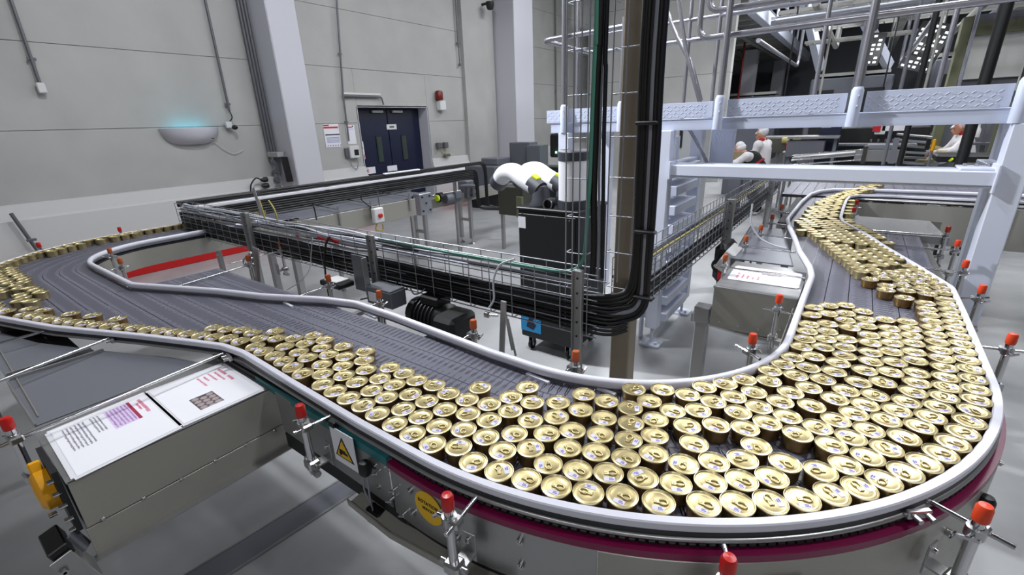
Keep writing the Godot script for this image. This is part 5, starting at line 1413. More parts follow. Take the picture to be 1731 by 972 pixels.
	put("hook", MB.new().tube(rounded([Vector3(-2.87, 1.17, -1.22), Vector3(-2.94, 1.12, -1.20), Vector3(-2.95, 1.09, -1.20), Vector3(-2.89, 1.09, -1.20), Vector3(-2.88, 1.12, -1.20)], 0.015, 3), 0.008, 8), M.chrome, hk)
	var cs := thing("clamp_stand", "chrome adjustable clamp stand on the inner rail beside the basket's white loop", "clamp stand", Vector3(-1.02, 1.02, -1.25))
	put("upright", MB.new().bar(Vector3(-1.00, 0.98, -1.26), Vector3(-0.985, 1.22, -1.27), 0.024, 0.010, Vector3.BACK, 0.002), M.brushed_steel, cs)
	put("slanted_strut", MB.new().bar(Vector3(-0.985, 1.20, -1.27), Vector3(-0.93, 1.04, -1.24), 0.010, 0.006, Vector3.BACK, 0.001).bar(Vector3(-0.97, 1.15, -1.27), Vector3(-0.915, 1.02, -1.24), 0.008, 0.006, Vector3.BACK, 0.001), M.brushed_steel, cs)
	put("handle", MB.new().cyl(Vector3(-1.00, 1.165, -1.25), Vector3(-1.035, 1.165, -1.235), 0.006, 8).lathe(Vector3(-1.04, 1.165, -1.233), [Vector2(0, -0.01), Vector2(0.012, -0.008), Vector2(0.012, 0.008), Vector2(0, 0.01)], 10, Basis(Vector3.BACK, PI / 2)), M.chrome, cs)

func extractor() -> void:
	var o := thing("fume_extractor", "black wheeled fume extractor box with blue sticker behind the cable basket", "fume extractor", Vector3(-1.81, 0, -3.15))
	put("cabinet", MB.new().box(Vector3(-1.815, 0.675, -3.16), Vector3(0.53, 1.10, 0.50), Basis(), 0.012), M.cabinet_black, o)
	put("front_panel", MB.new().box(Vector3(-1.815, 0.86, -2.905), Vector3(0.50, 0.66, 0.008), Basis(), 0.003), M.cabinet_black, o)
	put("lid", MB.new().box(Vector3(-1.815, 1.228, -3.16), Vector3(0.55, 0.022, 0.52), Basis(), 0.006), M.cabinet_black, o)
	var sc := with(MB.new().cyl(Vector3.ZERO, Vector3(0, 0, 0.003), 0.006, 8), M.chrome)
	for q in [[-2.03, 1.19], [-1.82, 1.18], [-1.61, 1.17], [-2.0, 0.56], [-1.82, 0.555], [-1.62, 0.55]]:
		place("screw", sc, Vector3(q[0], q[1], -2.901) - o.position, o)
	put("white_label", MB.new().box(Vector3(-2.035, 1.12, -2.9005), Vector3(0.07, 0.09, 0.002)), M.sticker_white, o)
	var bl := put("blue_sticker", MB.new().box(Vector3(-1.975, 0.27, -2.9075), Vector3(0.20, 0.17, 0.003)), M.sticker_blue, o)
	put("sticker_print", MB.new().prism([Vector2(-0.05, -0.04), Vector2(0.02, -0.06), Vector2(0.05, -0.01), Vector2(0.01, 0.02), Vector2(0.04, 0.06), Vector2(-0.02, 0.05), Vector2(-0.04, 0.0)], Transform3D(Basis(), Vector3(-1.97, 0.265, -2.906)), 0.001), M.door_blue, bl)
	for q in [[-2.0, -2.96], [-1.64, -2.96], [-2.0, -3.36], [-1.64, -3.36]]:
		var c := put("caster", MB.new().lathe(Vector3(q[0] - 0.014, 0.05, q[1]), [Vector2(0.02, 0), Vector2(0.046, 0.002), Vector2(0.05, 0.008), Vector2(0.05, 0.020), Vector2(0.046, 0.026), Vector2(0.02, 0.028)], 20, Basis(Vector3.BACK, -PI / 2)), M.black_rubber, o)
		put("caster_fork", MB.new().box(Vector3(q[0] - 0.02, 0.085, q[1]), Vector3(0.004, 0.09, 0.045), Basis(), 0.001).box(Vector3(q[0] + 0.02, 0.085, q[1]), Vector3(0.004, 0.09, 0.045), Basis(), 0.001).box(Vector3(q[0], 0.128, q[1]), Vector3(0.06, 0.006, 0.06)).cyl(Vector3(q[0] - 0.025, 0.05, q[1]), Vector3(q[0] + 0.025, 0.05, q[1]), 0.014, 10), M.bolt_steel, c)
	# exhaust cylinder: pale drum with two dark bands
	var cy := Vector3(-1.665, 1.24, -3.05)
	put("exhaust_drum", MB.new().lathe(cy, [Vector2(0.108, 0.0), Vector2(0.108, 0.42)], 32), M.hose_white, o)
	put("drum_base", MB.new().lathe(cy, [Vector2(0.114, 0.0), Vector2(0.114, 0.06), Vector2(0.109, 0.064)], 32), M.hose_grey, o)
	put("drum_cap", MB.new().lathe(cy, [Vector2(0.109, 0.345), Vector2(0.114, 0.349), Vector2(0.114, 0.405), Vector2(0.10, 0.42), Vector2(0.0, 0.42)], 32), M.hose_grey, o)
	var pc := put("plug_coupling", MB.new().lathe(Vector3(-1.82, 1.27, -2.97), [Vector2(0, -0.02), Vector2(0.035, -0.02), Vector2(0.042, -0.01), Vector2(0.042, 0.02), Vector2(0.034, 0.025), Vector2(0.034, 0.01), Vector2(0, 0.01)], 18, Basis(Vector3.RIGHT, PI / 2)), M.cabinet_black, o)
	put("coupling_ring", MB.new().lathe(Vector3(-1.82, 1.27, -2.94), [Vector2(0.034, 0.0), Vector2(0.042, 0.0), Vector2(0.042, 0.006), Vector2(0.034, 0.006)], 18, Basis(Vector3.RIGHT, PI / 2)), M.chrome, pc)
	# two suction arms: dark elbow, yellow collar, bent white hose, dark hood
	for k in 2:
		var z := -3.02 - k * 0.16
		var x := -1.93 + k * 0.12
		var e := put("elbow", MB.new().lathe(Vector3(x, 1.24, z), [Vector2(0.085, 0), Vector2(0.085, 0.02), Vector2(0.07, 0.05), Vector2(0.065, 0.11), Vector2(0.05, 0.15), Vector2(0.0, 0.17)], 20), M.hose_grey, o)
		put("elbow_socket", MB.new().cyl(Vector3(x, 1.36, z), Vector3(x - 0.10, 1.41, z - 0.02), 0.066, 20), M.hose_grey, e)
		put("yellow_collar", MB.new().box(Vector3(x - 0.05, 1.452, z - 0.01), Vector3(0.07, 0.03, 0.06), Basis(Vector3.BACK, -0.5), 0.008), M.neon_yellow, e)
		var hose := [Vector3(x - 0.07, 1.385, z - 0.02), Vector3(x - 0.19, 1.43, z - 0.05), Vector3(x - 0.32, 1.475, z - 0.10), Vector3(x - 0.45, 1.46, z - 0.15), Vector3(x - 0.53, 1.405, z - 0.18)]
		put("suction_hose", MB.new().tube(spl(hose, 6), 0.072, 20), M.hose_white, o)
		put("hose_end", MB.new().cyl(Vector3(x - 0.52, 1.41, z - 0.178), Vector3(x - 0.58, 1.36, z - 0.20), 0.076, 20), M.hose_grey, o)

func white_leg(x: float, z: float, top: float, label: String, w := 0.1) -> void:
	var o := thing("steel_column", label, "steel column", Vector3(x, 0, z))
	put("column", MB.new().box(Vector3(x, (top + 0.17) * 0.5, z), Vector3(w, top - 0.17, w), Basis(), 0.005), M.white_paint, o)
	var f := MB.new().cyl(Vector3(x, 0.02, z), Vector3(x, 0.175, z), 0.014, 12)
	f.box(Vector3(x, 0.012, z), Vector3(0.17, 0.024, 0.14), Basis(), 0.004)
	f.cyl(Vector3(x + 0.05, 0.02, z + 0.04), Vector3(x + 0.05, 0.045, z + 0.04), 0.012, 6)
	put("foot", f, M.white_paint, o)

func toe_plate(x0: float, x1: float, y0: float, y1: float, z: float, label: String) -> void:
	var o := thing("kick_plate", label, "kick plate", Vector3((x0 + x1) * 0.5, y0, z))
	put("sheet", MB.new().box(Vector3((x0 + x1) * 0.5, (y0 + y1) * 0.5, z), Vector3(x1 - x0, y1 - y0, 0.005), Basis(), 0.001), M.grey_white_paint, o)
	var b := MB.new()
	var nx := int((x1 - x0 - 0.02) / 0.026)
	var ny := int((y1 - y0 - 0.008) / 0.022)
	for i in nx:
		for j in ny:
			var t := 0.7 if (i + j) % 2 == 0 else -0.7
			b.box(Vector3(x0 + 0.018 + i * 0.026, y0 + 0.014 + j * 0.022, z + 0.0028), Vector3(0.020, 0.005, 0.003), Basis(Vector3.BACK, t), 0.0013)
	var c := put("raised_tread_pattern", b, M.grey_white_paint, o)
	c.set_meta("kind", "stuff")

func rail_post(x: float, z: float, top: float, label: String, sleeve := true, r := 0.021) -> void:
	var o := thing("railing_post", label, "railing post", Vector3(x, 1.78, z))
	put("tube", MB.new().cyl(Vector3(x, 1.80, z), Vector3(x, top, z), r, 16), M.rail_tube, o)
	if sleeve:
		put("socket", MB.new().lathe(Vector3(x, 1.765, z), [Vector2(0, 0), Vector2(r + 0.010, 0.0), Vector2(r + 0.010, 0.20), Vector2(r + 0.004, 0.215), Vector2(r, 0.22)], 16), M.grey_white_paint, o)
		for y in [1.88, 1.935]:
			put("grub_screw", MB.new().cyl(Vector3(x + 0.012, y, z + r + 0.004), Vector3(x + 0.016, y, z + r + 0.013), 0.006, 8), M.grey_white_paint, o)

func handrail(p: Array, label: String, r := 0.019, called := "handrail") -> void:
	solo(called, MB.new().tube(rounded(p, 0.09, 6), r, 14), M.rail_tube, label, "handrail")

func platform() -> void:
	var z := -3.57
	# legs and beams
	white_leg(-1.165, -3.57, 1.765, "front left white platform leg beside the heavy cable bundle")
	white_leg(-1.155, -4.40, 1.765, "rear white platform leg just right of the slatted panel", 0.10)
	white_leg(-2.02, -3.57, 1.765, "white platform leg behind the extractor's pale drum")
	white_leg(-2.02, -4.40, 1.765, "rear white platform leg left of the tall square post")
	white_leg(0.685, -3.57, 1.765, "front right white platform leg, the widest at the right edge", 0.115)
	white_leg(0.79, -4.42, 1.765, "rear right white platform leg behind the orange-capped brackets", 0.115)
	white_leg(2.1, -3.57, 1.765, "white platform leg out beyond the right edge, front")
	white_leg(2.1, -4.42, 1.765, "white platform leg out beyond the right edge, rear")
	var o := thing("cross_beam", "white horizontal beam joining the platform legs below the deck", "steel beam", Vector3(-0.2, 1.44, z))
	put("beam", MB.new().box(Vector3(-0.235, 1.485, z - 0.06), Vector3(1.75, 0.075, 0.25), Basis(), 0.004), M.white_paint, o)
	put("lower_flange", MB.new().box(Vector3(-0.235, 1.440, z - 0.06), Vector3(1.75, 0.012, 0.22), Basis(), 0.003), M.white_paint, o)
	put("bolted_head", MB.new().box(Vector3(0.56, 1.53, z - 0.08), Vector3(0.16, 0.014, 0.20), Basis(), 0.003), M.white_paint, o)
	for k in 3:
		put("head_bolt", MB.new().cyl(Vector3(0.51 + k * 0.05, 1.536, z - 0.10), Vector3(0.51 + k * 0.05, 1.552, z - 0.10), 0.010, 6), M.bolt_steel, o)
	put("end_plate", MB.new().box(Vector3(0.625, 1.485, z + 0.005), Vector3(0.012, 0.15, 0.16), Basis(), 0.003), M.white_paint, o)
	put("end_plate", MB.new().box(Vector3(-1.10, 1.485, z + 0.005), Vector3(0.012, 0.13, 0.16), Basis(), 0.003), M.white_paint, o)
	for q in [[-1.165, "left"], [0.70, "right"]]:
		solo("side_beam", MB.new().box(Vector3(q[0], 1.485, -4.0), Vector3(0.08, 0.075, 0.76), Basis(), 0.004), M.white_paint, "short white beam running back between the %s platform legs" % q[1], "steel beam")
	# slatted white panel (a short flight of flat treads) between the left legs
	var ld := thing("step_ladder", "white flight of flat treads between the two left platform legs", "ladder", Vector3(-1.2, 0, -4.0))
	for k in 9:
		put("tread", MB.new().box(Vector3(-1.19, 0.22 + k * 0.155, -3.985), Vector3(0.20, 0.075, 0.60), Basis(), 0.004), M.white_paint, ld)
	for s in [-3.68, -4.30]:
		put("stringer", MB.new().box(Vector3(-1.30, 0.85, s), Vector3(0.02, 1.7, 0.06), Basis(), 0.003), M.white_paint, ld)
	# deck, edge channel, kick plates
	var dk := thing("platform_deck", "grey-white steel platform deck at eye height across the right", "platform", Vector3(0.3, 1.78, -4.2))
	var gr := MB.new()
	for k in 255:
		gr.box(Vector3(-2.18 + k * 0.022, 1.826, -4.03), Vector3(0.003, 0.02, 0.88))
	for k in 9:
		gr.box(Vector3(0.65, 1.834, -3.64 - k * 0.098), Vector3(5.66, 0.008, 0.005))
	var gt := put("deck_grating", gr, M.galvanised_wire, dk)
	gt.set_meta("kind", "stuff")
	put("edge_channel", MB.new().box(Vector3(0.655, 1.803, z - 0.02), Vector3(5.66, 0.078, 0.03), Basis(), 0.003).box(Vector3(0.655, 1.77, z - 0.045), Vector3(5.66, 0.01, 0.08)), M.grey_white_paint, dk)
	put("rear_channel", MB.new().box(Vector3(0.655, 1.803, -4.47), Vector3(5.66, 0.078, 0.03), Basis(), 0.003), M.grey_white_paint, dk)
	for k in 7:
		put("joist", MB.new().box(Vector3(-1.9 + k * 0.86, 1.79, -4.03), Vector3(0.05, 0.06, 0.88), Basis(), 0.003), M.grey_white_paint, dk)
	toe_plate(-2.21, -2.055, 1.845, 1.945, z + 0.002, "short checkered kick plate at the platform's left end")
	toe_plate(-1.995, -0.86, 1.845, 1.95, z + 0.002, "checkered kick plate behind the square post and cable bundles")
	toe_plate(-0.765, -0.10, 1.845, 1.955, z + 0.002, "checkered kick plate between the two middle railing posts")
	toe_plate(-0.010, 0.60, 1.845, 1.958, z + 0.002, "checkered kick plate left of the right edge's railing post")
	toe_plate(0.68, 3.4, 1.845, 1.96, z + 0.002, "checkered kick plate running out past the right edge")
	# railing
	rail_post(-2.025, z + 0.03, 3.05, "leftmost front railing post of the platform")
	rail_post(-1.52, z + 0.03, 2.55, "front railing post hidden mostly behind the cable ladder")
	rail_post(-0.812, z + 0.03, 3.05, "front railing post left of the two rails' rounded ends")
	rail_post(-0.055, z + 0.03, 3.05, "front railing post in the middle, its socket brightly lit")
	rail_post(0.635, z + 0.03, 3.05, "front railing post at the right edge of the picture")
	rail_post(1.40, z + 0.03, 3.05, "front railing post out beyond the right edge")
	for q in [[-2.40, 2.95, "first rear post, far left of the cable ladders"], [-2.14, 2.9, "second rear post, seen through the cable ladders"], [-1.75, 2.9, "third rear post, behind the black cables"], [-1.33, 3.0, "rear post right of the heavy bundle"], [-1.09, 3.0, "rear post beside the left rounded rail end"], [-0.34, 3.0, "rear post between the two middle front posts"], [0.372, 3.0, "rear post before the pale wall at right"]]:
		rail_post(q[0], -4.46, q[1], "thin rear railing post: %s" % q[2], false, 0.016)
	handrail([Vector3(-1.0, 3.05, z), Vector3(-1.0, 2.345, z), Vector3(-0.3, 2.352, z), Vector3(3.3, 2.36, z)], "lower front handrail with rounded left end, crossing the dark ceiling")
	handrail([Vector3(-0.955, 3.05, z), Vector3(-0.955, 2.50, z), Vector3(0.0, 2.51, z), Vector3(3.3, 2.52, z)], "upper front handrail with rounded left end at the picture's top")
	handrail([Vector3(-1.52, 2.495, z), Vector3(-2.25, 2.485, z), Vector3(-2.25, 2.47, -4.46), Vector3(-1.2, 2.47, -4.46)], "left handrail loop turning round the platform's left end")
	handrail([Vector3(-2.2, 2.62, -4.46), Vector3(3.3, 2.64, -4.46)], "rear handrail along the back of the platform", 0.016)
	handrail([Vector3(-1.52, 2.777, -4.3), Vector3(-1.406, 2.523, -4.3), Vector3(-1.237, 2.261, -4.3), Vector3(-1.137, 1.981, -4.3)], "slanting grey stair rail left of the front railing, farther one", 0.016, "stair_rail")
	handrail([Vector3(-1.328, 2.715, -4.1), Vector3(-1.233, 2.332, -4.1), Vector3(-1.061, 1.885, -4.1)], "slanting grey stair rail left of the front railing, nearer one", 0.016, "stair_rail")
	handrail([Vector3(-1.167, 1.775, -4.1), Vector3(-1.018, 1.554, -4.1), Vector3(-0.929, 1.375, -4.1)], "slanting grey brace under the deck at left", 0.014, "stair_rail")
	# a junction box hung below the deck
	solo("white_box", MB.new().box(Vector3(-0.86, 1.652, -4), Vector3(0.16, 0.34, 0.10), Basis(), 0.006), M.grey_white_paint, "pale box hanging under the deck left of the bending person", "box")

func back_line() -> void:
	# narrow infeed conveyor along the wall and its machines
	var o := thing("infeed_conveyor", "narrow steel infeed conveyor standing before the red wall kerb", "conveyor", Vector3(-5.0, 0, -4.8))
	put("belt", MB.new().box(Vector3(-5.02, 0.84, -5.4), Vector3(0.22, 0.02, 2.6)), M.chain_plastic, o)
	put("side_plate", MB.new().box(Vector3(-4.89, 0.79, -5.4), Vector3(0.012, 0.14, 2.6), Basis(), 0.003), M.satin_steel_panel, o)
	put("side_plate", MB.new().box(Vector3(-5.15, 0.79, -5.4), Vector3(0.012, 0.14, 2.6), Basis(), 0.003), M.satin_steel_panel, o)
	put("guide_tube", MB.new().cyl(Vector3(-4.91, 0.90, -4.15), Vector3(-4.91, 0.90, -6.6), 0.012, 8), M.chrome, o)
	for z in [-4.55, -5.55]:
		for x in [-4.91, -5.13]:
			support_leg(x, z, 0.73, o, 0.055)
		put("leg_tie", MB.new().box(Vector3(-5.02, 0.40, z), Vector3(0.22, 0.04, 0.04), Basis(), 0.003), M.brushed_steel, o)
	var tr := thing("transfer_plate", "wide grey transfer plate with bright rods behind the front basket", "machine cover", Vector3(-4.5, 1.0, -3.3))
	put("plate", slab([Vector2(-4.86, -2.3), Vector2(-4.2, -2.3), Vector2(-4.2, -3.6), Vector2(-4.50, -4.1), Vector2(-4.86, -4.1)], 1.058, 0.01), M.dark_steel_plate, tr)
	put("front_plate", MB.new().box(Vector3(-4.19, 0.95, -3.0), Vector3(0.012, 0.20, 1.5), Basis(), 0.003), M.satin_steel_panel, tr)
	for z in [-2.75, -3.15, -3.7]:
		put("rod", MB.new().cyl(Vector3(-4.85, 1.10, z), Vector3(-4.16, 1.09, z + 0.05), 0.008, 8), M.chrome, tr)
		put("rod_post", MB.new().cyl(Vector3(-4.17, 0.92, z + 0.05), Vector3(-4.17, 1.12, z + 0.05), 0.012, 8), M.chrome, tr)
	var gb := thing("gear_box", "square grey gearbox on top of the infeed conveyor's far legs", "gearbox", Vector3(-4.9, 0.9, -5.5))
	put("housing", MB.new().box(Vector3(-4.90, 0.87, -5.5), Vector3(0.20, 0.20, 0.20), Basis(), 0.015), M.cabinet_grey, gb)
	put("flange", MB.new().cyl(Vector3(-4.80, 0.87, -5.5), Vector3(-4.775, 0.87, -5.5), 0.07, 18), M.bolt_steel, gb)
	for q in [[0.04, 0.04], [-0.04, 0.04], [0.04, -0.04], [-0.04, -0.04]]:
		put("flange_bolt", MB.new().cyl(Vector3(-4.775, 0.87 + q[0], -5.5 + q[1]), Vector3(-4.767, 0.87 + q[0], -5.5 + q[1]), 0.009, 6), M.dark_frame, gb)
	put("second_housing", MB.new().box(Vector3(-5.15, 0.90, -5.75), Vector3(0.20, 0.20, 0.18), Basis(), 0.012), M.cabinet_grey, gb)
	var mt := thing("drive_motor", "grey drive motor with yellow disc on the infeed conveyor's side", "motor", Vector3(-4.75, 0.9, -4.9))
	put("motor_body", MB.new().lathe(Vector3(-4.80, 0.84, -5.02), [Vector2(0, -0.17), Vector2(0.07, -0.17), Vector2(0.08, -0.15), Vector2(0.08, 0.12), Vector2(0.065, 0.14), Vector2(0, 0.14)], 16, Basis(Vector3.RIGHT, PI / 2)), M.cabinet_grey, mt)
	put("terminal_box", MB.new().box(Vector3(-4.73, 0.88, -5.08), Vector3(0.08, 0.10, 0.13), Basis(), 0.006), M.cabinet_grey, mt)
	put("yellow_disc", MB.new().lathe(Vector3(-4.78, 0.88, -4.72), [Vector2(0, 0), Vector2(0.045, 0.0), Vector2(0.05, 0.02), Vector2(0.04, 0.035), Vector2(0, 0.036)], 16, Basis(Vector3.RIGHT, PI / 2)), M.neon_yellow, mt)
	put("black_drum", MB.new().lathe(Vector3(-4.80, 0.88, -4.82), [Vector2(0, 0), Vector2(0.07, 0.0), Vector2(0.07, 0.08), Vector2(0, 0.08)], 16, Basis(Vector3.RIGHT, PI / 2)), M.cabinet_black, mt)
	var cb := thing("bearing_block", "pale bolted bearing block at the end of the wide transfer plate", "bearing", Vector3(-4.2, 0.85, -3.9))
	put("block", MB.new().box(Vector3(-4.24, 0.96, -3.92), Vector3(0.12, 0.26, 0.20), Basis(), 0.008), M.galvanised_wire, cb)
	for q in [[1.05, -3.86], [1.05, -3.98], [0.88, -3.86], [0.88, -3.98], [0.97, -3.92]]:
		put("bolt", MB.new().cyl(Vector3(-4.18, q[0], q[1]), Vector3(-4.168, q[0], q[1]), 0.012, 6), M.dark_frame, cb)
	var es := thing("stop_box", "white emergency-stop box with red button hanging behind the front basket", "stop button", Vector3(-4.08, 0.95, -3.12))
	put("box", MB.new().box(Vector3(-4.10, 0.965, -3.12), Vector3(0.06, 0.16, 0.13), Basis(), 0.01), M.plastic_white, es)
	put("button", MB.new().lathe(Vector3(-4.07, 0.965, -3.12), [Vector2(0, 0.03), Vector2(0.02, 0.03), Vector2(0.026, 0.022), Vector2(0.022, 0.0), Vector2(0, 0)], 16, Basis(Vector3.BACK, -PI / 2)), M.cap_red, es)
	put("hanger", MB.new().cyl(Vector3(-4.12, 1.04, -3.17), Vector3(-4.12, 1.22, -3.17), 0.006, 8), M.conduit_grey, es)
	put("cable_loop", MB.new().tube(spl([Vector3(-4.10, 0.885, -3.10), Vector3(-4.09, 0.82, -3.06), Vector3(-4.08, 0.80, -3.14), Vector3(-4.09, 0.86, -3.16)]), 0.008, 6), M.yellow_cable, es)
	cable([Vector3(-4.12, 1.22, -3.17), Vector3(-4.15, 1.25, -3.05), Vector3(-4.16, 1.16, -2.98), Vector3(-4.14, 1.05, -3.08)], 0.006, M.black_cable, "thin black lead looping above the emergency-stop box", "", "thin_lead")
	cable([Vector3(-4.14, 1.174, -2.42), Vector3(-4.14, 1.105, -2.425), Vector3(-4.14, 1.036, -2.424)], 0.006, M.black_cable, "thin black lead dropping from the cable tray to the transfer plate", "", "thin_lead")
	# the front basket's tray turns along the wall: two bands of thick black cables bending down at their far end
	var ct := thing("wall_cable_tray", "steel cable tray running back from the front basket under two bands of black cables", "cable tray", Vector3(-4.72, 1.0, -3.4))
	put("tray_base", MB.new().box(Vector3(-4.73, 1.252, -3.4), Vector3(0.07, 0.008, 3.7)).box(Vector3(-4.73, 1.078, -3.4), Vector3(0.07, 0.008, 3.7)), M.galvanised_wire, ct)
	for z in [-1.75, -3.0, -4.2, -5.1]:
		put("stand", MB.new().box(Vector3(-4.79, 0.65, z), Vector3(0.04, 1.30, 0.04), Basis(), 0.003), M.brushed_steel, ct)
	put("pale_liner", MB.new().box(Vector3(-4.70, 1.245, -3.4), Vector3(0.02, 0.028, 3.7), Basis(), 0.004), M.hose_white, ct)
	for k in 9:
		var up := k < 3
		var y: float = 1.282 + k * 0.012 if up else 1.093 + (k - 3) * 0.0235
		var x: float = -4.715
		var zz: float = -5.50 - (0.22 if up else 0.0) - (0.02 * (k % 3))
		var pts := []
		for i in 9:
			pts.append(Vector3(x + rng.randf_range(-0.004, 0.004), y + rng.randf_range(-0.003, 0.003), lerpf(-1.50, zz + 0.25, i / 8.0)))
		pts.append(Vector3(x, y - 0.015, zz + 0.06))
		pts.append(Vector3(x + 0.005, y - 0.14, zz))
		pts.append(Vector3(x + 0.01, 0.70, zz - 0.01))
		pts.append(Vector3(x + 0.04, 0.58 + k * 0.006, zz - 0.08))
		pts.append(Vector3(x + 0.30, 0.56 + k * 0.006, zz - 0.22))
		cable(pts, 0.0145, M.black_cable, "thick black cable on the wall tray's %s band, %s from the bottom" % ["upper" if up else "lower", ordinal(k + 1 if up else k - 2)], "", "tray_cable")
	solo("plastic_wrap", MB.new().bar(Vector3(-4.71, 1.318, -3.75), Vector3(-4.71, 1.318, -4.35), 0.05, 0.02, Vector3.UP, 0.008), M.hose_white, "crumpled clear-white wrap on the upper cables below the blue door", "plastic wrap")
	# hopper, cabinets and screens behind the extractor
	var h := thing("hopper_box", "dull olive steel hopper box left of the black extractor", "hopper", Vector3(-4.05, 0.5, -5.6))
	put("body", MB.new().box(Vector3(-4.06, 0.76, -5.7), Vector3(0.46, 0.42, 0.40), Basis(), 0.008), M.hopper_steel, h)
	put("inner_panel", MB.new().box(Vector3(-3.86, 0.70, -5.46), Vector3(0.10, 0.30, 0.05), Basis(), 0.003), M.olive_panel, h)
	put("leg", MB.new().box(Vector3(-4.25, 0.28, -5.55), Vector3(0.05, 0.56, 0.05), Basis(), 0.003), M.brushed_steel, h)
	put("leg", MB.new().box(Vector3(-3.87, 0.28, -5.55), Vector3(0.05, 0.56, 0.05), Basis(), 0.003), M.brushed_steel, h)
	var k1 := thing("steel_cabinet", "grey steel cabinet before the second wall column, left of a narrower one", "cabinet", Vector3(-6.35, 0, -9.2))
	put("carcass", MB.new().box(Vector3(-6.35, 0.90, -9.2), Vector3(0.56, 1.08, 0.36), Basis(), 0.006), M.cabinet_grey, k1)
	put("door", MB.new().box(Vector3(-6.35, 0.92, -9.01), Vector3(0.50, 1.0, 0.012), Basis(), 0.003), M.cabinet_grey, k1)
	put("plinth", MB.new().box(Vector3(-6.35, 0.18, -9.2), Vector3(0.50, 0.36, 0.32)), M.dark_frame, k1)
	var k2 := thing("steel_cabinet", "narrow grey steel cabinet left of the black screen", "cabinet", Vector3(-5.9, 0, -9.1))
	put("carcass", MB.new().box(Vector3(-5.90, 0.88, -9.1), Vector3(0.36, 1.0, 0.36), Basis(), 0.006), M.cabinet_grey, k2)
	put("door", MB.new().box(Vector3(-5.90, 0.88, -8.91), Vector3(0.32, 0.94, 0.012), Basis(), 0.003), M.cabinet_grey, k2)
	put("plinth", MB.new().box(Vector3(-5.90, 0.19, -9.1), Vector3(0.34, 0.38, 0.3)), M.dark_frame, k2)
	var sc := thing("black_screen", "black control screen with a small green light behind the extractor's drum", "control panel", Vector3(-5.33, 0.9, -9.2))
	put("housing", MB.new().box(Vector3(-5.33, 1.36, -9.2), Vector3(0.54, 0.50, 0.12), Basis(), 0.03), M.cabinet_black, sc)
	put("stand", MB.new().box(Vector3(-5.33, 0.56, -9.22), Vector3(0.10, 1.12, 0.10)), M.dark_frame, sc)
	var gl := lamp_mat("green_glow", Color(0.55, 1.0, 0.75), 2.0)
	put("green_lamp", MB.new().box(Vector3(-5.42, 1.22, -9.13), Vector3(0.05, 0.05, 0.02), Basis(), 0.008), gl, sc)
	var li := OmniLight3D.new()
	li.name = "green_light"
	li.light_color = Color(0.55, 1.0, 0.75)
	li.light_energy = 0.02
	li.light_size = 0.02
	li.omni_range = 30.0
	li.omni_attenuation = 2.0
	li.shadow_enabled = true
	sc.add_child(li)
	li.global_position = Vector3(-5.42, 1.22, -9.09)
	var mc := thing("meshed_machine", "dark meshed machine guard under the black control screen", "machine guard", Vector3(-4.9, 0, -8.2))
	put("guard", MB.new().box(Vector3(-4.75, 0.72, -8.2), Vector3(0.9, 0.60, 0.5), Basis(), 0.01), M.cabinet_black, mc)
	put("top_rail", MB.new().bar(Vector3(-5.2, 1.04, -7.93), Vector3(-4.3, 1.08, -7.93), 0.03, 0.02), M.galvanised_wire, mc)
	put("brace", MB.new().bar(Vector3(-5.15, 1.03, -7.92), Vector3(-4.85, 0.80, -7.92), 0.02, 0.02), M.galvanised_wire, mc)
	for x in [-5.1, -4.4]:
		put("leg", MB.new().box(Vector3(x, 0.21, -8.2), Vector3(0.06, 0.42, 0.06)), M.brushed_steel, mc)
	var wm := thing("wall_machine", "low grey machine beside the wall behind the bent cables", "machine", Vector3(-6.9, 0, -8.4))
	put("body", MB.new().box(Vector3(-6.9, 0.66, -8.6), Vector3(0.9, 0.62, 0.8), Basis(), 0.02), M.cabinet_grey, wm)
	put("top_box", MB.new().box(Vector3(-6.8, 1.05, -8.7), Vector3(0.5, 0.16, 0.5), Basis(), 0.02), M.dark_steel_plate, wm)
	put("base", MB.new().box(Vector3(-6.9, 0.175, -8.6), Vector3(0.8, 0.35, 0.7)), M.dark_frame, wm)

func conduit(p: Array, r: float, label: String, clips: Array) -> Node3D:
	var c: Vector3 = p[p.size() - 1]
	var o := thing("wall_conduit", label, "conduit", c)
	put("tube", MB.new().tube(rounded(p, 0.05, 4), r, 10), M.conduit_grey, o)
	for q in clips:
		put("clip", MB.new().box(q, Vector3(0.03, 0.03, r * 4.5), Basis(), 0.004), M.conduit_grey, o)
	return o

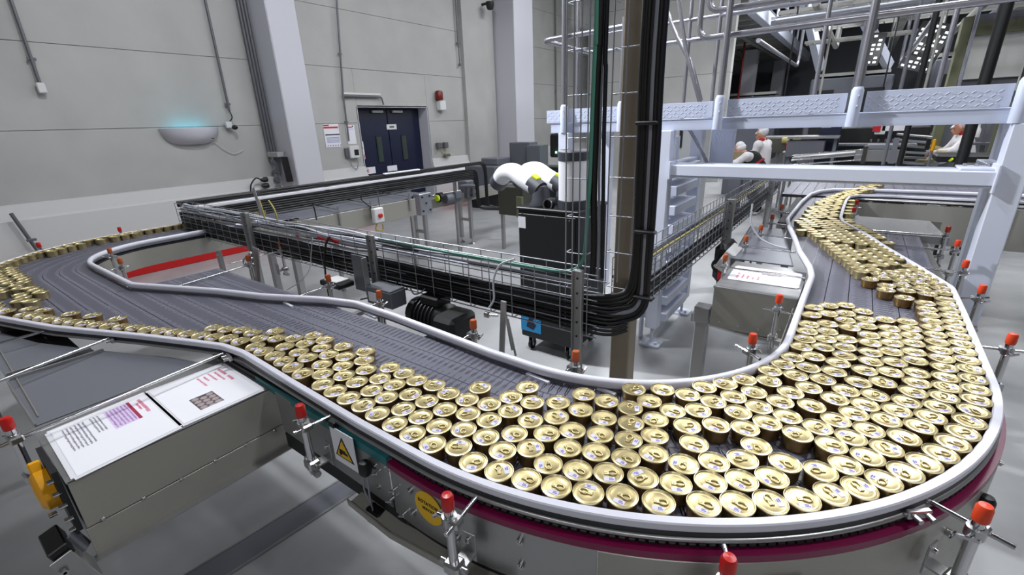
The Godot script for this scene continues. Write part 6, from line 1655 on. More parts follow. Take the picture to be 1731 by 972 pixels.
func wall_items() -> void:
	var x := -8.19
	var c1 := conduit([Vector3(x, 6.5, -1.56), Vector3(x, 2.52, -1.545)], 0.018, "grey conduit dropping to a small socket at the far upper left", [Vector3(x - 0.01, 2.78, -1.55)])
	put("socket", MB.new().box(Vector3(x, 2.46, -1.545), Vector3(0.05, 0.12, 0.08), Basis(), 0.01), M.plastic_white, c1)
	var c2 := conduit([Vector3(x, 6.5, -3.70), Vector3(x, 2.20, -3.66)], 0.018, "grey conduit ending in a socket and plug above the insect lamp", [Vector3(x - 0.01, 2.3, -3.66)])
	put("socket", MB.new().box(Vector3(x, 1.99, -3.60), Vector3(0.06, 0.10, 0.09), Basis(), 0.01), M.plastic_white, c2)
	put("plug", MB.new().lathe(Vector3(x + 0.03, 1.95, -3.66), [Vector2(0, 0), Vector2(0.035, 0.0), Vector2(0.04, 0.03), Vector2(0.025, 0.08), Vector2(0, 0.085)], 12, Basis(Vector3.BACK, -PI / 2)), M.black_rubber, c2)
	put("lead", MB.new().tube(spl([Vector3(x, 2.20, -3.66), Vector3(x + 0.02, 2.1, -3.67), Vector3(x + 0.01, 2.03, -3.61)]), 0.009, 6), M.black_cable, c2)
	var c3 := thing("pipe_bundle", "dark bundle of pipes running down beside the first white wall column", "pipe", Vector3(x, 1.5, -4.19))
	for k in 3:
		put("pipe", MB.new().cyl(Vector3(x + 0.02 + k * 0.03, 1.52, -4.14 - k * 0.035), Vector3(x + 0.02 + k * 0.03, 8.0, -4.14 - k * 0.035), 0.026, 10), M.conduit_grey, c3)
	var c4 := conduit([Vector3(x, 6.0, -6.25), Vector3(x, 4.0, -5.95), Vector3(x, 2.46, -5.80), Vector3(x, 1.64, -5.78)], 0.017, "grey conduit running down left of the blue door to a reader box", [Vector3(x - 0.01, 3.2, -5.87), Vector3(x - 0.01, 2.0, -5.79)])
	put("branch", MB.new().tube(rounded([Vector3(x, 2.47, -5.80), Vector3(x, 2.47, -6.72), Vector3(x, 2.32, -6.75)], 0.05, 4), 0.017, 10), M.conduit_grey, c4)
	put("trunking", MB.new().box(Vector3(x, 2.515, -6.25), Vector3(0.04, 0.04, 0.88), Basis(), 0.006), M.plastic_white, c4)
	conduit([Vector3(x, 7.0, -9.25), Vector3(x, 3.62, -9.22)], 0.022, "grey conduit dropping from above, right of the blue door", [Vector3(x - 0.01, 3.72, -9.22)])
	solo("conduit_end", MB.new().cyl(Vector3(x, 3.62, -9.22), Vector3(x, 3.28, -9.22), 0.012, 8).box(Vector3(x, 3.25, -9.22), Vector3(0.05, 0.06, 0.05), Basis(), 0.008), M.conduit_grey, "thin drop lead with an end plug under the conduit right of the door", "conduit")
	conduit([Vector3(x, 7.0, -13.73), Vector3(x, 1.4, -13.82)], 0.022, "thin grey conduit on the wall beyond the second column", [Vector3(x - 0.01, 4.2, -13.76), Vector3(x - 0.01, 2.8, -13.8)])
	var c8 := conduit([Vector3(x, 1.05, -0.86), Vector3(x, 0.60, -0.95), Vector3(x + 0.05, 0.2, -1.05)], 0.02, "short grey conduit on the white plinth at the left edge", [Vector3(x + 0.1, 0.72, -0.93)])
	c8.position.x += 0.13
	# uv insect lamp: half-bowl shade with glowing tube inside
	var u := thing("insect_lamp", "pale half-bowl wall lamp glowing cyan on the wall above it", "wall lamp", Vector3(-8.25, 1.72, -3.05))
	var b := MB.new()
	var w := 0.40
	for i in 16:
		for j in 8:
			var quad := []
			var nrm := []
			for q in [[i, j], [i + 1, j], [i + 1, j + 1], [i, j + 1]]:
				var a := PI * float(q[0]) / 16.0
				var e := PI * 0.5 * float(q[1]) / 8.0
				var zz := -cos(a) * w * pow(cos(e), 0.55)
				var xx := sin(a) * 0.20 * pow(cos(e), 0.8)
				var yy := -sin(e) * 0.24
				quad.append(Vector3(-8.25 + xx, 1.96 + yy, -3.05 + zz))
				nrm.append(Vector3(sin(a) * cos(e) * 1.2, -sin(e), -cos(a) * cos(e)).normalized())
			b.quad4(quad[0], quad[1], quad[2], quad[3], nrm[0], nrm[1], nrm[2], nrm[3])
	put("shade", b, M.column_paint, u)
	put("switch", MB.new().box(Vector3(-8.085, 1.80, -3.28), Vector3(0.012, 0.014, 0.03)), M.dark_frame, u)
	var uv := lamp_mat("uv_glow", Color(0.35, 0.90, 1.0), 0.8)
	put("uv_tube", MB.new().cyl(Vector3(-8.15, 1.925, -2.83), Vector3(-8.15, 1.925, -3.27), 0.014, 10), uv, u)
	for z in [-2.90, -3.05, -3.20]:
		var l := OmniLight3D.new()
		l.name = "uv_light"
		l.light_color = Color(0.30, 0.88, 1.0)
		l.light_energy = 0.016
		l.light_size = 0.02
		l.omni_range = 30.0
		l.omni_attenuation = 2.0
		l.shadow_enabled = true
		u.add_child(l)
		l.global_position = Vector3(-8.13, 1.95, z)
	cable([Vector3(-8.22, 1.74, -3.35), Vector3(-8.22, 1.60, -3.50), Vector3(-8.22, 1.55, -3.62), Vector3(-8.22, 1.60, -3.75)], 0.005, M.white_cable, "thin white lead curling below the insect lamp", "", "lamp_lead")
	# sockets and plugs beside the first column
	var sk := thing("socket_rail", "steel socket panel with black plugs beside the first wall column", "socket panel", Vector3(-8.1, 1.0, -4.15))
	put("panel", MB.new().box(Vector3(-8.13, 1.28, -4.18), Vector3(0.10, 0.50, 0.05), Basis(), 0.006), M.cabinet_light, sk)
	put("hood", MB.new().box(Vector3(-8.02, 1.50, -4.17), Vector3(0.34, 0.08, 0.12), Basis(), 0.006), M.cabinet_light, sk)
	put("black_duct", MB.new().bar(Vector3(-7.78, 1.46, -4.18), Vector3(-7.74, 1.05, -4.18), 0.10, 0.06, Vector3.RIGHT, 0.008), M.black_rubber, sk)
	for k in 3:
		put("socket_cover", MB.new().lathe(Vector3(-8.06, 1.38 - k * 0.15, -4.12), [Vector2(0, 0), Vector2(0.05, 0), Vector2(0.055, 0.03), Vector2(0.04, 0.06), Vector2(0, 0.06)], 14, Basis(Vector3.BACK, -PI / 2)), M.cabinet_grey, sk)
	for k in 2:
		put("plug", MB.new().lathe(Vector3(-8.1, 1.10 - k * 0.10, -3.98), [Vector2(0, 0), Vector2(0.04, 0.0), Vector2(0.045, 0.05), Vector2(0.02, 0.11), Vector2(0, 0.11)], 12, Basis(Vector3.RIGHT, PI / 2)), M.black_rubber, sk)
	cable([Vector3(-8.1, 1.10, -3.88), Vector3(-8.1, 1.14, -3.80), Vector3(-8.1, 1.05, -3.70), Vector3(-8.1, 0.90, -3.66)], 0.012, M.black_cable, "black lead arching from the plugs beside the first column", "", "plug_lead")
	# notices
	var n1 := thing("wall_notice", "tall white notice with a red bar on the wall left of the door", "notice", Vector3(-8.25, 1.75, -5.45))
	put("sheet", MB.new().box(Vector3(-8.244, 1.755, -5.46), Vector3(0.006, 0.42, 0.33)), M.sticker_white, n1)
	put("red_bar", MB.new().box(Vector3(-8.240, 1.905, -5.455), Vector3(0.002, 0.03, 0.31)), M.sign_red, n1)
	put("heading", MB.new().box(Vector3(-8.240, 1.945, -5.36), Vector3(0.002, 0.025, 0.12)), M.sign_red, n1)
	put("blue_bar", MB.new().box(Vector3(-8.240, 1.775, -5.47), Vector3(0.002, 0.022, 0.31)), M.door_blue, n1)
	var tx := MB.new()
	for k in 5:
		tx.box(Vector3(-8.240, 1.72 - k * 0.022, -5.47), Vector3(0.002, 0.008, 0.28))
	for k in 6:
		tx.box(Vector3(-8.240, 1.575, -5.34 - k * 0.055), Vector3(0.002, 0.02, 0.02))
	put("print_lines", tx, M.code_ink, n1)
	var n2 := thing("wall_notice", "narrow white notice above the reader box left of the door", "notice", Vector3(-8.25, 1.75, -5.90))
	put("sheet", MB.new().box(Vector3(-8.244, 1.76, -5.89), Vector3(0.006, 0.36, 0.20)), M.sticker_white, n2)
	put("heading", MB.new().box(Vector3(-8.240, 1.90, -5.87), Vector3(0.002, 0.02, 0.12)), M.sign_red, n2)
	put("black_dot", MB.new().box(Vector3(-8.240, 1.915, -5.945), Vector3(0.002, 0.025, 0.025)), M.black_ink, n2)
	put("tint", MB.new().box(Vector3(-8.2405, 1.86, -5.90), Vector3(0.002, 0.04, 0.12)), M.code_print, n2)
	var rd := thing("reader_box", "white reader box with dark square window left of the door", "reader", Vector3(-8.2, 1.40, -5.86))
	put("box", MB.new().box(Vector3(-8.20, 1.43, -5.86), Vector3(0.10, 0.24, 0.22), Basis(), 0.012), M.plastic_white, rd)
	put("window", MB.new().box(Vector3(-8.147, 1.42, -5.89), Vector3(0.006, 0.11, 0.10)), M.black_ink, rd)
	put("back_box", MB.new().box(Vector3(-8.22, 1.42, -5.72), Vector3(0.06, 0.18, 0.10), Basis(), 0.006), M.conduit_grey, rd)
	cable([Vector3(-8.19, 1.31, -5.74), Vector3(-8.18, 1.16, -5.76), Vector3(-8.18, 1.10, -5.86), Vector3(-8.19, 1.20, -5.92), Vector3(-8.19, 1.31, -5.90)], 0.009, M.grey_cable, "grey cable loop hanging under the reader box", "", "reader_cable")
	# prohibition signs on the door
	for q in [[1.43, -6.28, 0.36, 0.17, "white and red no-touch sign at the door's left edge"], [1.0, -6.45, 0.14, 0.28, "small white and red sign low on the door's left leaf"]]:
		var s := thing("prohibition_sign", q[4], "sign", Vector3(-8.53, q[0], q[1]))
		put("plate", MB.new().box(Vector3(-8.532, q[0], q[1]), Vector3(0.006, q[2], q[3]), Basis(), 0.001), M.sticker_white, s)
		var cy: float = q[0] + (0.05 if q[2] > 0.2 else 0.0)
		var cz: float = q[1] + (0.0 if q[2] > 0.2 else 0.08)
		var rr: float = 0.068 if q[2] > 0.2 else 0.048
		var bs := Basis(Vector3.BACK, -PI / 2)
		put("ring", MB.new().lathe(Vector3(-8.529, cy, cz), [Vector2(rr * 0.8, 0), Vector2(rr, 0), Vector2(rr, 0.002), Vector2(rr * 0.8, 0.002)], 24, bs).box(Vector3(-8.528, cy, cz), Vector3(0.002, rr * 1.8, rr * 0.2), Basis(Vector3.RIGHT, 0.78)), M.sign_red, s)
		put("figure", MB.new().box(Vector3(-8.5285, cy, cz), Vector3(0.001, rr * 0.9, rr * 0.45), Basis(Vector3.RIGHT, -0.3)), M.black_ink, s)
		if q[2] > 0.2:
			put("red_foot", MB.new().box(Vector3(-8.5285, q[0] - 0.125, q[1]), Vector3(0.002, 0.08, 0.15)), M.sign_red, s)
	solo("door_notice", MB.new().box(Vector3(-8.53, 0.99, -7.06), Vector3(0.006, 0.12, 0.28), Basis(), 0.001), M.sticker_white, "plain white notice low on the door's right leaf", "notice")
	# alarm beacon and sockets right of the door
	var al := thing("alarm_beacon", "dark red alarm beacon over a white sounder box right of the door", "alarm", Vector3(-8.2, 2.2, -8.43))
	put("sounder", MB.new().box(Vector3(-8.18, 2.32, -8.46), Vector3(0.14, 0.22, 0.20), Basis(), 0.015), M.plastic_white, al)
	put("beacon", MB.new().lathe(Vector3(-8.17, 2.44, -8.40), [Vector2(0, 0), Vector2(0.085, 0.0), Vector2(0.09, 0.02), Vector2(0.09, 0.16), Vector2(0.07, 0.20), Vector2(0, 0.21)], 18), M.alarm_red, al)
	var so := thing("wall_sockets", "pair of grey wall sockets with a yellow-green lead right of the door", "socket", Vector3(-8.2, 1.15, -8.35))
	for z in [-8.27, -8.50]:
		put("socket", MB.new().box(Vector3(-8.19, 1.42, z), Vector3(0.10, 0.13, 0.13), Basis(), 0.012), M.conduit_grey, so)
	put("lead", MB.new().tube(spl([Vector3(-8.17, 1.36, -8.29), Vector3(-8.16, 1.25, -8.31), Vector3(-8.16, 1.18, -8.42), Vector3(-8.17, 1.34, -8.49)]), 0.01, 6), M.yellow_cable, so)
	put("base_plug", MB.new().box(Vector3(-8.17, 1.18, -8.50), Vector3(0.08, 0.06, 0.20), Basis(), 0.012), M.olive_panel, so)
	solo("ceiling_camera", MB.new().lathe(Vector3(-7.9, 4.60, -10.15), [Vector2(0, -0.10), Vector2(0.07, -0.08), Vector2(0.10, 0.0), Vector2(0.10, 0.08), Vector2(0, 0.08)], 16).cyl(Vector3(-7.9, 4.66, -10.15), Vector3(-8.2, 4.66, -10.15), 0.03, 8), M.dark_frame, "small dark domed fitting at the top edge beside the second column", "camera")

func far_hall() -> void:
	# a white cross wall closes the left aisle; the hall goes on to the right of it
	var cw := thing("partition_wall", "tall white cross wall closing the left aisle behind the platform", "partition", Vector3(-5.8, 0, -15.0))
	for k in 8:
		put("wall_panel", MB.new().box(Vector3(-5.42, 0.5 + k, -15.0), Vector3(4.4, 0.994, 0.25), Basis(), 0.004), M.wall_paint, cw)
	# mezzanine over the left of the back hall: joists under a deck, with a pale edge beam
	var mz := thing("mezzanine", "grey joisted underside of a mezzanine with a pale edge beam, far upper right", "mezzanine", Vector3(-5.0, 4.4, -24.0))
	put("edge_beam", MB.new().box(Vector3(-3.0, 4.66, -23.4), Vector3(0.24, 0.36, 15.6), Basis(), 0.01), M.white_paint, mz)
	put("deck", MB.new().box(Vector3(-5.2, 5.05, -23.6), Vector3(4.3, 0.06, 16.4)), M.cabinet_grey, mz)
	for k in 16:
		put("joist", MB.new().box(Vector3(-5.2, 4.85, -15.9 - k * 1.0), Vector3(4.2, 0.26, 0.16), Basis(), 0.004), M.beam_grey, mz)
	for x in [-4.2, -5.4, -6.6]:
		put("girder", MB.new().box(Vector3(x, 4.66, -23.6), Vector3(0.16, 0.14, 16.0), Basis(), 0.004), M.beam_grey, mz)
	for k in 4:
		put("panel_light", MB.new().box(Vector3(-4.6, 4.70, -17.0 - k * 3.2), Vector3(1.1, 0.04, 0.3), Basis(), 0.006), M.plastic_white, mz)
	for q in [[-4.9, -20.0], [-4.6, -25.0], [-4.2, -31.0]]:
		put("column", MB.new().box(Vector3(q[0], 2.3, q[1]), Vector3(0.55, 4.6, 0.55), Basis(), 0.01), M.column_paint, mz)
	put("red_riser", MB.new().cyl(Vector3(-4.35, 0.0, -22.0), Vector3(-4.35, 4.6, -22.0), 0.04, 10), M.alarm_red, mz)
	var mr := thing("mezzanine_railing", "pale grey railing along the top of the mezzanine's edge beam", "railing", Vector3(-3.0, 5.0, -20.0))
	for k in 7:
		put("post", MB.new().cyl(Vector3(-3.0, 4.84, -15.9 - k * 2.0), Vector3(-3.0, 6.2, -15.9 - k * 2.0), 0.045, 8), M.white_paint, mr)
	for y in [5.5, 6.15]:
		put("rail", MB.new().cyl(Vector3(-3.0, y, -15.9), Vector3(-3.0, y, -28.0), 0.035, 8), M.white_paint, mr)
	# an open truss across the hall above the mezzanine's front
	var tr := thing("roof_truss", "pale lattice truss high across the hall behind the rounded handrails", "truss", Vector3(0.0, 5.0, -15.4))
	put("bottom_chord", MB.new().box(Vector3(1.0, 5.15, -15.4), Vector3(8.0, 0.18, 0.14), Basis(), 0.006), M.beam_grey, tr)
	put("top_chord", MB.new().box(Vector3(1.0, 6.05, -15.4), Vector3(8.0, 0.18, 0.14), Basis(), 0.006), M.beam_grey, tr)
	for k in 9:
		put("web", MB.new().bar(Vector3(-2.9 + k * 0.88, 5.2 if k % 2 == 0 else 6.0, -15.4), Vector3(-2.02 + k * 0.88, 6.0 if k % 2 == 0 else 5.2, -15.4), 0.09, 0.09), M.beam_grey, tr)
	for q in [[-2.2, -1.5, 17.2, "nearer"], [-1.2, 0.4, 19.0, "farther"]]:
		solo("stair_flight", MB.new().bar(Vector3(q[0], 5.6, -q[2]), Vector3(q[1], 3.3, -q[2] - 3.0), 0.20, 0.30), M.white_paint, "pale slanting stair flight deep in the hall, %s one" % q[3], "stair")
	for k in 5:
		solo("hung_lamp", MB.new().box(Vector3(-2.2 + k * 1.1, 4.35 + (k % 2) * 0.3, -14.0 - (k % 3)), Vector3(0.5, 0.07, 0.16), Basis(), 0.02).cyl(Vector3(-2.2 + k * 1.1, 4.35 + (k % 2) * 0.3, -14.0 - (k % 3)), Vector3(-2.2 + k * 1.1, 8.99, -14.0 - (k % 3)), 0.012, 6), M.plastic_white, "small pale lamp box hung deep in the hall, %s from the left" % ordinal(k + 1), "lamp", "small lamp boxes hung in the back hall")
	# long beams and diagonal girders deep in the hall
	for q in [[0.4, 4.4, -24.0, 26.0, "pale girder running away deep in the hall, left of the bright panes"], [3.2, 4.7, -22.0, 24.0, "pale girder running away deep in the hall, right of the bright panes"], [-0.6, 5.4, -20.0, 24.0, "high grey girder running away under the roof"]]:
		solo("roof_girder", MB.new().box(Vector3(q[0], q[1], q[2]), Vector3(0.26, 0.30, q[3]), Basis(), 0.01), M.beam_grey, q[4], "girder")
	for q in [[3.25, -9.2, 0.05, "grey", "lower"], [3.95, -9.6, 0.05, "grey", "upper"], [3.55, -12.4, 0.05, "dark", "middle"], [4.5, -13.0, 0.1, "grey", "highest"]]:
		solo("overhead_pipe", MB.new().cyl(Vector3(-1.4, q[0], q[1]), Vector3(9.0, q[0] + 0.10, q[1]), q[2], 12), M.galvanised_wire if q[3] == "grey" else M.cabinet_grey, "%s %s overhead pipe crossing behind the platform railing" % [q[4], q[3]], "pipe")
	var duct := thing("cable_duct", "long grey cable duct hung across behind the railing, silver rim", "cable duct", Vector3(1.5, 3.3, -10.0))
	put("trough", MB.new().box(Vector3(2.4, 3.32, -10.2), Vector3(8.0, 0.14, 0.4), Basis(), 0.01), M.cabinet_grey, duct)
	put("rim", MB.new().box(Vector3(2.4, 3.42, -10.0), Vector3(8.0, 0.04, 0.03), Basis(), 0.006), M.galvanised_wire, duct)
	for k in 8:
		put("drop_rod", MB.new().cyl(Vector3(-1.2 + k * 1.0, 3.4, -10.05), Vector3(-1.2 + k * 1.0, 7.5, -10.05), 0.012, 6), M.beam_grey, duct)
	var d2 := thing("cable_duct", "second cable duct with silver lamps, higher behind the railing", "cable duct", Vector3(1.5, 3.9, -13.0))
	put("trough", MB.new().box(Vector3(3.0, 4.05, -13.0), Vector3(8.0, 0.22, 0.5), Basis(), 0.01), M.cabinet_grey, d2)
	for k in 9:
		put("drop_rod", MB.new().cyl(Vector3(-0.8 + k * 0.9, 4.1, -12.9), Vector3(-0.8 + k * 0.9, 8.9, -12.9), 0.016, 6), M.beam_grey, d2)
		put("bracket_lamp", MB.new().box(Vector3(-0.6 + k * 0.9, 4.22, -12.75), Vector3(0.36, 0.08, 0.14), Basis(), 0.02), M.galvanised_wire, d2)
	# hung cable ladders, branch pipes and hangers crowding the space under the roof
	for k in 6:
		var zz := -11.5 - k * 1.7
		var y := 3.7 + (k % 3) * 0.55
		var o := thing("cable_ladder", "grey cable ladder hung across under the roof, %s from the front" % ordinal(k + 1), "cable ladder", Vector3(1.5, y, zz), "cable ladders under the back roof")
		for s in [-0.18, 0.18]:
			put("side_bar", MB.new().box(Vector3(1.8, y, zz + s), Vector3(7.0, 0.07, 0.03), Basis(), 0.004), M.beam_grey, o)
		for i in 14:
			put("rung", MB.new().box(Vector3(-1.5 + i * 0.5, y - 0.02, zz), Vector3(0.04, 0.03, 0.36)), M.beam_grey, o)
		for i in 5:
			put("hanger", MB.new().cyl(Vector3(-1.4 + i * 1.55 + k * 0.13, y, zz), Vector3(-1.4 + i * 1.55 + k * 0.13, 8.98, zz), 0.014, 6), M.galvanised_wire, o)
	for k in 7:
		var x := -1.9 + k * 0.85
		solo("branch_pipe", MB.new().tube(rounded([Vector3(x, 3.2 + (k % 3) * 0.5, -10.8), Vector3(x, 3.2 + (k % 3) * 0.5, -17.5 - k), Vector3(x, 8.9, -17.5 - k)], 0.3, 5), 0.045 + 0.02 * (k % 3), 10), [M.galvanised_wire, M.beam_grey, M.cabinet_grey][k % 3], "branch pipe running back under the roof, %s from the left" % ordinal(k + 1), "pipe", "branch pipes under the back roof")
	for k in 9:
		solo("drop_cable", MB.new().tube([Vector3(-1.2 + k * 0.47, 2.1, -9.9 - (k % 4) * 0.8), Vector3(-1.2 + k * 0.47, 4.0, -9.9 - (k % 4) * 0.8), Vector3(-1.17 + k * 0.47, 8.95, -9.9 - (k % 4) * 0.8)], 0.012 + 0.006 * (k % 3), 8), [M.cabinet_black, M.beam_grey, M.grey_cable][k % 3], "thin cable dropping from the roof behind the railing, %s from the left" % ordinal(k + 1), "cable", "drop cables behind the railing")
	# dark hanging hoses
	for q in [[1.02, 0.055, "broad black hanging hose bundle right of the fourth railing post"], [1.32, 0.024, "thin dark hanging hose with a red mark at upper right"], [1.56, 0.016, "thinnest dark hanging hose near the right edge"], [0.46, 0.030, "dark hanging pipe beside the tilted bright panes"], [0.30, 0.02, "thin grey hanging pipe left of the tilted bright panes"]]:
		var o := thing("hanging_hose", q[2], "hose", Vector3(q[0], 1.4, -7.6))
		put("hose", MB.new().tube([Vector3(q[0], 1.2, -7.6), Vector3(q[0], 3.2, -7.6), Vector3(q[0] + 0.02, 6.5, -7.6)], q[1], 12), M.cabinet_black if q[1] > 0.021 else M.cabinet_grey, o)
		put("support_foot", MB.new().cyl(Vector3(q[0], 0.0, -7.6), Vector3(q[0], 1.2, -7.6), 0.02, 8), M.dark_frame, o)
		if q[1] == 0.024:
			put("red_mark", MB.new().cyl(Vector3(q[0], 2.55, -7.6), Vector3(q[0], 2.68, -7.6), 0.028, 12), M.sign_red, o)
	# pale wall block with an olive band, upper right
	var pw := thing("partition_wall", "pale partition wall with an olive top band at the far right", "partition", Vector3(4.0, 0, -13.5))
	put("upper_wall", MB.new().box(Vector3(3.5, 2.78, -13.6), Vector3(4.2, 0.80, 0.2)), M.wall_paint, pw)
	put("olive_band", MB.new().box(Vector3(3.5, 3.28, -13.58), Vector3(4.2, 0.22, 0.24)), M.olive_panel, pw)
	put("top_band", MB.new().box(Vector3(3.5, 3.46, -13.6), Vector3(4.2, 0.14, 0.2)), M.cabinet_grey, pw)
	put("lower_wall", MB.new().box(Vector3(3.5, 1.2, -13.7), Vector3(4.2, 2.36, 0.2)), M.cabinet_grey, pw)
	put("corner_pier", MB.new().box(Vector3(1.32, 1.75, -13.5), Vector3(0.16, 3.5, 0.3), Basis(), 0.01), M.olive_panel, pw)
	# far bright panes: banks of small lit panes
	var glow := lamp_mat("pane_glow", Color(0.96, 0.98, 1.0), 1.1)
	for q in [[-0.06, 3.33, 2, 7, 0.08, "small bank of bright panes straight beyond the middle railing post"], [0.93, 3.27, 5, 10, 0.30, "tilted bank of small bright panes right of the middle railing post"]]:
		var o := thing("lit_pane_bank", q[5], "window", Vector3(q[0], q[1], -16.0))
		var bs := Basis(Vector3.UP, -0.2) * Basis(Vector3.BACK, -q[4])
		put("frame", MB.new().box(Vector3(q[0], q[1], -16.06), Vector3(q[2] * 0.12 + 0.06, q[3] * 0.10 + 0.06, 0.05), bs, 0.004), M.dark_frame, o)
		for i in q[2]:
			for j in q[3]:
				if (i * 3 + j * 5) % 4 != 1:
					put("pane", MB.new().box(Vector3(q[0], q[1], -16.06) + bs * Vector3((i - (q[2] - 1) * 0.5) * 0.12, (j - (q[3] - 1) * 0.5) * 0.10, 0.03), Vector3(0.070, 0.050, 0.02), bs, 0.003), glow, o)
		for e in [-0.25, 0.25]:
			put("hanger", MB.new().cyl(Vector3(q[0] + e, q[1], -16.09), Vector3(q[0] + e, 8.99, -16.09), 0.012, 6), M.conduit_grey, o)
		var l := OmniLight3D.new()
		l.name = "pane_light"
		l.light_energy = 0.25
		l.light_size = 0.2
		l.omni_range = 30.0
		l.omni_attenuation = 2.0
		l.shadow_enabled = true
		o.add_child(l)
		l.global_position = Vector3(q[0], q[1], -15.75)
	# dark machines at the back of the hall
	var boxes := [
		[-4.6, -24.0, 3.2, 2.6, "dark", "large dark machine block at the far left back of the hall"],
		[-0.6, -22.0, 2.4, 3.0, "dark", "tall dark machine block straight at the back of the hall"],
		[2.2, -20.0, 1.6, 3.2, "dark", "tall dark machine block behind the right-hand worker"],
		[6.5, -24.0, 4.0, 3.4, "grey", "grey machine block at the far right back"]]
	for q in boxes:
		var o := thing("far_machine", q[5], "machine", Vector3(q[0], 0, q[1]))
		put("body", MB.new().box(Vector3(q[0], q[3] * 0.5, q[1]), Vector3(q[2], q[3], 1.6), Basis(), 0.04), M.cabinet_grey if q[4] == "dark" else M.cabinet_light, o)
		for k in 3:
			put("panel", MB.new().box(Vector3(q[0] - q[2] * 0.3 + k * q[2] * 0.3, q[3] * 0.62, q[1] + 0.81), Vector3(q[2] * 0.24, q[3] * 0.5, 0.03), Basis(), 0.01), M.cabinet_black if k != 1 else M.cabinet_grey, o)
		put("top_frame", MB.new().box(Vector3(q[0], q[3] + 0.12, q[1]), Vector3(q[2] * 0.9, 0.1, 1.2)).box(Vector3(q[0] - q[2] * 0.4, q[3] + 0.05, q[1]), Vector3(0.1, 0.3, 0.1)).box(Vector3(q[0] + q[2] * 0.4, q[3] + 0.05, q[1]), Vector3(0.1, 0.3, 0.1)), M.beam_grey, o)
	var dp := thing("dark_pillar", "dark blue-black cabinet pillar under the deck left of the packing machine", "pillar", Vector3(-0.473, 1.316, -11))
	var dpx: Vector3 = Vector3(-0.473, 1.316, -11)
	put("body", MB.new().box(Vector3(dpx.x, 0.95, -11.0), Vector3(0.34, 1.9, 0.3), Basis(), 0.01), M.door_blue, dp)
	put("yellow_switch", MB.new().box(Vector3(dpx.x - 0.25, 1.25, -10.9), Vector3(0.06, 0.22, 0.06), Basis(), 0.01), M.safety_yellow, dp)
	# packing machine seen under the deck
	var pm := thing("packing_machine", "dark packing machine with pale control box under the deck, right of centre", "machine", Vector3(0.6, 0, -12.0))
	var p0: Vector3 = Vector3(0.006, 1.264, -12)
	put("body", MB.new().box(Vector3(p0.x + 0.2, 0.8, -12.2), Vector3(1.7, 1.5, 0.8), Basis(), 0.02), M.cabinet_black, pm)
	put("control_box", MB.new().box(Vector3(0.297, 1.54, -11.6), Vector3(0.16, 0.24, 0.1), Basis(), 0.01), M.plastic_white, pm)
	put("red_panel", MB.new().box(Vector3(0.237, 1.522, -11.54), Vector3(0.12, 0.10, 0.02)), M.sign_red, pm)
	put("white_box", MB.new().box(Vector3(0.48, 1.557, -11.6), Vector3(0.34, 0.16, 0.1), Basis(), 0.01), M.sticker_white, pm)
	for k in 4:
		put("nozzle", MB.new().cyl(Vector3(0.191, 1.337, -11.6) + Vector3(k * 0.11, 0, 0), Vector3(0.191, 1.337, -11.6) + Vector3(k * 0.11, -0.05, 0), 0.02, 8), M.chrome, pm)
	put("table", MB.new().box(Vector3(0.271, 1.243, -11.5), Vector3(1.2, 0.04, 0.4), Basis(), 0.005), M.dark_steel_plate, pm)
	put("green_lamp", MB.new().cyl(Vector3(-0.783, 3.156, -12), Vector3(-0.814, 3.223, -12), 0.03, 8), M.pipe_green, pm)
	# stainless conveyors and boxes under the deck
	var q0: Array = [Vector3(-0.795, 1.187, -8.6), Vector3(-0.307, 1.279, -8.6), Vector3(0.101, 1.281, -8.6), Vector3(0.112, 1.372, -8.6), Vector3(0.42, 1.371, -8.6), Vector3(0.439, 1.403, -8.6), Vector3(0.713, 1.425, -8.6)]
	var fc := thing("far_conveyor", "stainless conveyor with bright edge rails under the deck, centre right", "conveyor", Vector3(q0[1].x, 0, -8.6))
	put("low_deck", MB.new().bar(q0[0], q0[2], 0.36, 0.05, Vector3.UP, 0.006), M.brushed_steel, fc)
	put("incline", MB.new().bar(q0[2], q0[3], 0.36, 0.05, Vector3.UP, 0.006), M.brushed_steel, fc)
	put("high_deck", MB.new().bar(q0[3], q0[4], 0.36, 0.06, Vector3.UP, 0.006), M.galvanised_wire, fc)
	put("front_panel", MB.new().box(Vector3(0.266, 1.255, -8.4), Vector3(0.56, 0.16, 0.02), Basis(), 0.004), M.brushed_steel, fc)
	put("end_post", MB.new().box(Vector3(0.097, 1.262, -8.4), Vector3(0.05, 0.24, 0.05)), M.hopper_steel, fc)
	put("end_post", MB.new().box(Vector3(0.416, 1.32, -8.4), Vector3(0.06, 0.34, 0.05)), M.galvanised_wire, fc)
	for k in 3:
		put("side_rail", MB.new().cyl(q0[0] + Vector3(0, 0.06 - k * 0.07, 0.2), q0[2] + Vector3(0, 0.06 - k * 0.07, 0.2), 0.012, 6), M.chrome, fc)
	for k in 3:
		put("leg", MB.new().box(Vector3(q0[0].x + 0.3 + k * 0.8, 0.5, -8.6), Vector3(0.06, 1.0, 0.06)), M.brushed_steel, fc)
	var s0: Array = [Vector3(0.452, 1.362, -9.4), Vector3(0.749, 1.402, -9.4), Vector3(0.885, 1.199, -9.4)]
	var sf := thing("stacked_conveyor", "stack of slanting stainless guide rails under the deck left of right-hand worker", "conveyor", Vector3(s0[0].x, 0, -9.4))
	for k in 6:
		put("rail", MB.new().bar(s0[0] + Vector3(0.0, 0.14 - k * 0.085, -0.1 * (k % 3)), s0[1] + Vector3(0.12, 0.05 - k * 0.075, 0.1 * (k % 2)), 0.10, 0.03, Vector3.UP, 0.005), M.brushed_steel if k % 2 == 0 else M.galvanised_wire, sf)
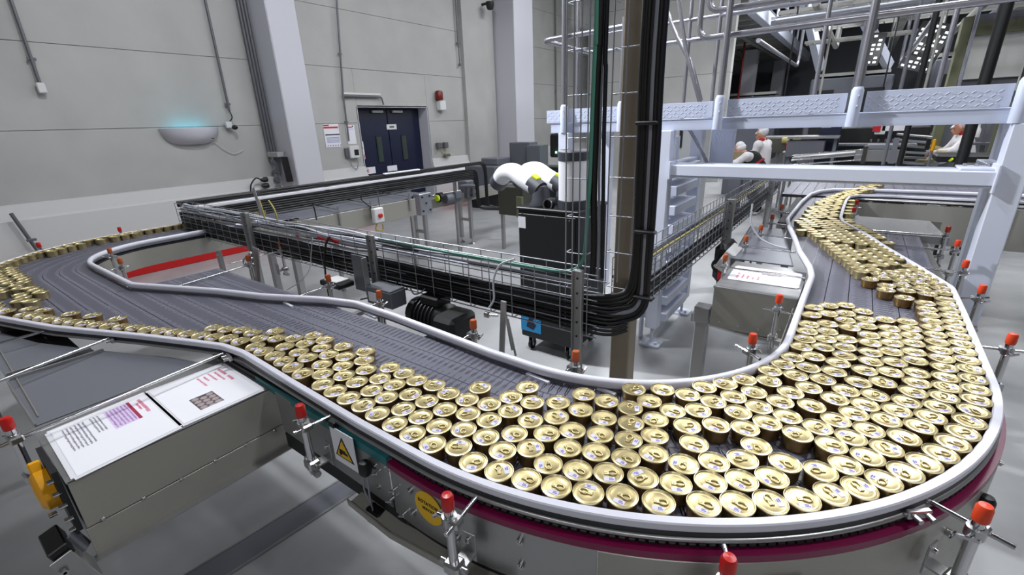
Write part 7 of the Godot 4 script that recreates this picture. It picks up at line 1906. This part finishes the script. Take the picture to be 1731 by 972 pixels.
	for k in 3:
		put("leg", MB.new().box(Vector3(s0[0].x + 0.1 + k * 0.22, 0.55, -9.4), Vector3(0.05, 1.1, 0.05)), M.dark_steel_plate, sf)
	var yc: Vector3 = Vector3(0.868, 1.404, -9)
	var yt := thing("yellow_tool", "small yellow and black pneumatic unit left of the right-hand worker", "pneumatic unit", yc)
	put("body", MB.new().lathe(yc + Vector3(0, -0.12, 0), [Vector2(0, 0), Vector2(0.022, 0.0), Vector2(0.026, 0.03), Vector2(0.02, 0.15), Vector2(0, 0.16)], 12), M.safety_yellow, yt)
	put("black_clip", MB.new().box(yc + Vector3(-0.06, -0.03, 0), Vector3(0.05, 0.16, 0.06), Basis(), 0.008), M.black_rubber, yt)
	put("pole", MB.new().cyl(Vector3(yc.x, 0, yc.z), yc + Vector3(0, -0.12, 0), 0.015, 8), M.dark_steel_plate, yt)
	# yellow curved belt with cans
	var yb := thing("curved_can_belt", "yellow can row curving on a grey belt, far under the deck at right", "conveyor", Vector3(1.0, 0, -8.0))
	var arcp := [Vector3(0.82, 1.08, -9.47), Vector3(1.003, 1.08, -9.947), Vector3(1.184, 1.08, -10.986), Vector3(1.277, 1.08, -11.899), Vector3(1.285, 1.08, -13.171), Vector3(1.163, 1.08, -13.812)]
	var a2 := []
	for v in spl(arcp): a2.append(Vector2(v.x, v.z))
	put("can_row", MB.new().ext(a2, [Vector2(-0.07, 1.05), Vector2(0.07, 1.05), Vector2(0.07, 1.12), Vector2(-0.07, 1.12)]), M.gold_lid, yb)
	put("bed", MB.new().ext(a2, [Vector2(-0.16, 1.0), Vector2(0.16, 1.0), Vector2(0.16, 1.05), Vector2(-0.16, 1.05)]), M.chain_plastic, yb)
	put("leg", MB.new().box(Vector3(a2[8].x, 0.5, a2[8].y), Vector3(0.08, 1.0, 0.08)), M.brushed_steel, yb)
	var dk := thing("dark_belt_head", "low dark belt head in front of the right-hand worker", "conveyor", Vector3(1.4, 0, -8.2))
	put("head", MB.new().box(Vector3(1.139, 1.256, -8.2), Vector3(0.62, 0.09, 0.5), Basis(), 0.02), M.cabinet_black, dk)
	put("lime_end", MB.new().cyl(Vector3(0.959, 1.251, -7.95), Vector3(0.978, 1.237, -7.95), 0.025, 12), M.neon_yellow, dk)
	put("leg", MB.new().box(Vector3(1.30, 0.5, -8.2), Vector3(0.1, 1.0, 0.1)), M.dark_frame, dk)
	# racks and olive wall right of the worker
	var rk := thing("dark_rack", "dark upright rack with hanging bottles right of the right-hand worker", "rack", Vector3(1.427, 1.33, -9.6))
	var rx: Vector3 = Vector3(1.427, 1.33, -9.6)
	for k in 3:
		put("upright", MB.new().box(Vector3(rx.x - 0.18 + k * 0.22, 0.95, -9.6), Vector3(0.05, 1.9, 0.06)), M.dark_frame if k != 1 else M.galvanised_wire, rk)
	put("shelf", MB.new().box(Vector3(rx.x + 0.08, 1.35, -9.6), Vector3(0.5, 0.03, 0.3)), M.cabinet_grey, rk)
	put("shelf", MB.new().box(Vector3(rx.x + 0.08, 1.05, -9.6), Vector3(0.5, 0.03, 0.3)), M.cabinet_grey, rk)
	for k in 2:
		put("bottle", MB.new().lathe(Vector3(rx.x + 0.06 + k * 0.12, 1.365, -11.25), [Vector2(0, 0), Vector2(0.04, 0), Vector2(0.04, 0.12), Vector2(0.015, 0.17), Vector2(0.015, 0.21), Vector2(0, 0.21)], 12), M.plastic_white, rk)
	var ol: Vector3 = Vector3(1.529, 1.4, -9)
	solo("olive_partition", MB.new().box(Vector3(ol.x + 0.12, 0.95, -9.0), Vector3(0.42, 1.9, 0.08), Basis(), 0.005), M.olive_panel, "olive partition panel under the deck at the right edge", "partition")
	var cs := thing("cable_stand", "black cables strapped to a stand at the right edge under the deck", "cable stand", Vector3(1.35, 0, -6.0))
	for k in 3:
		put("cable", MB.new().tube([Vector3(0.98 + k * 0.045, 0.0, -5.3 - k * 0.05), Vector3(0.985 + k * 0.045, 1.0, -5.3 - k * 0.05), Vector3(1.0 + k * 0.045, 1.76, -5.3 - k * 0.05)], 0.016, 8), M.black_cable if k != 1 else M.grey_cable, cs)
	# tables and crate in the back left of the under-deck view
	var tb := thing("steel_table", "grey steel work table behind the standing worker, red crate beneath", "table", Vector3(-0.9, 0, -9.6))
	var t0: Vector3 = Vector3(-1.235, 1.391, -11.5)
	put("top", MB.new().box(Vector3(t0.x + 0.05, t0.y, -11.6), Vector3(0.95, 0.04, 0.6), Basis(), 0.006), M.brushed_steel, tb)
	put("apron", MB.new().box(Vector3(t0.x - 0.22, t0.y - 0.16, -11.45), Vector3(0.5, 0.28, 0.3), Basis(), 0.006), M.hopper_steel, tb)
	put("roll", MB.new().cyl(Vector3(t0.x - 0.05, t0.y - 0.05, -11.25), Vector3(t0.x + 0.28, t0.y - 0.05, -11.25), 0.06, 14), M.olive_light, tb)
	for x in [-0.4, -0.1, 0.2, 0.48]:
		put("leg", MB.new().box(Vector3(t0.x + x, t0.y * 0.5, -11.4), Vector3(0.04, t0.y, 0.04)), M.dark_steel_plate, tb)
	var rc: Vector3 = Vector3(-1.06, 1.218, -11)
	var cr := thing("red_crate", "red plastic crate on a low stand below the steel table", "crate", rc)
	put("crate", MB.new().box(rc, Vector3(0.20, 0.14, 0.2), Basis(), 0.012), M.crate_red, cr)
	put("rim", MB.new().box(rc + Vector3(0, 0.07, 0), Vector3(0.215, 0.02, 0.215), Basis(), 0.006), M.crate_red, cr)
	put("stand_top", MB.new().box(rc + Vector3(0.01, -0.085, 0), Vector3(0.30, 0.025, 0.25), Basis(), 0.004), M.plastic_white, cr)
	for x in [-0.11, 0.13]:
		put("stand_leg", MB.new().box(Vector3(rc.x + x, (rc.y - 0.09) * 0.5, rc.z), Vector3(0.03, rc.y - 0.09, 0.03)), M.brushed_steel, cr)
	var t2: Vector3 = Vector3(-0.689, 1.43, -10.4)
	var tc := thing("steel_table", "second steel table further right with stools before it", "table", Vector3(t2.x, 0, -10.5))
	put("top", MB.new().box(Vector3(t2.x, t2.y, -10.5), Vector3(0.8, 0.04, 0.5), Basis(), 0.006), M.brushed_steel, tc)
	put("drawer_unit", MB.new().box(Vector3(t2.x - 0.1, t2.y - 0.2, -10.5), Vector3(0.6, 0.3, 0.4), Basis(), 0.01), M.cabinet_grey, tc)
	for x in [-0.35, 0.35]:
		put("leg", MB.new().box(Vector3(t2.x + x, t2.y * 0.5, -10.4), Vector3(0.05, t2.y, 0.05)), M.dark_steel_plate, tc)
	for k in 3:
		var sx: float = t2.x - 0.45 + k * 0.28
		var o := thing("stool", ["leftmost of three grey stools before the second steel table", "middle one of three grey stools before the second steel table", "rightmost of three grey stools before the second steel table"][k], "stool", Vector3(sx, 0, -9.9))
		put("seat", MB.new().lathe(Vector3(sx, 0.70, -9.9), [Vector2(0, 0), Vector2(0.13, 0.0), Vector2(0.14, 0.02), Vector2(0.13, 0.05), Vector2(0, 0.05)], 16), M.dark_steel_plate, o)
		for a in 3:
			var q := Vector3(cos(a * TAU / 3), 0, sin(a * TAU / 3))
			put("leg", MB.new().cyl(Vector3(sx, 0.70, -9.9) + q * 0.08, Vector3(sx, 0, -9.9) + q * 0.15, 0.012, 6), M.brushed_steel, o)
	var bx: Vector3 = Vector3(-1.854, 1.126, -10.1)
	var bo := thing("carton", "open tan carton in front of the bending worker", "box", bx)
	put("walls", MB.new().box(bx + Vector3(0, -0.08, 0), Vector3(0.26, 0.30, 0.3), Basis(), 0.004), M.cloth_tan, bo)
	put("flap", MB.new().box(bx + Vector3(-0.13, 0.10, 0), Vector3(0.02, 0.12, 0.3), Basis(Vector3.BACK, 0.5)), M.cloth_tan, bo)
	put("stand", MB.new().box(Vector3(bx.x, (bx.y - 0.23) * 0.5, bx.z), Vector3(0.24, bx.y - 0.23, 0.26), Basis(), 0.01), M.cabinet_grey, bo)
	solo("grey_screen_wall", MB.new().box(Vector3(-2.217, 1.469, -12.5) + Vector3(0, -0.7, 0), Vector3(0.75, 1.75, 0.06), Basis(), 0.01), M.cabinet_grey, "grey screen behind the bending worker", "screen")
	var lk := thing("white_locker", "white cabinet with dark slots behind the left end of the cross beam", "locker", Vector3(-2.0, 0, -7.2))
	put("carcass", MB.new().box(Vector3(-2.25, 0.95, -8.0), Vector3(0.55, 1.9, 0.5), Basis(), 0.01), M.cabinet_light, lk)
	put("slot", MB.new().box(Vector3(-2.30, 1.55, -7.745), Vector3(0.05, 0.30, 0.01)), M.dark_frame, lk)
	put("slot", MB.new().box(Vector3(-2.10, 1.30, -7.745), Vector3(0.03, 0.10, 0.01)), M.dark_frame, lk)

# ---- people: one continuous skin from a field of tapered capsules, meshed as surface nets
func sdf_mesh(bones: Array, cell: float, blend: float) -> MB:
	var lo := Vector3(99, 99, 99)
	var hi := -lo
	for q in bones:
		for e in [[q[0], q[2]], [q[1], q[3]]]:
			var r: float = e[1] + cell * 2.0
			lo = lo.min(e[0] - Vector3(r, r, r))
			hi = hi.max(e[0] + Vector3(r, r, r))
	var n := Vector3i(((hi - lo) / cell).ceil()) + Vector3i.ONE
	var f := PackedFloat32Array()
	f.resize(n.x * n.y * n.z)
	f.fill(1.0)
	for q in bones:
		var a: Vector3 = q[0]
		var b: Vector3 = q[1]
		var ra: float = q[2]
		var rb: float = q[3]
		var m := maxf(ra, rb) + blend + cell * 2.0
		var i0 := Vector3i(((a.min(b) - Vector3(m, m, m) - lo) / cell).floor()).clamp(Vector3i.ZERO, n - Vector3i.ONE)
		var i1 := Vector3i(((a.max(b) + Vector3(m, m, m) - lo) / cell).ceil()).clamp(Vector3i.ZERO, n - Vector3i.ONE)
		var ab := b - a
		var l2 := maxf(ab.length_squared(), 1e-8)
		for x in range(i0.x, i1.x + 1):
			for y in range(i0.y, i1.y + 1):
				for z in range(i0.z, i1.z + 1):
					var p := lo + Vector3(x, y, z) * cell
					var t := clampf((p - a).dot(ab) / l2, 0.0, 1.0)
					var d := p.distance_to(a + ab * t) - lerpf(ra, rb, t)
					var k := (x * n.y + y) * n.z + z
					var o := f[k]
					var h := clampf(0.5 + 0.5 * (o - d) / blend, 0.0, 1.0)
					f[k] = lerpf(o, d, h) - blend * h * (1.0 - h) if o < 0.9 else minf(o, d)
	var vert := {}
	var step := [n.y * n.z, n.z, 1]
	for x in n.x - 1:
		for y in n.y - 1:
			for z in n.z - 1:
				var k := (x * n.y + y) * n.z + z
				var s := 0
				var c := Vector3.ZERO
				var cnt := 0
				if minf(minf(f[k], f[k + step[0]]), minf(f[k + step[1] + step[2]], f[k + step[0] + step[1] + step[2]])) > cell * 2.0:
					continue
				for e in 12:
					var ax := e / 4
					var u: int = (ax + 1) % 3
					var w: int = (ax + 2) % 3
					var off: int = (step[u] if e & 1 else 0) + (step[w] if e & 2 else 0)
					var f0 := f[k + off]
					var f1: float = f[k + off + step[ax]]
					if (f0 < 0.0) != (f1 < 0.0):
						var p := Vector3(x, y, z)
						if e & 1: p[u] += 1.0
						if e & 2: p[w] += 1.0
						p[ax] += f0 / (f0 - f1)
						c += p
						cnt += 1
				if cnt > 0:
					vert[k] = lo + c / cnt * cell
	var mb := MB.new()
	var grad := func(p: Vector3) -> Vector3:
		var g := (p - lo) / cell
		var i := Vector3i(g.round()).clamp(Vector3i.ONE, n - Vector3i(2, 2, 2))
		var k: int = (i.x * n.y + i.y) * n.z + i.z
		return Vector3(f[k + step[0]] - f[k - step[0]], f[k + step[1]] - f[k - step[1]], f[k + 1] - f[k - 1]).normalized()
	for k in vert.keys():
		for ax in 3:
			var u: int = step[(ax + 1) % 3]
			var w: int = step[(ax + 2) % 3]
			if (f[k] < 0.0) != (f[k + step[ax]] < 0.0) and vert.has(k - u) and vert.has(k - w) and vert.has(k - u - w):
				var a: Vector3 = vert[k]
				var b: Vector3 = vert[k - u]
				var c: Vector3 = vert[k - u - w]
				var d: Vector3 = vert[k - w]
				mb.quad4(a, b, c, d, grad.call(a), grad.call(b), grad.call(c), grad.call(d))
	return mb

func hand_bones(wrist: Vector3, dir: Vector3, side: Vector3) -> Array:
	var d := dir.normalized()
	var palm := wrist + d * 0.07
	var o := [[wrist, palm, 0.026, 0.034]]
	for k in 4:
		var s := side * (-0.027 + k * 0.018)
		var l: float = [0.062, 0.074, 0.07, 0.055][k]
		var m := palm + s + d * l * 0.55 + Vector3(0, -0.008, 0)
		o.append([palm + s * 0.8, m, 0.011, 0.010])
		o.append([m, m + d * l * 0.45 + Vector3(0, -0.018, 0), 0.010, 0.008])
	o.append([wrist + d * 0.02, wrist + d * 0.06 - side * 0.05, 0.013, 0.010])
	o.append([wrist + d * 0.06 - side * 0.05, wrist + d * 0.09 - side * 0.048 + Vector3(0, -0.015, 0), 0.010, 0.008])
	return o

# j: joints by name; the coat, trousers and cap are shells over the same joints
func person(label: String, at: Vector3, yaw: float, j: Dictionary, coat: Material, legs: Material, vest: bool) -> void:
	var o := thing("person", label, "person", at)
	o.rotation.y = yaw
	var t := func(k: String) -> Vector3: return j[k]
	var head: Vector3 = j.head
	var face: Vector3 = j.face
	var side := Vector3(0, 1, 0).cross(face).normalized()
	var b := [[j.hip, j.chest, 0.12, 0.125], [j.chest, j.neck, 0.11, 0.055], [j.neck, head, 0.05, 0.06], [head, head + Vector3(0, 0.05, 0), 0.082, 0.086], [head + face * 0.02 - Vector3(0, 0.06, 0), head + face * 0.05 - Vector3(0, 0.075, 0), 0.055, 0.04],
		[head + face * 0.085, head + face * 0.105 - Vector3(0, 0.02, 0), 0.012, 0.016], [head + side * 0.085, head + side * 0.088 - Vector3(0, 0.03, 0), 0.016, 0.012], [head - side * 0.085, head - side * 0.088 - Vector3(0, 0.03, 0), 0.016, 0.012]]
	for s in ["l", "r"]:
		b += [[j.chest + (j["sh_" + s] - j.chest) * 0.5, j["sh_" + s], 0.075, 0.058], [j["sh_" + s], j["el_" + s], 0.05, 0.04], [j["el_" + s], j["wr_" + s], 0.04, 0.027],
			[j.hip, j["hp_" + s], 0.10, 0.09], [j["hp_" + s], j["kn_" + s], 0.082, 0.056], [j["kn_" + s], j["an_" + s], 0.054, 0.036], [j["an_" + s], j["an_" + s] + face * Vector3(1, 0, 1) * 0.14 - Vector3(0, 0.045, 0), 0.045, 0.03]]
		b += hand_bones(j["wr_" + s], j["wr_" + s] - j["el_" + s], side)
	var body := sdf_mesh(b, 0.016, 0.03)
	var put_local := func(called: String, m: MB, mt: Material):
		var q := MeshInstance3D.new()
		q.mesh = with(m, mt)
		q.name = called
		o.add_child(q, true)
	put_local.call("body", body, M.skin)
	var g := 0.018
	var shell := [[j.hip - Vector3(0, 0.04, 0), j.chest, 0.135 + g, 0.14 + g], [j.chest, j.chest.lerp(j.neck, 0.7), 0.115 + g, 0.065 + g]]
	var arms := []
	for s in ["l", "r"]:
		var a := [[j.chest + (j["sh_" + s] - j.chest) * 0.5, j["sh_" + s], 0.08 + g, 0.062 + g], [j["sh_" + s], j["el_" + s], 0.052 + g, 0.044 + g], [j["el_" + s], j["el_" + s].lerp(j["wr_" + s], 0.9), 0.044 + g, 0.034 + g]]
		arms += a
	var pants := []
	for s in ["l", "r"]:
		pants += [[j.hip, j["hp_" + s], 0.11 + g, 0.098 + g], [j["hp_" + s], j["kn_" + s], 0.09 + g, 0.066 + g], [j["kn_" + s], j["an_" + s] + Vector3(0, 0.03, 0), 0.064 + g, 0.056 + g]]
	if vest:
		put_local.call("vest", sdf_mesh(shell, 0.02, 0.04), coat)
		put_local.call("sleeves", sdf_mesh(arms, 0.02, 0.03), M.cloth_white)
		var mid: Vector3 = j.hip.lerp(j.chest, 0.62)
		var ax: Vector3 = (j.chest - j.hip).normalized()
		var across := Vector3.RIGHT
		put_local.call("red_stripe", MB.new().lathe(mid, [Vector2(0.158, -0.022), Vector2(0.168, -0.018), Vector2(0.168, 0.018), Vector2(0.158, 0.022)], 28, Basis(across, ax, across.cross(ax))), M.cloth_red)
	else:
		put_local.call("jacket", sdf_mesh(shell + arms, 0.02, 0.04), coat)
		put_local.call("red_collar", sdf_mesh([[j.neck - side * 0.05, j.neck + side * 0.05, 0.055, 0.055]], 0.014, 0.02), M.cloth_red)
	put_local.call("trousers", sdf_mesh(pants, 0.02, 0.03), legs)
	put_local.call("cap", sdf_mesh([[head + Vector3(0, 0.055, 0) - face * 0.02, head + Vector3(0, 0.085, 0) - face * 0.01, 0.100, 0.082], [head - face * 0.05 - Vector3(0, 0.0, 0), head - face * 0.04 + Vector3(0, 0.04, 0), 0.062, 0.075], [head + face * 0.08 + Vector3(0, 0.055, 0), head + face * 0.12 + Vector3(0, 0.045, 0), 0.03, 0.02]], 0.014, 0.02), M.cloth_white)
	var eyes := MB.new()
	for s in [-1.0, 1.0]:
		eyes.lathe(head + face * 0.078 + side * 0.032 * s + Vector3(0, 0.008, 0), [Vector2(0, -0.008), Vector2(0.008, -0.004), Vector2(0.01, 0), Vector2(0.008, 0.004), Vector2(0, 0.008)], 8)
	put_local.call("eyes", eyes, M.hair_dark)
	put_local.call("mouth", MB.new().bar(head + face * 0.088 + side * 0.02 - Vector3(0, 0.062, 0), head + face * 0.088 - side * 0.02 - Vector3(0, 0.062, 0), 0.01, 0.008), M.cloth_red)
	put_local.call("shoes", sdf_mesh([[j.an_l - Vector3(0, 0.03, 0), j.an_l + face * Vector3(1, 0, 1) * 0.14 - Vector3(0, 0.045, 0), 0.055, 0.042], [j.an_r - Vector3(0, 0.03, 0), j.an_r + face * Vector3(1, 0, 1) * 0.14 - Vector3(0, 0.045, 0), 0.055, 0.042]], 0.016, 0.02), M.cloth_white)

func people() -> void:
	# each figure faces its own +Z before it is turned
	var stand := {"hip": Vector3(0, 0.88, 0), "chest": Vector3(0, 1.20, 0.03), "neck": Vector3(0, 1.37, 0.05), "head": Vector3(0, 1.49, 0.09), "face": Vector3(0, -0.3, 0.95).normalized(),
		"sh_l": Vector3(0.18, 1.30, 0.04), "sh_r": Vector3(-0.18, 1.30, 0.04), "el_l": Vector3(0.22, 1.05, 0.10), "el_r": Vector3(-0.22, 1.05, 0.10), "wr_l": Vector3(0.13, 0.98, 0.32), "wr_r": Vector3(-0.13, 0.98, 0.32),
		"hp_l": Vector3(0.09, 0.84, 0), "hp_r": Vector3(-0.09, 0.84, 0), "kn_l": Vector3(0.10, 0.46, 0.02), "kn_r": Vector3(-0.10, 0.46, 0.02), "an_l": Vector3(0.10, 0.085, -0.02), "an_r": Vector3(-0.10, 0.085, -0.02)}
	var p1: Vector3 = Vector3(-1.499, 1.23, -10.6)
	person("standing worker in white coat and white cap looking down, by the steel table", Vector3(p1.x, 0, -10.6), -PI * 0.6, stand, M.cloth_white, M.cloth_white, false)
	var bend := {"hip": Vector3(0, 0.80, -0.12), "chest": Vector3(0, 1.05, 0.10), "neck": Vector3(0, 1.16, 0.24), "head": Vector3(0, 1.21, 0.35), "face": Vector3(0, -0.55, 0.83).normalized(),
		"sh_l": Vector3(0.18, 1.12, 0.17), "sh_r": Vector3(-0.18, 1.12, 0.17), "el_l": Vector3(0.21, 0.98, 0.36), "el_r": Vector3(-0.21, 0.98, 0.36), "wr_l": Vector3(0.12, 0.93, 0.58), "wr_r": Vector3(-0.12, 0.93, 0.58),
		"hp_l": Vector3(0.09, 0.77, -0.12), "hp_r": Vector3(-0.09, 0.77, -0.12), "kn_l": Vector3(0.11, 0.43, 0.02), "kn_r": Vector3(-0.11, 0.43, 0.02), "an_l": Vector3(0.11, 0.085, -0.10), "an_r": Vector3(-0.11, 0.085, -0.10)}
	var p2: Vector3 = Vector3(-1.511, 1.205, -10.1)
	person("bending worker in black vest with red stripe and white sleeves, reaching into a carton", Vector3(p2.x, 0, -10.1), -PI * 0.5, bend, M.cloth_black, M.cloth_black, true)
	var lean := {"hip": Vector3(0, 0.92, -0.05), "chest": Vector3(0, 1.24, 0.06), "neck": Vector3(0, 1.40, 0.11), "head": Vector3(0, 1.51, 0.17), "face": Vector3(0, -0.4, 0.9).normalized(),
		"sh_l": Vector3(0.19, 1.34, 0.08), "sh_r": Vector3(-0.19, 1.34, 0.08), "el_l": Vector3(0.22, 1.12, 0.22), "el_r": Vector3(-0.22, 1.10, 0.20), "wr_l": Vector3(0.12, 1.07, 0.45), "wr_r": Vector3(-0.10, 1.05, 0.42),
		"hp_l": Vector3(0.10, 0.88, -0.05), "hp_r": Vector3(-0.10, 0.88, -0.05), "kn_l": Vector3(0.11, 0.48, 0.0), "kn_r": Vector3(-0.11, 0.48, 0.0), "an_l": Vector3(0.11, 0.085, -0.04), "an_r": Vector3(-0.11, 0.085, -0.04)}
	var p3: Vector3 = Vector3(1.618, 1.201, -12)
	person("worker in white shirt and tan trousers leaning forward under the deck at right", Vector3(p3.x, 0, -12.0), -PI * 0.45, lean, M.cloth_white, M.cloth_tan, false)
